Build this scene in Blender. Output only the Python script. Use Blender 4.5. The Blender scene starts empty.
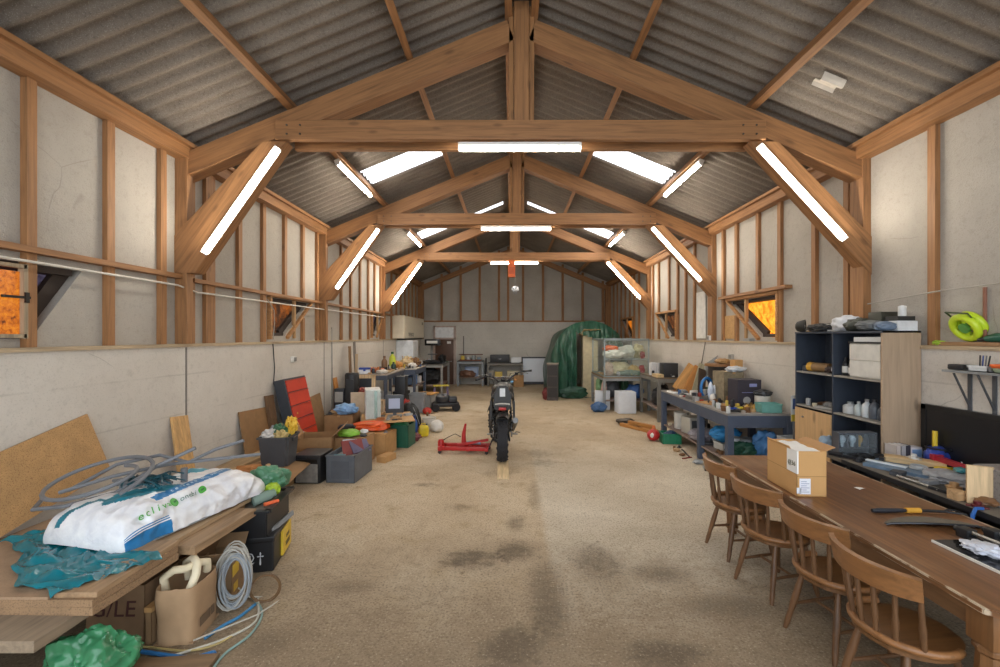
SKY = 1.55; TUBE_W = 27.0; EXPO = 1.15
import bpy, bmesh, math, random
from mathutils import Vector, Matrix, Euler, noise
from mathutils.geometry import tessellate_polygon
random.seed(7)
C = bpy.context.scene.collection
PI = math.pi
R = math.radians
K, VX, VY, EYE = 445.0, 511.0, 336.0, 2.0      # focal length in pixels, principal point, eye height

def at(px, py, z=0.0):
    """point of the photograph's ray on the horizontal surface at height z"""
    Y = K*(EYE-z)/(py-VY)
    return ((px-VX)*Y/K, Y, z)

def lin(c):
    return tuple((v/12.92 if v <= .04045 else ((v+.055)/1.055)**2.4) for v in c)
def rgb(h):
    return lin((int(h[0:2], 16)/255, int(h[2:4], 16)/255, int(h[4:6], 16)/255))

# ------------------------------------------------------------------ materials
_m = {}
class NT:
    def __init__(s, name):
        s.m = bpy.data.materials.new(name); s.m.use_nodes = True
        s.t = s.m.node_tree; s.n = s.t.nodes; s.l = s.t.links
        s.b = s.n['Principled BSDF']; s.out = s.n['Material Output']
        s.tc = s.n.new('ShaderNodeTexCoord')
    def new(s, t, **k):
        n = s.n.new(t)
        for a, v in k.items():
            setattr(n, a, v)
        return n
    def link(s, a, b): s.l.new(a, b)
    def coord(s, scale=(1, 1, 1), rot=(0, 0, 0)):
        if any(rot):
            m0 = s.new('ShaderNodeMapping'); m0.inputs['Rotation'].default_value = rot; s.link(s.tc.outputs['Object'], m0.inputs['Vector'])
            mp = s.new('ShaderNodeMapping'); mp.inputs['Scale'].default_value = scale; s.link(m0.outputs[0], mp.inputs['Vector']); return mp.outputs[0]
        mp = s.new('ShaderNodeMapping'); mp.inputs['Scale'].default_value = scale; mp.inputs['Rotation'].default_value = rot
        s.link(s.tc.outputs['Object'], mp.inputs['Vector']); return mp.outputs[0]
    def noise(s, vec, scale, detail=4, rough=.55, dist=0):
        n = s.new('ShaderNodeTexNoise'); n.inputs['Scale'].default_value = scale; n.inputs['Detail'].default_value = detail
        n.inputs['Roughness'].default_value = rough; n.inputs['Distortion'].default_value = dist
        s.link(vec, n.inputs['Vector']); return n.outputs['Fac']
    def ramp(s, fac, stops):
        r = s.new('ShaderNodeValToRGB'); e = r.color_ramp.elements
        while len(e) > len(stops): e.remove(e[-1])
        while len(e) < len(stops): e.new(.5)
        for el, (p, c) in zip(e, stops):
            el.position = p; el.color = (*c, 1) if len(c) == 3 else c
        s.link(fac, r.inputs[0]); return r.outputs[0]
    def mix(s, fac, a, b, mode='MIX'):
        m = s.new('ShaderNodeMix', data_type='RGBA', blend_type=mode)
        for sock, v in ((m.inputs[0], fac), (m.inputs[6], a), (m.inputs[7], b)):
            if hasattr(v, 'is_linked'): s.link(v, sock)
            elif isinstance(v, (int, float)): sock.default_value = v
            else: sock.default_value = (*v, 1)
        return m.outputs[2]
    def math(s, op, a, b=0.0, clamp=False):
        m = s.new('ShaderNodeMath', operation=op, use_clamp=clamp)
        for sock, v in ((m.inputs[0], a), (m.inputs[1], b)):
            if hasattr(v, 'is_linked'): s.link(v, sock)
            else: sock.default_value = v
        return m.outputs[0]
    def smooth(s, v, lo, hi):
        m = s.new('ShaderNodeMapRange', interpolation_type='SMOOTHSTEP')
        s.link(v, m.inputs[0]); m.inputs[1].default_value = lo; m.inputs[2].default_value = hi; return m.outputs[0]
    def bump(s, h, strength=.3, dist=.01):
        b = s.new('ShaderNodeBump'); b.inputs['Strength'].default_value = strength; b.inputs['Distance'].default_value = dist
        s.link(h, b.inputs['Height']); s.link(b.outputs[0], s.b.inputs['Normal'])
    def set(s, col=None, rough=.6, metal=0.0):
        if col is not None:
            if hasattr(col, 'is_linked'): s.link(col, s.b.inputs['Base Color'])
            else: s.b.inputs['Base Color'].default_value = (*col, 1)
        s.b.inputs['Roughness'].default_value = rough; s.b.inputs['Metallic'].default_value = metal
        return s.m

def M(h, rough=.6, var=.12, scale=9, metal=0.0, bump=0.0, bscale=80):
    """plain material of colour h with a little uneven tone"""
    key = ('M', h, rough, var, scale, metal, bump, bscale)
    if key in _m: return _m[key]
    t = NT('surface_'+h); c = rgb(h)
    v = t.coord()
    f = t.noise(v, scale, 5)
    col = t.ramp(f, [(.3, tuple(x*(1-var) for x in c)), (.7, tuple(min(1, x*(1+var)) for x in c))])
    if bump: t.bump(t.noise(v, bscale, 3), bump, .004)
    _m[key] = t.set(col, rough, metal); return _m[key]

def wood(h='a9754a', axis='x', ang=0.0, rough=.65, contrast=.3, scale=1.0):
    """sawn or planed wood, grain along the axis (ang turns it about Y)"""
    key = ('wood', h, axis, round(ang, 3), rough, contrast, scale)
    if key in _m: return _m[key]
    t = NT('wood_'+h); c = rgb(h)
    sc = {'x': (.8, 14, 14), 'y': (14, .8, 14), 'z': (14, 14, .8)}[axis]
    v = t.coord(tuple(x*scale for x in sc), (0, ang, 0))
    f = t.noise(v, 2.2, 6, .6, .6)
    dk = tuple(x*(1-contrast*1.3) for x in c); lt = tuple(min(1, x*(1+contrast)) for x in c)
    col = t.ramp(f, [(.28, dk), (.5, c), (.72, lt)])
    v2 = t.coord(tuple((2.2 if x < 1 else 6)*scale for x in sc), (0, ang, 0))
    vo = t.new('ShaderNodeTexVoronoi'); vo.inputs['Scale'].default_value = 1.1
    vs = t.coord(tuple((1.6 if x < 1 else 4.5)*scale for x in sc), (0, ang, 0)); t.link(vs, vo.inputs['Vector'])
    kn = t.smooth(vo.outputs['Distance'], .16, .06)
    col = t.mix(t.math('MULTIPLY', kn, .6), col, tuple(x*.35 for x in c))
    t.bump(f, .15, .003)
    _m[key] = t.set(col, rough); return _m[key]

def emit(h, s, base='ffffff'):
    key = ('emit', h, s)
    if key in _m: return _m[key]
    t = NT('lit_'+h); t.set(rgb(base), .5)
    t.b.inputs['Emission Color'].default_value = (*rgb(h), 1); t.b.inputs['Emission Strength'].default_value = s
    _m[key] = t.m; return t.m

def glass(h='dfe9e6', clear=.8, rough=.05):
    key = ('glass', h, clear, rough)
    if key in _m: return _m[key]
    t = NT('clear_'+h)
    tr = t.new('ShaderNodeBsdfTransparent'); tr.inputs[0].default_value = (*rgb(h), 1)
    t.set(rgb(h), rough)
    mx = t.new('ShaderNodeMixShader'); mx.inputs[0].default_value = clear
    t.link(t.b.outputs[0], mx.inputs[1]); t.link(tr.outputs[0], mx.inputs[2]); t.link(mx.outputs[0], t.out.inputs[0])
    _m[key] = t.m; return t.m

def speck(h, spots, rough=.8, scale=160, amount=.35, bump=.2, metal=0.0):
    """chipboard, granular or speckled surfaces"""
    key = ('speck', h, spots, rough, scale, amount, bump)
    if key in _m: return _m[key]
    t = NT('speckled_'+h); c = rgb(h); d = rgb(spots)
    v = t.coord()
    f = t.noise(v, scale, 3, .7); g = t.noise(v, scale*.07, 4)
    col = t.mix(t.math('MULTIPLY', t.smooth(f, .5, .66), amount*2), t.ramp(g, [(.3, tuple(x*.86 for x in c)), (.7, tuple(min(1, x*1.1) for x in c))]), d)
    if bump: t.bump(f, bump, .006)
    _m[key] = t.set(col, rough, metal); return _m[key]

# ------------------------------------------------------------------ mesh building
class B:
    def __init__(s): s.bm = bmesh.new()
    def _add(s, vs, fs):
        v = [s.bm.verts.new(p) for p in vs]
        out = []
        for f in fs:
            try: out.append(s.bm.faces.new([v[i] for i in f]))
            except ValueError: pass
        return v, out
    def box(s, c, d, rot=(0, 0, 0), bev=0.0, mat=None):
        m = mat or Euler(rot).to_matrix()
        hx, hy, hz = d[0]/2, d[1]/2, d[2]/2
        vs = [Vector(c)+m @ Vector((x, y, z)) for x in (-hx, hx) for y in (-hy, hy) for z in (-hz, hz)]
        v, f = s._add(vs, [(0, 1, 3, 2), (4, 6, 7, 5), (0, 4, 5, 1), (2, 3, 7, 6), (0, 2, 6, 4), (1, 5, 7, 3)])
        if bev:
            bmesh.ops.bevel(s.bm, geom=list({e for x in f for e in x.edges}), offset=min(bev, min(d)*.45), segments=2, affect='EDGES', profile=.6)
        return s
    def bx(s, x0, x1, y0, y1, z0, z1, bev=0.0):
        return s.box(((x0+x1)/2, (y0+y1)/2, (z0+z1)/2), (abs(x1-x0), abs(y1-y0), abs(z1-z0)), bev=bev)
    def beam(s, p0, p1, w, h, up=(0, 0, 1), bev=0.0):
        p0, p1 = Vector(p0), Vector(p1); a = (p1-p0); L = a.length; a.normalize()
        u = Vector(up); side = a.cross(u)
        if side.length < 1e-5: side = a.cross(Vector((1, 0, 0)))
        side.normalize(); u = side.cross(a)
        m = Matrix((a, side, u)).transposed()
        return s.box((p0+p1)/2, (L, w, h), bev=bev, mat=m)
    def tube(s, pts, r, n=8, closed=False, caps=True):
        P = [Vector(p) for p in pts]; N = len(P)
        rr = r if isinstance(r, (list, tuple)) else [r]*N
        T = []
        for i in range(N):
            a = P[(i-1) % N] if (closed or i) else P[i]; b = P[(i+1) % N] if (closed or i < N-1) else P[i]
            d = b-a; T.append(d.normalized() if d.length else Vector((0, 0, 1)))
        nrm = T[0].orthogonal().normalized(); rings = []
        for i in range(N):
            nrm = (nrm - T[i]*nrm.dot(T[i]))
            if nrm.length < 1e-6: nrm = T[i].orthogonal()
            nrm.normalize(); bi = T[i].cross(nrm)
            rings.append([s.bm.verts.new(P[i]+(nrm*math.cos(2*PI*k/n)+bi*math.sin(2*PI*k/n))*rr[i]) for k in range(n)])
        for i in range(N if closed else N-1):
            a, b = rings[i], rings[(i+1) % N]
            for k in range(n):
                try: s.bm.faces.new((a[k], a[(k+1) % n], b[(k+1) % n], b[k]))
                except ValueError: pass
        if caps and not closed:
            s.bm.faces.new(list(reversed(rings[0]))); s.bm.faces.new(rings[-1])
        return s
    def cyl(s, p0, p1, r0, r1=None, n=14):
        return s.tube([p0, p1], [r0, r0 if r1 is None else r1], n)
    def lathe(s, prof, c=(0, 0, 0), n=20, axis='z', sx=1, sy=1):
        rings = []
        for r, z in prof:
            ring = []
            for k in range(n):
                x, y = r*math.cos(2*PI*k/n)*sx, r*math.sin(2*PI*k/n)*sy
                p = {'z': (x, y, z), 'x': (z, x, y), 'y': (y, z, x)}[axis]
                ring.append(s.bm.verts.new((p[0]+c[0], p[1]+c[1], p[2]+c[2])))
            rings.append(ring)
        for a, b in zip(rings, rings[1:]):
            for k in range(n): s.bm.faces.new((a[k], a[(k+1) % n], b[(k+1) % n], b[k]))
        if prof[0][0] > 1e-6: s.bm.faces.new(list(reversed(rings[0])))
        if prof[-1][0] > 1e-6: s.bm.faces.new(rings[-1])
        return s
    def torus(s, c, Rr, r, axis='z', n=28, m=10, sy=1.0):
        pts = []
        for k in range(n):
            a = 2*PI*k/n; x, y = Rr*math.cos(a), Rr*math.sin(a)*sy
            p = {'z': (x, y, 0), 'x': (0, x, y), 'y': (x, 0, y)}[axis]
            pts.append((c[0]+p[0], c[1]+p[1], c[2]+p[2]))
        return s.tube(pts, r, m, closed=True)
    def prism(s, poly, t, mat=None, c=(0, 0, 0), bev=0.0):
        """polygon (x, y) thickened from z=0 to z=t, then turned by mat and moved to c"""
        m = mat or Matrix.Identity(3); n = len(poly); c = Vector(c)
        vs = [c+m @ Vector((x, y, 0)) for x, y in poly]+[c+m @ Vector((x, y, t)) for x, y in poly]
        fs = [tuple(reversed(range(n))), tuple(range(n, 2*n))]+[(i, (i+1) % n, n+(i+1) % n, n+i) for i in range(n)]
        v, f = s._add(vs, fs)
        if bev: bmesh.ops.bevel(s.bm, geom=list({e for x in f for e in x.edges}), offset=bev, segments=2, affect='EDGES')
        return s
    def blob(s, c, rad, seed=0, amp=.15, freq=2.0, sub=3, pw=2.0, flat=None, crease=0.0):
        """rounded lump (pw > 2: boxier), roughened by noise; flat cuts it off at that local height"""
        tmp = bmesh.new(); bmesh.ops.create_icosphere(tmp, subdivisions=sub, radius=1)
        o = Vector((seed*3.7, seed*1.3, seed*2.1)); vm = {}
        for v in tmp.verts:
            p = v.co.normalized()
            k = (abs(p.x)**pw+abs(p.y)**pw+abs(p.z)**pw)**(-1/pw)
            q = p*k
            d = 1+amp*noise.noise(q*freq+o)
            if crease: d += crease*((.3-abs(noise.noise(q*freq*1.7+o*2)))*.55+(.25-abs(noise.noise(q*freq*4.1+o)))*.35+(.25-abs(noise.noise(q*freq*9+o*3)))*.15)
            q = Vector((q.x*rad[0], q.y*rad[1], q.z*rad[2]))*d
            if flat is not None and q.z < flat: q.z = flat + (q.z-flat)*.04
            vm[v] = s.bm.verts.new(q+Vector(c))
        for f in tmp.faces: s.bm.faces.new([vm[v] for v in f.verts])
        tmp.free(); return s
    def sheet(s, f, nu, nv, t=0.0):
        """surface f(u, v) with u, v in 0..1; t thickens it along its normal"""
        G = [[Vector(f(i/nu, j/nv)) for j in range(nv+1)] for i in range(nu+1)]
        V = [[s.bm.verts.new(p) for p in row] for row in G]
        for i in range(nu):
            for j in range(nv): s.bm.faces.new((V[i][j], V[i+1][j], V[i+1][j+1], V[i][j+1]))
        if t:
            W = []
            for i in range(nu+1):
                row = []
                for j in range(nv+1):
                    a = G[min(i+1, nu)][j]-G[max(i-1, 0)][j]; b = G[i][min(j+1, nv)]-G[i][max(j-1, 0)]
                    n = a.cross(b); n = n.normalized() if n.length else Vector((0, 0, 1))
                    row.append(s.bm.verts.new(G[i][j]-n*t))
                W.append(row)
            for i in range(nu):
                for j in range(nv): s.bm.faces.new((W[i][j], W[i][j+1], W[i+1][j+1], W[i+1][j]))
            for i in range(nu):
                s.bm.faces.new((V[i][0], W[i][0], W[i+1][0], V[i+1][0])); s.bm.faces.new((V[i][nv], V[i+1][nv], W[i+1][nv], W[i][nv]))
            for j in range(nv):
                s.bm.faces.new((V[0][j], V[0][j+1], W[0][j+1], W[0][j])); s.bm.faces.new((V[nu][j], W[nu][j], W[nu][j+1], V[nu][j+1]))
        return s
    def coil(s, c, Rr, r, turns, h=.0, axis='z', seed=1, wob=.06, n=26, m=6, sy=1.0):
        rnd = random.Random(seed); pts = []
        for k in range(int(turns*n)+1):
            a = 2*PI*k/n; rr = Rr*(1+wob*math.sin(a*.37+seed)+wob*.7*math.sin(a*1.3+seed*2))
            x, y, z = rr*math.cos(a), rr*math.sin(a)*sy, h*k/(turns*n)+wob*Rr*.6*math.sin(a*.61+seed)
            p = {'z': (x, y, abs(z)), 'x': (z, x, y), 'y': (x, z, y)}[axis]
            pts.append((c[0]+p[0], c[1]+p[1], c[2]+p[2]))
        return s.tube(pts, r, m)
    def move(s, loc=(0, 0, 0), rot=(0, 0, 0)):
        m = Matrix.Translation(loc) @ Euler(rot).to_matrix().to_4x4()
        bmesh.ops.transform(s.bm, matrix=m, verts=s.bm.verts); return s

LABELS = {}
def mk(name, b, m, parent=None, smooth=40, label=None):
    me = bpy.data.meshes.new(name)
    bmesh.ops.recalc_face_normals(b.bm, faces=b.bm.faces); b.bm.to_mesh(me); b.bm.free()
    me.materials.append(m)
    if smooth:
        for p in me.polygons: p.use_smooth = True
        me.set_sharp_from_angle(angle=R(smooth))
    o = bpy.data.objects.new(name, me); C.objects.link(o)
    if parent is not None: o.parent = parent
    if label: o['label'] = label
    return o

def tag(o, label, cat, group=None, kind=None):
    n = len(label.split())
    assert 4 <= n <= 16, (n, label)
    assert label.lower() not in LABELS or group, label
    LABELS[label.lower()] = o
    o['label'] = label; o['category'] = cat
    if group: o['group'] = group
    if kind: o['kind'] = kind
    return o

def thing(name, label, cat, loc=(0, 0, 0), rz=0.0, group=None, rot=None):
    o = bpy.data.objects.new(name, None); C.objects.link(o); o.empty_display_size = .1
    o.location = loc; o.rotation_euler = rot or (0, 0, rz)
    return tag(o, label, cat, group)

def solo(name, label, cat, b, m, loc=(0, 0, 0), rz=0.0, group=None, rot=None, smooth=40, kind=None):
    o = mk(name, b, m, None, smooth); o.location = loc; o.rotation_euler = rot or (0, 0, rz)
    return tag(o, label, cat, group, kind)

def struct(name, b, m, smooth=40):
    o = mk(name, b, m, None, smooth); o['kind'] = 'structure'; return o

_trim = [0]
def trim(b, m):
    _trim[0] += 1
    return struct('trim_%d' % _trim[0], b, m, 0)

def dup(root, loc, rz, label, group=None, rot=None):
    """a copy of a thing with copies of its parts and sub-parts"""
    r = root.copy(); C.objects.link(r); r.location = loc; r.rotation_euler = rot or (0, 0, rz)
    def rec(o, p):
        for ch in [x for x in o.children]:
            c = ch.copy(); C.objects.link(c); c.parent = p; rec(ch, c)
    rec(root, r)
    return tag(r, label, root['category'], group or root.get('group'))

def text(name, body, size, m, parent, loc, rot=(0, 0, 0), shear=0.0, ext=.0008, align='CENTER'):
    cu = bpy.data.curves.new(name, 'FONT'); cu.body = body; cu.size = size; cu.extrude = ext; cu.shear = shear
    cu.align_x = align; cu.align_y = 'CENTER'; cu.resolution_u = 2
    cu.materials.append(m)
    tmp = bpy.data.objects.new('tmp', cu); C.objects.link(tmp)
    me = bpy.data.meshes.new_from_object(tmp); bpy.data.objects.remove(tmp)
    o = bpy.data.objects.new(name, me); C.objects.link(o); o.parent = parent; o.location = loc; o.rotation_euler = rot
    return o
# ------------------------------------------------------------------ camera, sky, render settings
cam = bpy.data.cameras.new('camera'); camo = bpy.data.objects.new('camera', cam); C.objects.link(camo)
camo.location = (0, 0, EYE); camo.rotation_euler = (PI/2, 0, 0)
cam.sensor_width = 36; cam.lens = 36*K/1000; cam.shift_x = -(VX-500)/1000; cam.shift_y = (VY-333.5)/1000; cam.clip_start = .05
sc = bpy.context.scene; sc.camera = camo
vs = sc.view_settings; sc.display_settings.display_device = 'sRGB'
vs.view_transform = 'Standard'; vs.look = 'None'; vs.gamma = 1; vs.exposure = EXPO; vs.use_curve_mapping = False
sc.cycles.max_bounces = 8; sc.cycles.diffuse_bounces = 5; sc.cycles.transparent_max_bounces = 12; sc.cycles.sample_clamp_indirect = 4
w = bpy.data.worlds.new('sky'); sc.world = w; w.use_nodes = True
bg = w.node_tree.nodes['Background']; bg.inputs[0].default_value = (.86, .93, 1.0, 1); bg.inputs[1].default_value = SKY

# ------------------------------------------------------------------ hall: numbers
XL, XR, XC = -3.76, 4.03, .12          # faces of the concrete dwarf walls, ridge line
UL, UR = -3.84, 4.11                   # faces of the infill above them
YF, YB = -.9, 18.5                     # open gable behind the camera, back gable
LEDGE, BACK_LEDGE = 1.88, 2.6
SLOPE, RIDGE = .412, 5.86
def roof(x): return RIDGE-SLOPE*abs(x-XC)
TR = [5.08, 8.9, 13.05]                # front faces of the roof trusses
WOOD = '966a42'

def concrete_floor():
    t = NT('concrete_floor'); v = t.coord()
    big = t.noise(v, .55, 5, .6, .4); mid = t.noise(v, 2.6, 6, .65, .3); fine = t.noise(v, 55, 3, .7); gr = t.noise(v, 14, 4, .7)
    base = t.ramp(big, [(.3, rgb('ad9a80')), (.5, rgb('c2ae92')), (.72, rgb('d6c7ae'))])
    base = t.mix(t.math('MULTIPLY', t.smooth(mid, .5, .75), .6), base, rgb('9a845f'))
    sep = t.new('ShaderNodeSeparateXYZ'); t.link(v, sep.inputs[0])
    X, Y = sep.outputs[0], sep.outputs[1]
    wob = t.math('MULTIPLY', t.math('SUBTRACT', mid, .5), .5)
    grain = t.math('ADD', t.math('MULTIPLY', t.math('SUBTRACT', mid, .5), 1.5), t.math('MULTIPLY', t.math('SUBTRACT', gr, .5), 1.6))
    # a paler, greyer slab on the side of the table, from the joint in the floor
    xe = t.math('ADD', X, t.math('MULTIPLY', grain, .06))
    pale = t.math('MULTIPLY', t.smooth(xe, .30, .40), t.math('MULTIPLY', t.smooth(t.math('ADD', Y, grain), 9.5, 5.4), t.smooth(t.math('ADD', Y, grain), 2.4, 4.4)))
    base = t.mix(t.math('MULTIPLY', pale, .85), base, t.ramp(big, [(.35, rgb('bfb29c')), (.65, rgb('dcd2c0'))]))
    # the area by the open gable is coloured darker and browner
    nearm = t.smooth(t.math('ADD', Y, t.math('MULTIPLY', grain, 1.6)), 5.4, 2.2)
    base = t.mix(t.math('MULTIPLY', nearm, .8), base, rgb('6f5c45'))
    def stain_or_shade(x, y, rx, ry, col, k):
        nonlocal base
        dx = t.math('DIVIDE', t.math('SUBTRACT', X, x), rx); dy = t.math('DIVIDE', t.math('SUBTRACT', Y, y), ry)
        d = t.math('SQRT', t.math('ADD', t.math('MULTIPLY', dx, dx), t.math('MULTIPLY', dy, dy)))
        f = t.math('ADD', t.smooth(d, 1.5, .1), grain)
        base = t.mix(t.math('MULTIPLY', t.smooth(f, .35, 1.15), k), base, col)
    dark = rgb('483b2c')
    for x, y, rx, ry, k in ((-.35, 4.0, .42, .26, .8), (.05, 4.15, .3, .3, .75), (.28, 3.4, .2, .8, .65), (.05, 4.75, .14, .3, .5), (.0, 2.85, .3, .3, .7), (.3, 5.6, .12, .7, .3),
                            (.75, 3.95, .3, .45, .7), (1.25, 3.75, .35, .2, .6), (.95, 2.8, .4, .2, .7), (1.6, 3.3, .5, .22, .5), (-1.15, 6.0, .25, .12, .5), (-1.3, 3.55, .3, .15, .5), (-1.6, 2.9, .25, .2, .4),
                            (2.6, 3.2, .6, 1.6, .6), (.45, 7.6, .3, .4, .3), (-.2, 6.5, .4, .2, .3), (-.6, 5.2, .2, .12, .35), (.5, 7.0, .35, .35, .3)):  # the first one here is shade under the table, put into the colour
        stain_or_shade(x, y, rx, ry, dark, k)
    base = t.mix(t.math('MULTIPLY', t.smooth(fine, .5, .66), .6), base, rgb('5748360'[:6]))
    base = t.mix(t.math('MULTIPLY', t.smooth(gr, .55, .7), .4), base, rgb('766349'))
    base = t.mix(t.math('MULTIPLY', t.smooth(fine, .42, .3), .35), base, rgb('dccfb6'))
    t.bump(t.math('ADD', fine, gr), .25, .006)
    return t.set(base, .85)
struct('floor', B().bx(-5, 5.2, YF-3, YB+.4, -.2, 0), concrete_floor())

def wall_mat(name, a, b, line=None, rough_scale=30, marks='8d857a', bumpy=.3):
    t = NT(name); v = t.coord()
    big = t.noise(v, .8, 5, .6); f = t.noise(v, rough_scale, 5, .7); g = t.noise(v, rough_scale*5, 2, .6)
    col = t.ramp(big, [(.3, rgb(a)), (.7, rgb(b))])
    col = t.mix(t.math('MULTIPLY', t.smooth(f, .5, .75), .35), col, rgb(marks))
    col = t.mix(t.math('MULTIPLY', t.smooth(g, .56, .7), .3), col, tuple(x*.6 for x in rgb(a)))
    if line:
        sep = t.new('ShaderNodeSeparateXYZ'); t.link(v, sep.inputs[0])
        z = t.math('ADD', sep.outputs[2], t.math('MULTIPLY', big, .03))
        m = t.math('ABSOLUTE', t.math('SUBTRACT', t.math('FRACT', t.math('DIVIDE', z, line)), .5))
        crack = t.math('MULTIPLY', t.smooth(m, .03, .0), t.smooth(t.noise(v, 1.7, 3), .4, .6))
        col = t.mix(t.math('MULTIPLY', crack, .25), col, rgb('7f776c'))
    vo = t.new('ShaderNodeTexVoronoi', feature='DISTANCE_TO_EDGE'); vo.inputs['Scale'].default_value = .55
    nv = t.new('ShaderNodeTexNoise'); nv.inputs['Scale'].default_value = 3; t.link(v, nv.inputs['Vector'])
    t.link(t.mix(.12, v, nv.outputs['Color'], 'ADD'), vo.inputs['Vector'])
    cr = t.math('MULTIPLY', t.smooth(vo.outputs['Distance'], .003, .0005), t.smooth(t.noise(v, .9, 2), .58, .64))
    col = t.mix(t.math('MULTIPLY', cr, .3), col, rgb('5f574d'))
    t.bump(t.math('ADD', f, t.math('MULTIPLY', g, .6)), bumpy, .01)
    return t.set(col, .92)
CONC = wall_mat('cast_concrete', 'c3bbb0', 'd6cfc5', .45, 14, 'a59d92')
CONC_B = wall_mat('block_concrete', 'bdb9b1', 'd0ccc4', .2, 14, '8c8880')
INFILL = wall_mat('lime_hemp_infill', 'a19a8f', 'b5aea4', None, 16, '8a8276', .6)

def holed(outer, holes, place, thick):
    """flat wall with polygonal openings; outer/holes in (a, b), place(a, b, d) puts them in the hall, d = depth outwards"""
    b = B(); loops = [outer]+holes
    flat = [p for lp in loops for p in lp]
    tris = tessellate_polygon([[Vector((p[0], p[1], 0)) for p in lp] for lp in loops])
    b._add([place(p[0], p[1], 0) for p in flat], [tuple(t) for t in tris])
    for lp in loops:
        n = len(lp)
        b._add([place(p[0], p[1], 0) for p in lp]+[place(p[0], p[1], thick) for p in lp], [(i, (i+1) % n, n+(i+1) % n, n+i) for i in range(n)])
    return b

# window openings in the long walls: (y near, y far at the head, y far at the sill, z sill, z head)
WIN_L = [(2.42, 3.98, 3.56, 1.98, 2.58), (7.05, 8.45, 7.55, 2.0, 2.62), (12.2, 13.2, 12.6, 2.0, 2.62)]
WIN_R = [(6.82, 8.35, 7.3, 1.98, 2.64), (11.0, 12.45, 11.5, 1.98, 2.6), (14.9, 16.5, 15.4, 1.98, 2.6)]
def hole(wd): yn, yt, yb, z0, z1 = wd; return [(yn, z0), (yb, z0), (yt, z1), (yn, z1)]

struct('wall_left', B().bx(XL-.3, XL, YF, YB, 0, LEDGE), CONC)
struct('wall_right', B().bx(XR, XR+.3, YF, YB, 0, LEDGE), CONC)
struct('wall_left_infill', holed([(YF, LEDGE-.02), (YB, LEDGE-.02), (YB, 4.3), (YF, 4.3)], [hole(q) for q in WIN_L], lambda a, b, d: (UL-d, a, b), .24), INFILL)
struct('wall_right_infill', holed([(YF, LEDGE-.02), (YB, LEDGE-.02), (YB, 4.3), (YF, 4.3)], [hole(q) for q in WIN_R], lambda a, b, d: (UR+d, a, b), .24), INFILL)
struct('wall_back', B().bx(UL-.3, UR+.3, YB, YB+.3, 0, BACK_LEDGE), CONC_B)
bb = B(); m = Matrix(((1, 0, 0), (0, 0, -1), (0, 1, 0)))
bb.prism([(UL-.3, BACK_LEDGE-.02), (UR+.3, BACK_LEDGE-.02), (UR+.3, 4.25), (XC, RIDGE), (UL-.3, 4.25)], -.2, m, (0, YB+.06, 0))
struct('wall_back_infill', bb, INFILL)

# orange light of the low sun on the panes, broken up like frosted and dirty glass
def pane_mat(name, a, b, dark, s, sc_=9):
    t = NT(name); v = t.coord()
    f = t.noise(v, sc_, 6, .7, .6)
    col = t.ramp(f, [(.3, rgb(dark)), (.45, rgb(a)), (.7, rgb(b))])
    t.set(rgb('201512'), .2); t.link(col, t.b.inputs['Emission Color']); t.b.inputs['Emission Strength'].default_value = s
    return t.m
PANE = {'orange': pane_mat('sunlit_pane', 'd9781c', 'ffb03a', '8a3d10', .9), 'flame': pane_mat('sunlit_rough_pane', 'c9681a', 'ff9d2a', '3a1a12', .42, 22),
        'grey': pane_mat('dusk_pane', '3a3546', '5a5262', '1c1820', .45, 40), 'brown': pane_mat('dim_pane', '4a3020', 'a85a20', '1d1412', .5, 5)}
WFR = wood('a87a4c', 'y'); REV = M('3a2f28', .8)
def window(n, side, wd, pane, post=None, trims=True):
    yn, yt, yb, z0, z1 = wd; ux = UL if side < 0 else UR; s = side
    pts = hole(wd)
    b = B(); b._add([(ux+s*.17, p[0], p[1]) for p in pts]+[(ux+s*.19, p[0], p[1]) for p in pts], [(0, 1, 2, 3), (7, 6, 5, 4), (0, 1, 5, 4), (1, 2, 6, 5), (2, 3, 7, 6), (3, 0, 4, 7)])
    o = struct('window_%d' % n, b, PANE[pane], 0)
    f = B(); x = ux+s*.1
    e = .03
    P = [(yn+e, z0+e), (yb-e*.2, z0+e), (yt-e*2.2, z1-e), (yn+e, z1-e)]
    for i in range(4):
        a, c = P[i], P[(i+1) % 4]; f.beam((x, a[0], a[1]), (x, c[0], c[1]), .16, .05, (s, 0, 0) if i == 1 else (0, 0, 1) if i in (0, 2) else (s, 0, 0))
    mk('window_frame', f, REV, o, 0)
    g = B()                                       # trim boards round the opening, on the room side
    xr = ux-s*.03
    g.beam((xr, yn-.04, z1+.03), (xr, yt+.06, z1+.03), .07, .05)
    g.beam((xr, yn-.03, z0-.05), (xr, yn-.03, z1), .07, .05, (0, 1, 0))
    g.beam((xr, yb+.03, z0-.03), (xr, yt+.03, z1), .05, .045, (0, 1, 0))
    if trims: mk('window_trim', g, WFR, o, 0)
    else: g.bm.free()
    if post is not None:
        mk('mullion', B().beam((ux-s*.01, post, z0-.04), (ux-s*.01, post, z1), .05, .05, (0, 1, 0)), wood('b08a5e', 'z'), o, 0)
    return o
w1 = window(1, -1, WIN_L[0], 'grey', None, False)
mk('hinged_pane', B().bx(UL, UL+.02, 2.6, 3.46, 2.0, 2.5), PANE['flame'], w1, 0)
hb = B()
for a, c in (((3.475, 1.98), (3.475, 2.56)), ((2.6, 2.0), (3.48, 2.0)), ((2.6, 2.54), (3.48, 2.54))): hb.beam((UL+.03, a[0], a[1]), (UL+.03, c[0], c[1]), .03, .05, (1, 0, 0))
mk('casement', hb, wood('9c8a70', 'z'), w1, 0)
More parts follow.
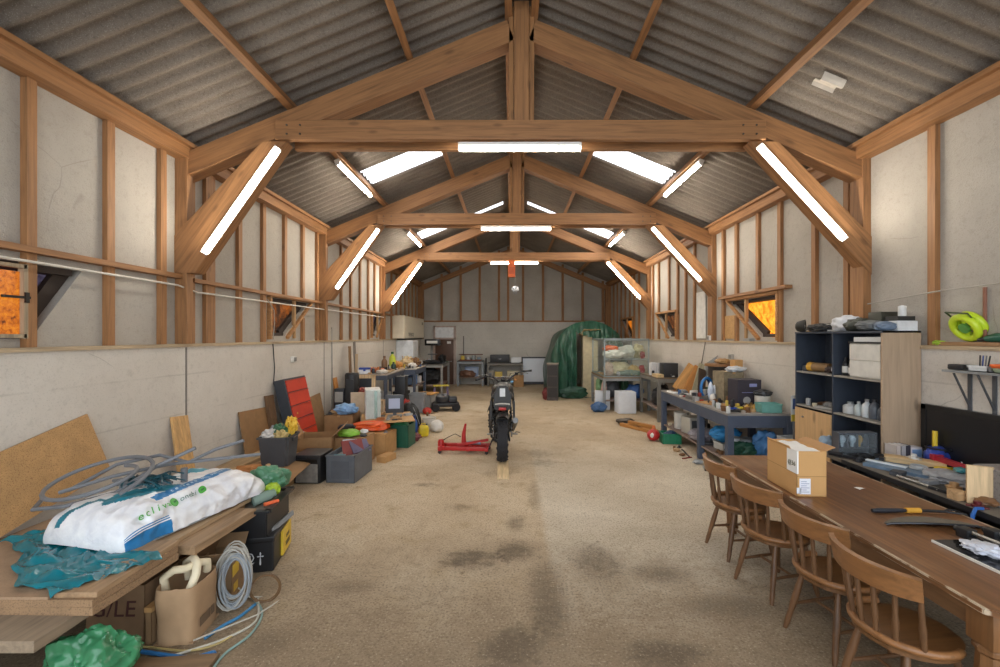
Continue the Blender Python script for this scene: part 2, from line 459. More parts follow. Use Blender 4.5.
mk('hinge', B().bx(UL+.055, UL+.065, 3.3, 3.5, 2.29, 2.31).bx(UL+.055, UL+.067, 3.46, 3.49, 2.26, 2.34), M('2a2724', .5, metal=.6), w1, 0)
window(2, -1, WIN_L[1], 'brown', 7.85); window(3, -1, WIN_L[2], 'grey', 12.75)
window(4, 1, WIN_R[0], 'orange', 7.75); window(5, 1, WIN_R[1], 'brown', 11.75); window(6, 1, WIN_R[2], 'flame', 15.7)

# ------------------------------------------------------------------ roof: corrugated sheets with translucent lights let in
def roof_mat():
    t = NT('fibre_cement_sheet'); v = t.coord()
    f = t.noise(v, 38, 5, .75); g = t.noise(v, 1.1, 5, .6); h = t.noise(v, 130, 2)
    col = t.ramp(g, [(.3, rgb('6c635a')), (.7, rgb('857b70'))])
    col = t.mix(t.math('MULTIPLY', t.smooth(f, .48, .7), .6), col, rgb('4f4841'))
    col = t.mix(t.math('MULTIPLY', t.smooth(h, .55, .7), .4), col, rgb('b4aca0'))
    t.bump(f, .3, .01)
    return t.set(col, .95)
ROOF = roof_mat()
PITCH = .177; NS = 6
SKY_L = [(1.34, 2.66, 7.5, 8.18), (1.34, 2.66, 12.05, 12.75), (.34, 1.2, 12.3, 12.62)]   # (distance from the ridge line, from..to, y from..to)
def corr(side, d0, d1, y0, y1, drop=0.0, t=.012):
    n = max(2, int(round((y1-y0)/PITCH*NS)))
    def f(u, v):
        y = y0+(y1-y0)*u; d = d0+(d1-d0)*v
        return (XC+side*d, y, RIDGE+.03-SLOPE*d+.03*math.cos(2*PI*y/PITCH)-drop)
    return B().sheet(f, n, 1, t if side > 0 else -t)
def merge(parts):
    b = B()
    for q in parts:
        me = bpy.data.meshes.new('tmp'); q.bm.to_mesh(me); q.bm.free(); b.bm.from_mesh(me); bpy.data.meshes.remove(me)
    return b
DE = 4.45
n = 7
for side, nm in ((-1, 'left'), (1, 'right')):
    cuts = sorted({YF, YB+.3}|{q[2] for q in SKY_L}|{q[3] for q in SKY_L}); parts = []
    for y0, y1 in zip(cuts, cuts[1:]):
        hs = [q for q in SKY_L if q[2] < (y0+y1)/2 < q[3]]
        ds = sorted({0, DE}|{h[0] for h in hs}|{h[1] for h in hs})
        for d0, d1 in zip(ds, ds[1:]):
            if not any(h[0] < (d0+d1)/2 < h[1] for h in hs): parts.append(corr(side, d0, d1, y0, y1))
    struct('ceiling_'+nm, merge(parts), ROOF, 60)
    for q in SKY_L:
        struct('window_%d' % n, corr(side, *q), emit('e8f2ff', 1.35 if q[0] > 1 else .9), 60); n += 1
# patches stuck over holes in the sheets
PATCH = M('c9c2b8', .9)
for i, (side, d, y) in enumerate(((-1, 1.62, 4.05), (1, 3.12, 4.55))):
    trim(corr(side, d-.1, d+.12, y-.1, y+.1, .016, .004), PATCH)

# ------------------------------------------------------------------ timber: purlins, plates, studs, rails
WX, WY, WZ = wood(WOOD, 'x'), wood(WOOD, 'y'), wood(WOOD, 'z')
for side in (-1, 1):
    for d in (1.3, 2.68):
        x = XC+side*d; trim(B().box((x, (YF+YB)/2, roof(x)-.085), (.075, YB-YF, .12), (0, side*math.atan(SLOPE), 0)), WY)
    ux = UL if side < 0 else UR
    trim(B().bx(ux-.02, ux+.02, YF, YB, 4.2, 4.28).bx(ux-side*.15, ux+side*.02, YF, YB, 4.03, 4.16), WY)      # wall plate
    trim(B().bx(ux-side*.2, ux+side*.0, YF, YB, 4.16, 4.205), wood('8f643c', 'y'))
    trim(B().bx((XL if side < 0 else XR)-side*.02, ux+side*.02, YF, YB, LEDGE-.005, LEDGE+.03), wood('b39e80', 'y'))  # board on the dwarf wall
for dx in (-.15, .15): trim(B().bx(XC+dx-.04, XC+dx+.04, YF, YB, RIDGE-.2, RIDGE-.09), WY)
def stud(side, y, wd=.08, z0=LEDGE+.03, z1=4.03):
    ux = UL if side < 0 else UR
    wins = WIN_L if side < 0 else WIN_R
    for q in wins:
        yt = q[1]
        if q[0]-.02 < y < yt-.1:                  # the stud stops over the window, and below its slope
            fr = (y-q[2])/(q[1]-q[2]); zs = q[3]+fr*(q[4]-q[3])
            if fr > .15: trim(B().bx(ux-side*.05, ux+side*.01, y-wd/2, y+wd/2, z0, zs-.08), WZ)
            z0 = q[4]+.05
    trim(B().bx(ux-side*.05, ux+side*.01, y-wd/2, y+wd/2, z0, z1), WZ)
for y in (1.4, 2.1, 2.75, 4.22, 4.86, 6.24, 6.85, 7.5, 8.15, 8.75, 10.0, 10.6, 11.25, 11.9, 12.45, 13.0, 14.2, 14.8, 15.4, 16.0, 16.6, 17.2, 17.8): stud(-1, y)
stud(-1, 5.62, .17); stud(-1, 5.3)
trim(B().bx(UL-.01, UL+.055, 3.48, 3.555, LEDGE+.03, 4.03), WZ)
for y in (1.4, 2.1, 2.75, 3.3, 4.3, 5.98, 6.75, 8.05, 8.55, 5.4, 9.9, 10.4, 10.9, 11.5, 12.3, 12.8, 14.2, 14.75, 15.3, 15.9, 16.5, 17.1, 17.7): stud(1, y)
stud(1, 7.35)
for x in (-3.67, -2.88, -2.09, -1.3, -.5, -.12, .5, 1.33, 2.15, 2.98, 3.82):
    trim(B().bx(x-.045, x+.045, YB-.04, YB+.07, BACK_LEDGE+.03, roof(x)-.05), WZ)
trim(B().bx(UL, UR, YB-.05, YB+.08, BACK_LEDGE-.02, BACK_LEDGE+.04), WX)
for side in (-1, 1):                                # gable rafters against the back wall and corner posts
    ux = UL if side < 0 else UR
    trim(B().beam((XC, YB-.08, RIDGE-.3), (ux, YB-.08, roof(ux)-.3), .14, .2), wood(WOOD, 'x', -side*math.atan(SLOPE)))
    trim(B().bx(ux-side*.22, ux, YB-.2, YB-.02, LEDGE, 4.1), WZ)
trim(B().bx(UL-.0, UL+.09, YF, TR[0], 2.655, 2.705), WY)                # rails along the walls
trim(B().bx(UL, UL+.09, TR[0]+.2, YB, 2.64, 2.685), WY)
for y0, y1, z in ((6.5, 8.6, 2.7),): trim(B().bx(UR-.11, UR, y0, y1, z-.0, z+.05), WY)
# patch of chipboard in the infill
trim(B().bx(UR-.02, UR, 8.1, 8.52, 1.95, 2.38), speck('c29a66', '8a6236'))
trim(B().bx(UR-.03, UR-.015, 9.35, 9.8, 1.95, 2.95), M('d9d6d0', .8))   # white sheet fixed to the wall

BRACE = {-1: (Vector((-3.6, 0, 2.72)), Vector((-2.56, 0, 4.2)), .3), 1: (Vector((4.17, 0, 2.63)), Vector((2.72, 0, 4.22)), .3)}   # lower (inner) edge of the braces
BPOLY = {-1: [(-3.6, 2.72), (-2.56, 4.22), (-2.84, 4.22), (-3.84, 3.15), (-3.84, 2.72)], 1: [(4.17, 2.63), (2.72, 4.22), (3.05, 4.22), (4.17, 3.08)]}
def truss(y, label):
    t = thing('roof_truss', label, 'truss', (0, y, 0), group=None)
    ang = math.atan(SLOPE); dz = .40
    zr = lambda x: roof(x)-dz+.1
    for s in (-1, 1):
        xp = XL-.0 if s < 0 else XR+.0
        x0, x1, dy = (-3.84, -3.70, .1) if s < 0 else (4.02, 4.17, .2)
        mk('post', B().bx(x0, x1, 0, dy, LEDGE+.03, 4.16, .006), WZ, t, 0)
        mk('rafter', B().beam((XC+s*.12, .12, zr(.12+XC)), (xp+s*.08, .12, zr(xp+s*.08)), .2, .25, bev=.006), wood(WOOD, 'x', -s*ang), t, 0)
        poly = BPOLY[s]; i0, i1, hw = BRACE[s]; d = (i1-i0).normalized()
        mk('brace', B().prism(poly, .165, Matrix(((1, 0, 0), (0, 0, -1), (0, 1, 0))), (0, .155, 0), .005), wood(WOOD, 'x', -s*math.atan2(d.z, abs(d.x))), t, 0)
    mk('collar_beam', B().bx(XC-2.78, XC+2.76, -.06, .02, 4.22, 4.44, .006).bx(XC-2.7, XC+2.7, .225, .29, 4.22, 4.44, .006), WX, t, 0)
    mk('king_post', B().bx(XC-.085, XC+.085, .0, .22, 4.44, RIDGE-.03, .005), WZ, t, 0)
    for s in (-1, 1): mk('king_post_cheek', B().bx(XC+s*.09, XC+s*.145, .02, .2, 4.44, RIDGE-.08, .004), wood('93683f', 'z'), t, 0)
    for x in (-2.65, -2.5, 2.5, 2.65):
        for z in (4.28, 4.38): mk('bolt', B().cyl((XC+x, -.068, z), (XC+x, -.055, z), .011, n=8), M('5a5550', .4, metal=.8), t)
    return t
truss(TR[0], 'big timber roof truss spanning the hall closest to the camera')
truss(TR[1], 'timber roof truss in the middle, over the motorbike and green-tarp end')
truss(TR[2], 'farthest timber roof truss, with an orange box hanging below its beam')

# ------------------------------------------------------------------ strip lights
TUBE = emit('fff6e6', TUBE_W); HOUS = M('e6e3dc', .4, .03)
TUBE_F = emit('fff6e7', TUBE_W*1.7)
def strip_light(label, p0, p1, down, group, tube=None):
    """batten from p0 to p1 with its tube on the side of down"""
    p0, p1, dn = Vector(p0), Vector(p1), Vector(down); a = (p1-p0); L = a.length; a.normalize()
    dn = (dn-a*dn.dot(a)).normalized(); sd = a.cross(dn)
    t = bpy.data.objects.new('strip_light', None); C.objects.link(t)
    t.matrix_world = Matrix.Translation((p0+p1)/2) @ Matrix((a, sd, -dn)).transposed().to_4x4()
    tag(t, label, 'light', group)
    mk('housing', B().bx(-L/2, L/2, -.042, .042, -.005, .035, .006), HOUS, t)
    for e in (-1, 1): mk('end_cap', B().bx(e*L/2, e*(L/2+.012), -.036, .036, -.055, .035, .004), HOUS, t)
    mk('tube', B().bx(-L/2+.01, L/2-.01, -.02, .02, -.05, -.008), tube or TUBE, t)
    return t
names = ('nearest', 'middle', 'farthest')
for y, nm in zip(TR, names):
    strip_light('level strip light under the beam of the %s truss' % nm, (XC-.71, y+.0, 4.165), (XC+.67, y+.0, 4.165), (0, 0, -1), 'strip lights', TUBE_F if nm == 'farthest' else TUBE)
    for s, sn in ((-1, 'left'), (1, 'right')):
        i0, i1, hw = BRACE[s]; d = (i1-i0).normalized(); out = Vector((d.z, 0, -d.x)); out = out if out.x*s > 0 else -out
        q = [i0+d*k+out*.03 for k in ((.26, 1.70) if s < 0 else (.62, 2.04))]
        strip_light('slanting strip light on the %s-hand brace of the %s truss' % (sn, nm), (q[0].x, y-.03, q[0].z), (q[1].x, y-.03, q[1].z), Vector((0, -1, 0))-out*.5, 'strip lights', TUBE_F if nm == 'farthest' else TUBE)
for i, (y0, y1) in enumerate(((6.55, 8.05), (11.0, 12.5))):
    for s, sn in ((-1, 'left'), (1, 'right')):
        x = XC+s*2.68; z = roof(x)-.19
        strip_light('short-looking strip light on the %s roof slope %s' % (sn, ('between the first two trusses', 'beyond the middle truss')[i]), (x-s*.0, y0, z), (x-s*.0, y1, z), (-s*.4, 0, -1), 'strip lights', TUBE_F if i else TUBE)
# ------------------------------------------------------------------ long wooden table with its four chairs
TW = wood('765538', 'y', 0, .4, .28); TWX = wood('765538', 'x', 0, .45, .28); TWZ = wood('75502f', 'z', 0, .45, .28)
TX0, TX1, TY0, TY1, TZ = 2.15, 3.14, 1.98, 4.63, .76
def table_top_mat():
    t = NT('old_varnished_oak'); v = t.coord((9, .6, 9)); vv = t.coord()
    f = t.noise(v, 2.4, 6, .62, .5); big = t.noise(vv, 1.6, 4, .6)
    col = t.ramp(f, [(.25, rgb('54381f')), (.5, rgb('775032')), (.75, rgb('986a40'))])
    col = t.mix(t.math('MULTIPLY', t.smooth(big, .5, .72), .45), col, rgb('a08468'))
    sep = t.new('ShaderNodeSeparateXYZ'); t.link(vv, sep.inputs[0])
    m = t.math('ABSOLUTE', t.math('SUBTRACT', t.math('FRACT', t.math('DIVIDE', sep.outputs[0], .198)), .5))
    col = t.mix(t.math('MULTIPLY', t.smooth(m, .486, .498), .5), col, rgb('3a2616'))
    ab = t.math('ABSOLUTE', sep.outputs[0])
    edge = t.math('MULTIPLY', t.math('MULTIPLY', t.smooth(ab, .472, .48), t.smooth(ab, .4935, .491)), t.smooth(t.noise(vv, 7, 4), .4, .5))  # pale line of the worn edge, with a thin highlight painted in
    col = t.mix(t.math('MULTIPLY', edge, .75), col, rgb('c9b89e'))
    t.bump(f, .1, .002)
    return t.set(col, .38)
tb = thing('dining_table', 'long dark-brown wooden table with worn varnish and thick square legs', 'table', ((TX0+TX1)/2, (TY0+TY1)/2, 0))
hw, hl = (TX1-TX0)/2, (TY1-TY0)/2
ch = .05
mk('tabletop', B().prism([(-hw+ch, -hl), (hw-ch, -hl), (hw, -hl+ch), (hw, hl-ch), (hw-ch, hl), (-hw+ch, hl), (-hw, hl-ch), (-hw, -hl+ch)], .03, None, (0, 0, TZ-.03), .006), table_top_mat(), tb)
for s in (-1, 1): mk('apron', B().bx(s*(hw-.09), s*(hw-.065), -hl+.1, hl-.1, TZ-.155, TZ-.03, .003), TW, tb, 0)
for s in (-1, 1): mk('apron', B().bx(-hw+.1, hw-.1, s*(hl-.09), s*(hl-.065), TZ-.155, TZ-.03, .003), TWX, tb, 0)
for sx in (-1, 1):
    for sy in (-1, 1):
        b = B(); x, y = sx*(hw-.1), sy*(hl-.1)
        b.box((x, y, TZ-.03-.085), (.13, .13, .17), bev=.014)
        b.lathe([(.058, .56), (.07, .548), (.07, .53), (.056, .515), (.062, .42), (.056, .2), (.05, .09), (.062, .075), (.062, .06), (.045, .04), (.045, 0)][::-1], (x, y, 0), 8)
        mk('leg', b, TWZ, tb, 30)

CH = wood('845a35', 'y', 0, .42, .25); CHZ = wood('66472d', 'z', 0, .45, .25); CHS = wood('6a4829', 'x', 0, .4, .25)
def make_chair(label):
    t = thing('dining_chair', label, 'chair', group='chairs at the wooden table')
    # seat: rounded at the back, straighter in front (chair faces +x)
    pts = []
    for k in range(40):
        a = 2*PI*k/40; r = .225*(1+.05*math.cos(2*a)); pts.append((r*math.cos(a)*(.98 if math.cos(a) > 0 else 1.0), 1.03*r*math.sin(a)))
    mk('seat', B().prism(pts, .034, None, (0, 0, .415), .009), CHS, t)
    hoop = []
    for k in range(25):
        a = PI/2*.95+(2*PI-PI*.95)*k/24-0; a = R(70)+R(220)*k/24
        hoop.append((.218*math.cos(a)-.012, .232*math.sin(a), .462))
    mk('back_hoop', B().tube(hoop, .019, 10), CH, t)
    # bow of the back: curved plank leaning out a little
    half, sag = .24, .092; rr = (half*half+sag*sag)/(2*sag); am = math.asin(half/rr)
    def bow(u, v):
        a = am*(2*u-1); k = 1+.03*v
        return (-.262+rr-rr*math.cos(a)-.02*v, -rr*math.sin(a)*k, .735+.12*v-.012*abs(2*u-1)**3*(1-v)*-1)
    b = B(); b.sheet(bow, 18, 3, -.028); mk('top_rail', b, CH, t, 50)
    for k in range(6):
        w_ = (k-2.5)/2.5
        yb = -.2*w_; xb = -.205*math.sqrt(max(0, 1-(yb/.236)**2))-.012
        p0 = Vector((xb, yb, .45)); p1 = Vector(bow(.5+.46*w_, .05))+Vector((.014, 0, 0))
        mk('spindle', B().tube([p0, p0.lerp(p1, .2), p0.lerp(p1, .45), p0.lerp(p1, .55), p0.lerp(p1, .8), p1], [.012, .0135, .016, .0125, .0125, .010], 9), CHZ, t)
    feet = {}
    for sx in (-1, 1):
        for sy in (-1, 1):
            p0 = Vector((sx*.13, sy*.125, .42)); p1 = Vector((sx*.215-.01, sy*.185, 0)); feet[sx, sy] = (p0, p1)
            mk('leg', B().tube([p0, p0.lerp(p1, .15), p0.lerp(p1, .4), p0.lerp(p1, .62), p0.lerp(p1, .68), p0.lerp(p1, .85), p1], [.015, .017, .023, .021, .018, .019, .013], 10), CHZ, t)
    for sy in (-1, 1):
        a = feet[-1, sy][0].lerp(feet[-1, sy][1], .58); c = feet[1, sy][0].lerp(feet[1, sy][1], .58)
        mk('stretcher', B().tube([a, a.lerp(c, .5), c], [.009, .014, .009], 8), CHZ, t)
    a = (feet[-1, -1][0].lerp(feet[-1, -1][1], .58)+feet[1, -1][0].lerp(feet[1, -1][1], .58))/2; c = (feet[-1, 1][0].lerp(feet[-1, 1][1], .58)+feet[1, 1][0].lerp(feet[1, 1][1], .58))/2
    mk('stretcher', B().tube([a, a.lerp(c, .5), c], [.009, .013, .009], 8), CHZ, t)
    return t
c1 = make_chair('wooden spindle-back chair nearest to the open end of the hall, by the table leg')
c1.location = (2.10, 2.37, 0); c1.rotation_euler = (0, 0, R(7))
dup(c1, (2.14, 2.92, 0), R(12), 'second wooden spindle-back chair from the near table leg')
dup(c1, (2.11, 3.54, 0), R(14), 'third wooden spindle-back chair, drawn up level with the open parcel')
dup(c1, (2.13, 4.14, 0), R(5), 'wooden spindle-back chair standing at the far end of the table')

# ------------------------------------------------------------------ open parcel on the table
KRAFT = M('c79a63', .8, .06, 4); KRAFT2 = M('b5895a', .8, .08, 4); KDK = M('8d6c48', .85, .1, 5); PAPER = M('eceae6', .7, .03); WHITE = M('e8e8e6', .5, .03)
def carton(name, label, loc, rz, size, col=KRAFT, flaps='', lean=35, group=None, cat='box', inside=None, tape=None):
    """cardboard box; flaps lists the sides (n, s, e, w) whose lid flap stands open; without flaps it is shut and taped"""
    t = thing(name, label, cat, loc, rz, group)
    x, y, z = size[0]/2, size[1]/2, size[2]; th = .005
    b = B()
    b.bx(-x, x, -y, y, 0, th); b.bx(-x, -x+th, -y, y, 0, z); b.bx(x-th, x, -y, y, 0, z); b.bx(-x, x, -y, -y+th, 0, z); b.bx(-x, x, y-th, y, 0, z)
    if not flaps: b.bx(-x, x, -y, y, z-th, z)
    mk('body', b, col, t, 0)
    if not flaps:
        mk('tape', B().bx(-.025, .025, -y-.001, y+.001, z-.03, z+.0015), tape or M('b98f5c', .3, .05), t, 0)
    for i, f in enumerate(flaps):
        a = R(lean*(1, .7, 1.25, .9)[i % 4])
        L = min(x, y)*.95
        if f in 'ew':
            s = 1 if f == 'e' else -1
            fb = B().beam((s*x, 0, z), (s*(x+L*math.sin(a)), 0, z+L*math.cos(a)), 2*y-.01, th, (s*math.cos(a), 0, -math.sin(a)))
        else:
            s = 1 if f == 'n' else -1
            fb = B().beam((0, s*y, z), (0, s*(y+L*math.sin(a)), z+L*math.cos(a)), 2*x-.01, th, (0, s*math.cos(a), -math.sin(a)))
        mk('flap', fb, col, t, 0)
    return t
p = thing('parcel', 'tall open cardboard parcel with white labels standing on the wooden table', 'box', (2.325, 3.64, TZ), R(-2))
b = B(); x, y, z = .112, .21, .35
b.bx(-x, x, -y, y, 0, .006); b.bx(-x, -x+.006, -y, y, 0, z); b.bx(x-.006, x, -y, y, 0, z); b.bx(-x, x, -y, -y+.006, 0, z-.0); b.bx(-x, x, y-.006, y, 0, z)
mk('body', b, KRAFT, p, 0)
mk('side_flap', B().beam((-x, .03, z), (-x-.012, .03, z+.02), 2*y-.1, .005, (1, 0, 0)), KRAFT, p, 0)
mk('lid_flap', B().beam((x-.005, -.02, z), (x+.07, -.02, z+.03), 2*y-.05, .005), KRAFT2, p, 0)
mk('packing_paper', B().sheet(lambda u, v: (-x+.01+(2*x-.02)*u, -y+.015+2*(y-.015)*v, z-.012+.012*noise.noise(Vector((u*3, v*5, 1)))), 8, 12, .004), PAPER, p)
wl = mk('white_sleeve', B().bx(-x-.0015, -x, -y-.0015, -y+.13, z*.5, z+.002).bx(-x-.0015, -x+.012, -y-.0015, -y, z*.5, z+.002), PAPER, p, 0)
text('printed_mark', '@36', .05, M('4a4d30', .6), p, (-x-.003, -y+.065, z*.7), (PI/2, 0, -PI/2))
mk('address_label', B().bx(-x+.02, x-.12, -y-.0012, -y, .02, .14).bx(-x-.001, -x+.03, -y-.0012, -y, .025, .07), M('e9ebf2', .5, .03), p, 0)
pr = B()
for k in range(6): pr.bx(-x+.03, x-.13-.02*(k % 2), -y-.0018, -y-.001, .035+.016*k, .039+.016*k)
mk('printed_lines', pr, M('8a93b5', .6), p, 0)
mk('fold_line', B().bx(-x-.0012, -x, -y, y, z*.5-.003, z*.5), M('94703f', .8), p, 0)
mk('fold_line', B().bx(-x, x, -y-.0012, -y, z*.5-.02, z*.5-.017), M('94703f', .8), p, 0)

# things on the table: curved black channel, grabber with a yellow grip, black glass plate with tripods
BLK = M('1e1f22', .45, .1); BLKM = M('2a2b2e', .35, .1, metal=.3); STEEL = M('9a9a98', .35, .1, metal=.9); GREYP = M('55575b', .5, .1)
def lens(label, p0, p1):
    p0, p1 = Vector(p0), Vector(p1); L = (p1-p0).length; rz = math.atan2(p1.y-p0.y, p1.x-p0.x)
    up = lambda u: .075*math.sin(PI*u)**.8
    t = thing('tank_cover', label, 'part', (p0.x, p0.y, TZ), rz)
    def shell(u, v): return (L*u, -.02+(.05*math.sin(PI*u)**.7+.004)*v-.03*math.sin(PI*u), .006+.030*math.sin(PI*u)**.6*(1-.75*v))
    mk('shell', B().sheet(shell, 24, 6, .004), BLK, t)
    mk('rim', B().tube([shell(i/24, 0) for i in range(25)], .007, 8), M('24262c', .25), t)
    mk('inside', B().sheet(lambda u, v: (L*u, .0+(.12*math.sin(PI*u)**.7+.002)*v, .004+.012*math.sin(PI*u)), 20, 3, .002), M('6a6256', .7), t)
lens('boat-shaped black plastic cover lying on the table beside the yellow-gripped tool', at(884, 524, TZ), at(990, 529, TZ))
def grabber(label, p0, p1):
    p0, p1 = Vector(p0), Vector(p1); L = (p1-p0).length; rz = math.atan2(p1.y-p0.y, p1.x-p0.x)
    t = thing('cutting_tool', label, 'tool', (p0.x, p0.y, TZ+.018), rz)
    mk('handle', B().tube([(0, 0, 0), (.04, 0, 0), (.2, 0, 0), (.24, 0, 0)], [.012, .017, .015, .011], 10), M('23262e', .5), t)
    mk('grip', B().cyl((.235, 0, .0), (.335, 0, 0), .0185, n=12), M('d9a13a', .5), t, label='yellow grip')
    mk('shaft', B().cyl((.33, 0, 0), (.5, -.02, 0), .009), BLK, t)
    for s in (-1, 1): mk('jaw', B().tube([(.49, -.02, 0), (.53, -.02+s*.03, .002), (.585, -.035+s*.03, 0), (.60, -.06+s*.01, -.005)], [.007, .007, .006, .004], 7), BLKM, t)
grabber('black cutting tool with a yellow grip lying across the wooden table', at(872, 513, TZ), at(962, 513, TZ))
mk_paper = solo('paper_scrap', 'small scrap of white paper lying on the bare table', 'paper', B().sheet(lambda u, v: (.07*u, .045*v, .0035+.004*math.sin(3*u+v)), 4, 3, .001), PAPER, at(860, 490, TZ), .4)
gp_ = thing('glass_plate', 'black glass plate with a white edge on the near corner of the table', 'panel', (2.88, 2.3, TZ), R(2))
mk('plate', B().bx(-.33, .24, -.3, .39, .001, .014, .003), M('121316', .12), gp_, 0)
mk('edge_strip', B().bx(-.338, -.33, -.3, .39, .001, .015), M('dcd8cf', .5), gp_, 0)
def tripod(label, loc, rz):
    t = thing('folded_tripod', label, 'tripod', loc, rz)
    for i, (dx, z) in enumerate(((-.022, .016), (.022, .016), (0, .05))):
        mk('leg', B().cyl((dx, 0, z), (dx, .5, z), .011, .009), (BLKM, BLKM, STEEL)[i], t)
        mk('foot', B().cyl((dx, .5, z), (dx, .53, z), .013), BLK, t)
    mk('head', B().box((0, -.03, .035), (.07, .07, .06), bev=.01).cyl((0, -.09, .04), (0, -.05, .04), .018), BLK, t)
    mk('clamp', B().bx(-.04, .04, .2, .23, .0, .07, .006), GREYP, t)
tripod('folded black tripod lying on the black glass plate', (2.755, 2.66, TZ+.0145), R(184))
tripod('second folded tripod on the glass plate, nearer the desk', (2.90, 2.64, TZ+.0145), R(178))
solo('plastic_wrap', 'crumpled white plastic wrapping on the black glass plate', 'wrapping', B().blob((0, 0, .03), (.07, .09, .03), 3, .4, 3, 4, flat=-.03, crease=.4), M('c9ccd6', .3), (2.66, 2.5, TZ+.0145), .5)

# ------------------------------------------------------------------ shelf unit on the right wall
NAVY = M('343b47', .5, .05); OAKP = wood('ab937a', 'z', 0, .55, .12); OAKX = wood('c9a476', 'z', 0, .55, .12)
SX0, SX1, SY0, SY1, SZ = 3.64, 4.02, 4.36, 5.7, 2.05
su = thing('shelf_unit', 'tall dark-blue open shelf unit with an oak end panel against the wall', 'shelving', (SX1, (SY0+SY1)/2, 0))
def sp(name, x0, x1, y0, y1, z0, z1, m): return mk(name, B().bx(x0-SX1, x1-SX1, y0-(SY0+SY1)/2, y1-(SY0+SY1)/2, z0, z1, .002), m, su, 0)
sp('end_panel', SX0, SX1, SY0, SY0+.022, 0, SZ, OAKP); sp('side_panel', SX0, SX1, SY1-.02, SY1, 0, SZ, NAVY); sp('divider', SX0, SX1, 5.03, 5.05, .0, SZ-.02, NAVY)
sp('top_panel', SX0-.005, SX1, SY0, SY1, SZ-.02, SZ, NAVY); sp('back_panel', SX1-.012, SX1, SY0+.02, SY1-.02, .06, SZ-.02, NAVY)
for y0, y1 in ((SY0+.022, 5.03), (5.05, SY1-.02)):
    for z in (1.56, 1.14, .62, .1): sp('shelf', SX0+.004, SX1-.012, y0, y1, z-.02, z, M('8d8880', .6) if z > 1 else NAVY)
dr = sp('cabinet_door', SX0-.016, SX0, 5.05, SY1-.02, .12, 1.1, OAKX)
mk('door_knob', B().cyl((SX0-SX1-.035, 5.62-(SY0+SY1)/2-.1, 1.0), (SX0-SX1-.016, 5.52-(SY0+SY1)/2, 1.0), .01), STEEL, dr)
sp('rail', SX1-.03, SX1-.012, 5.12, 5.16, 1.58, SZ-.02, M('c9c9c6', .5))

# ------------------------------------------------------------------ desk behind the table, along the right wall
DZ = .80
dk = thing('wall_desk', 'low dark desk along the wall between table and shelf unit, heaped with tools', 'desk', (3.62, 3.2, 0))
mk('desktop', B().bx(-.4, .0, 1.13, 1.62, DZ-.035, DZ, .004), M('6f675c', .6, .15, 5), dk, 0)
mk('desktop', B().bx(-.4, .39, -1.5, 1.13, DZ-.035, DZ, .004), M('6f675c', .6, .15, 5), dk, 0)
mk('edge_band', B().bx(-.406, -.4, -1.5, 1.13, DZ-.04, DZ), BLK, dk, 0)
mk('leg', B().bx(-.385, -.335, 1.5, 1.55, 0, DZ-.035), BLKM, dk, 0)
for sy in (-1.44, -.6, .3, 1.07):
    for sx in (-.36, .34): mk('leg', B().bx(sx-.025, sx+.025, sy-.025, sy+.025, 0, DZ-.035), BLKM, dk, 0)
mk('modesty_rail', B().bx(.32, .335, -1.45, 1.08, .35, DZ-.05), BLK, dk, 0)
tv = thing('black_screen', 'wide black panel standing upright on the desk against the wall', 'panel', (3.985, 3.45, DZ), 0)
mk('panel', B().bx(-.02, .03, -.95, .85, .0, .55, .006), M('17181c', .35), tv, 0)
mk('bezel', B().bx(-.026, -.02, -.95, .85, .5, .55, .002).bx(-.026, -.02, .8, .85, .0, .55, .002), M('101114', .5), tv, 0)

# ------------------------------------------------------------------ workbenches
BLUEG = M('4a5467', .55, .1, 4); BTOP = M('8e8a86', .6, .18, 5); BTOPD = M('55534f', .6, .2, 5)
def workbench(label, x0, x1, y0, y1, h, top=BTOP, fr=BLUEG, legx=None, shelf=None, mids=(), drop=.12, group=None, lw=.07, cat='workbench'):
    cx, cy = (x0+x1)/2, (y0+y1)/2; hx, hy = (x1-x0)/2, (y1-y0)/2
    t = thing('workbench', label, cat, (cx, cy, 0), 0, group)
    mk('worktop', B().bx(-hx, hx, -hy, hy, h-.03, h, .003), top, t, 0)
    e = .022
    for s in (-1, 1): mk('rail', B().bx(s*(hx-e)-.015, s*(hx-e)+.015, -hy+e, hy-e, h-.03-drop, h-.03), fr, t, 0)
    for s in (-1, 1): mk('rail', B().bx(-hx+e, hx-e, s*(hy-e)-.015, s*(hy-e)+.015, h-.03-drop, h-.03), fr, t, 0)
    for sx in (-1, 1):
        for yy in (-hy+lw/2, hy-lw/2)+tuple(m-cy for m in mids): mk('leg', B().bx(sx*(hx-lw/2)-lw/2, sx*(hx-lw/2)+lw/2, yy-lw/2, yy+lw/2, 0, h-.03, .004), fr, t, 0)
    if shelf: mk('lower_shelf', B().bx(-hx+.03, hx-.03, -hy+.03, hy-.03, shelf-.025, shelf), M('8d7a70', .7), t, 0)
    return t
wb = workbench('long blue-grey metal workbench along the wall beyond the shelf unit', 3.06, 3.98, 6.28, 9.08, .9, BTOP, BLUEG, shelf=.22, mids=(7.28,), drop=.17, lw=.09)
wk = workbench('narrow wooden-topped workbench carrying books and a black box by the wall', 3.4, 3.99, 10.3, 11.75, 1.03, M('6e5f4e', .7, .2), M('77756f', .5), shelf=.3, drop=.08)
w_l1 = workbench('cluttered bench against the left wall beside the wood-framed board', -3.66, -2.75, 9.85, 11.5, 1.15, M('9a8f84', .7, .2), M('474c58', .55), shelf=.45, drop=.1)
w_l2 = workbench('blue-grey bench with a drawer, middle of the three along the left wall', -3.35, -2.62, 12.2, 13.7, 1.1, M('b3aca2', .7, .2), BLUEG, shelf=.62, drop=.14)
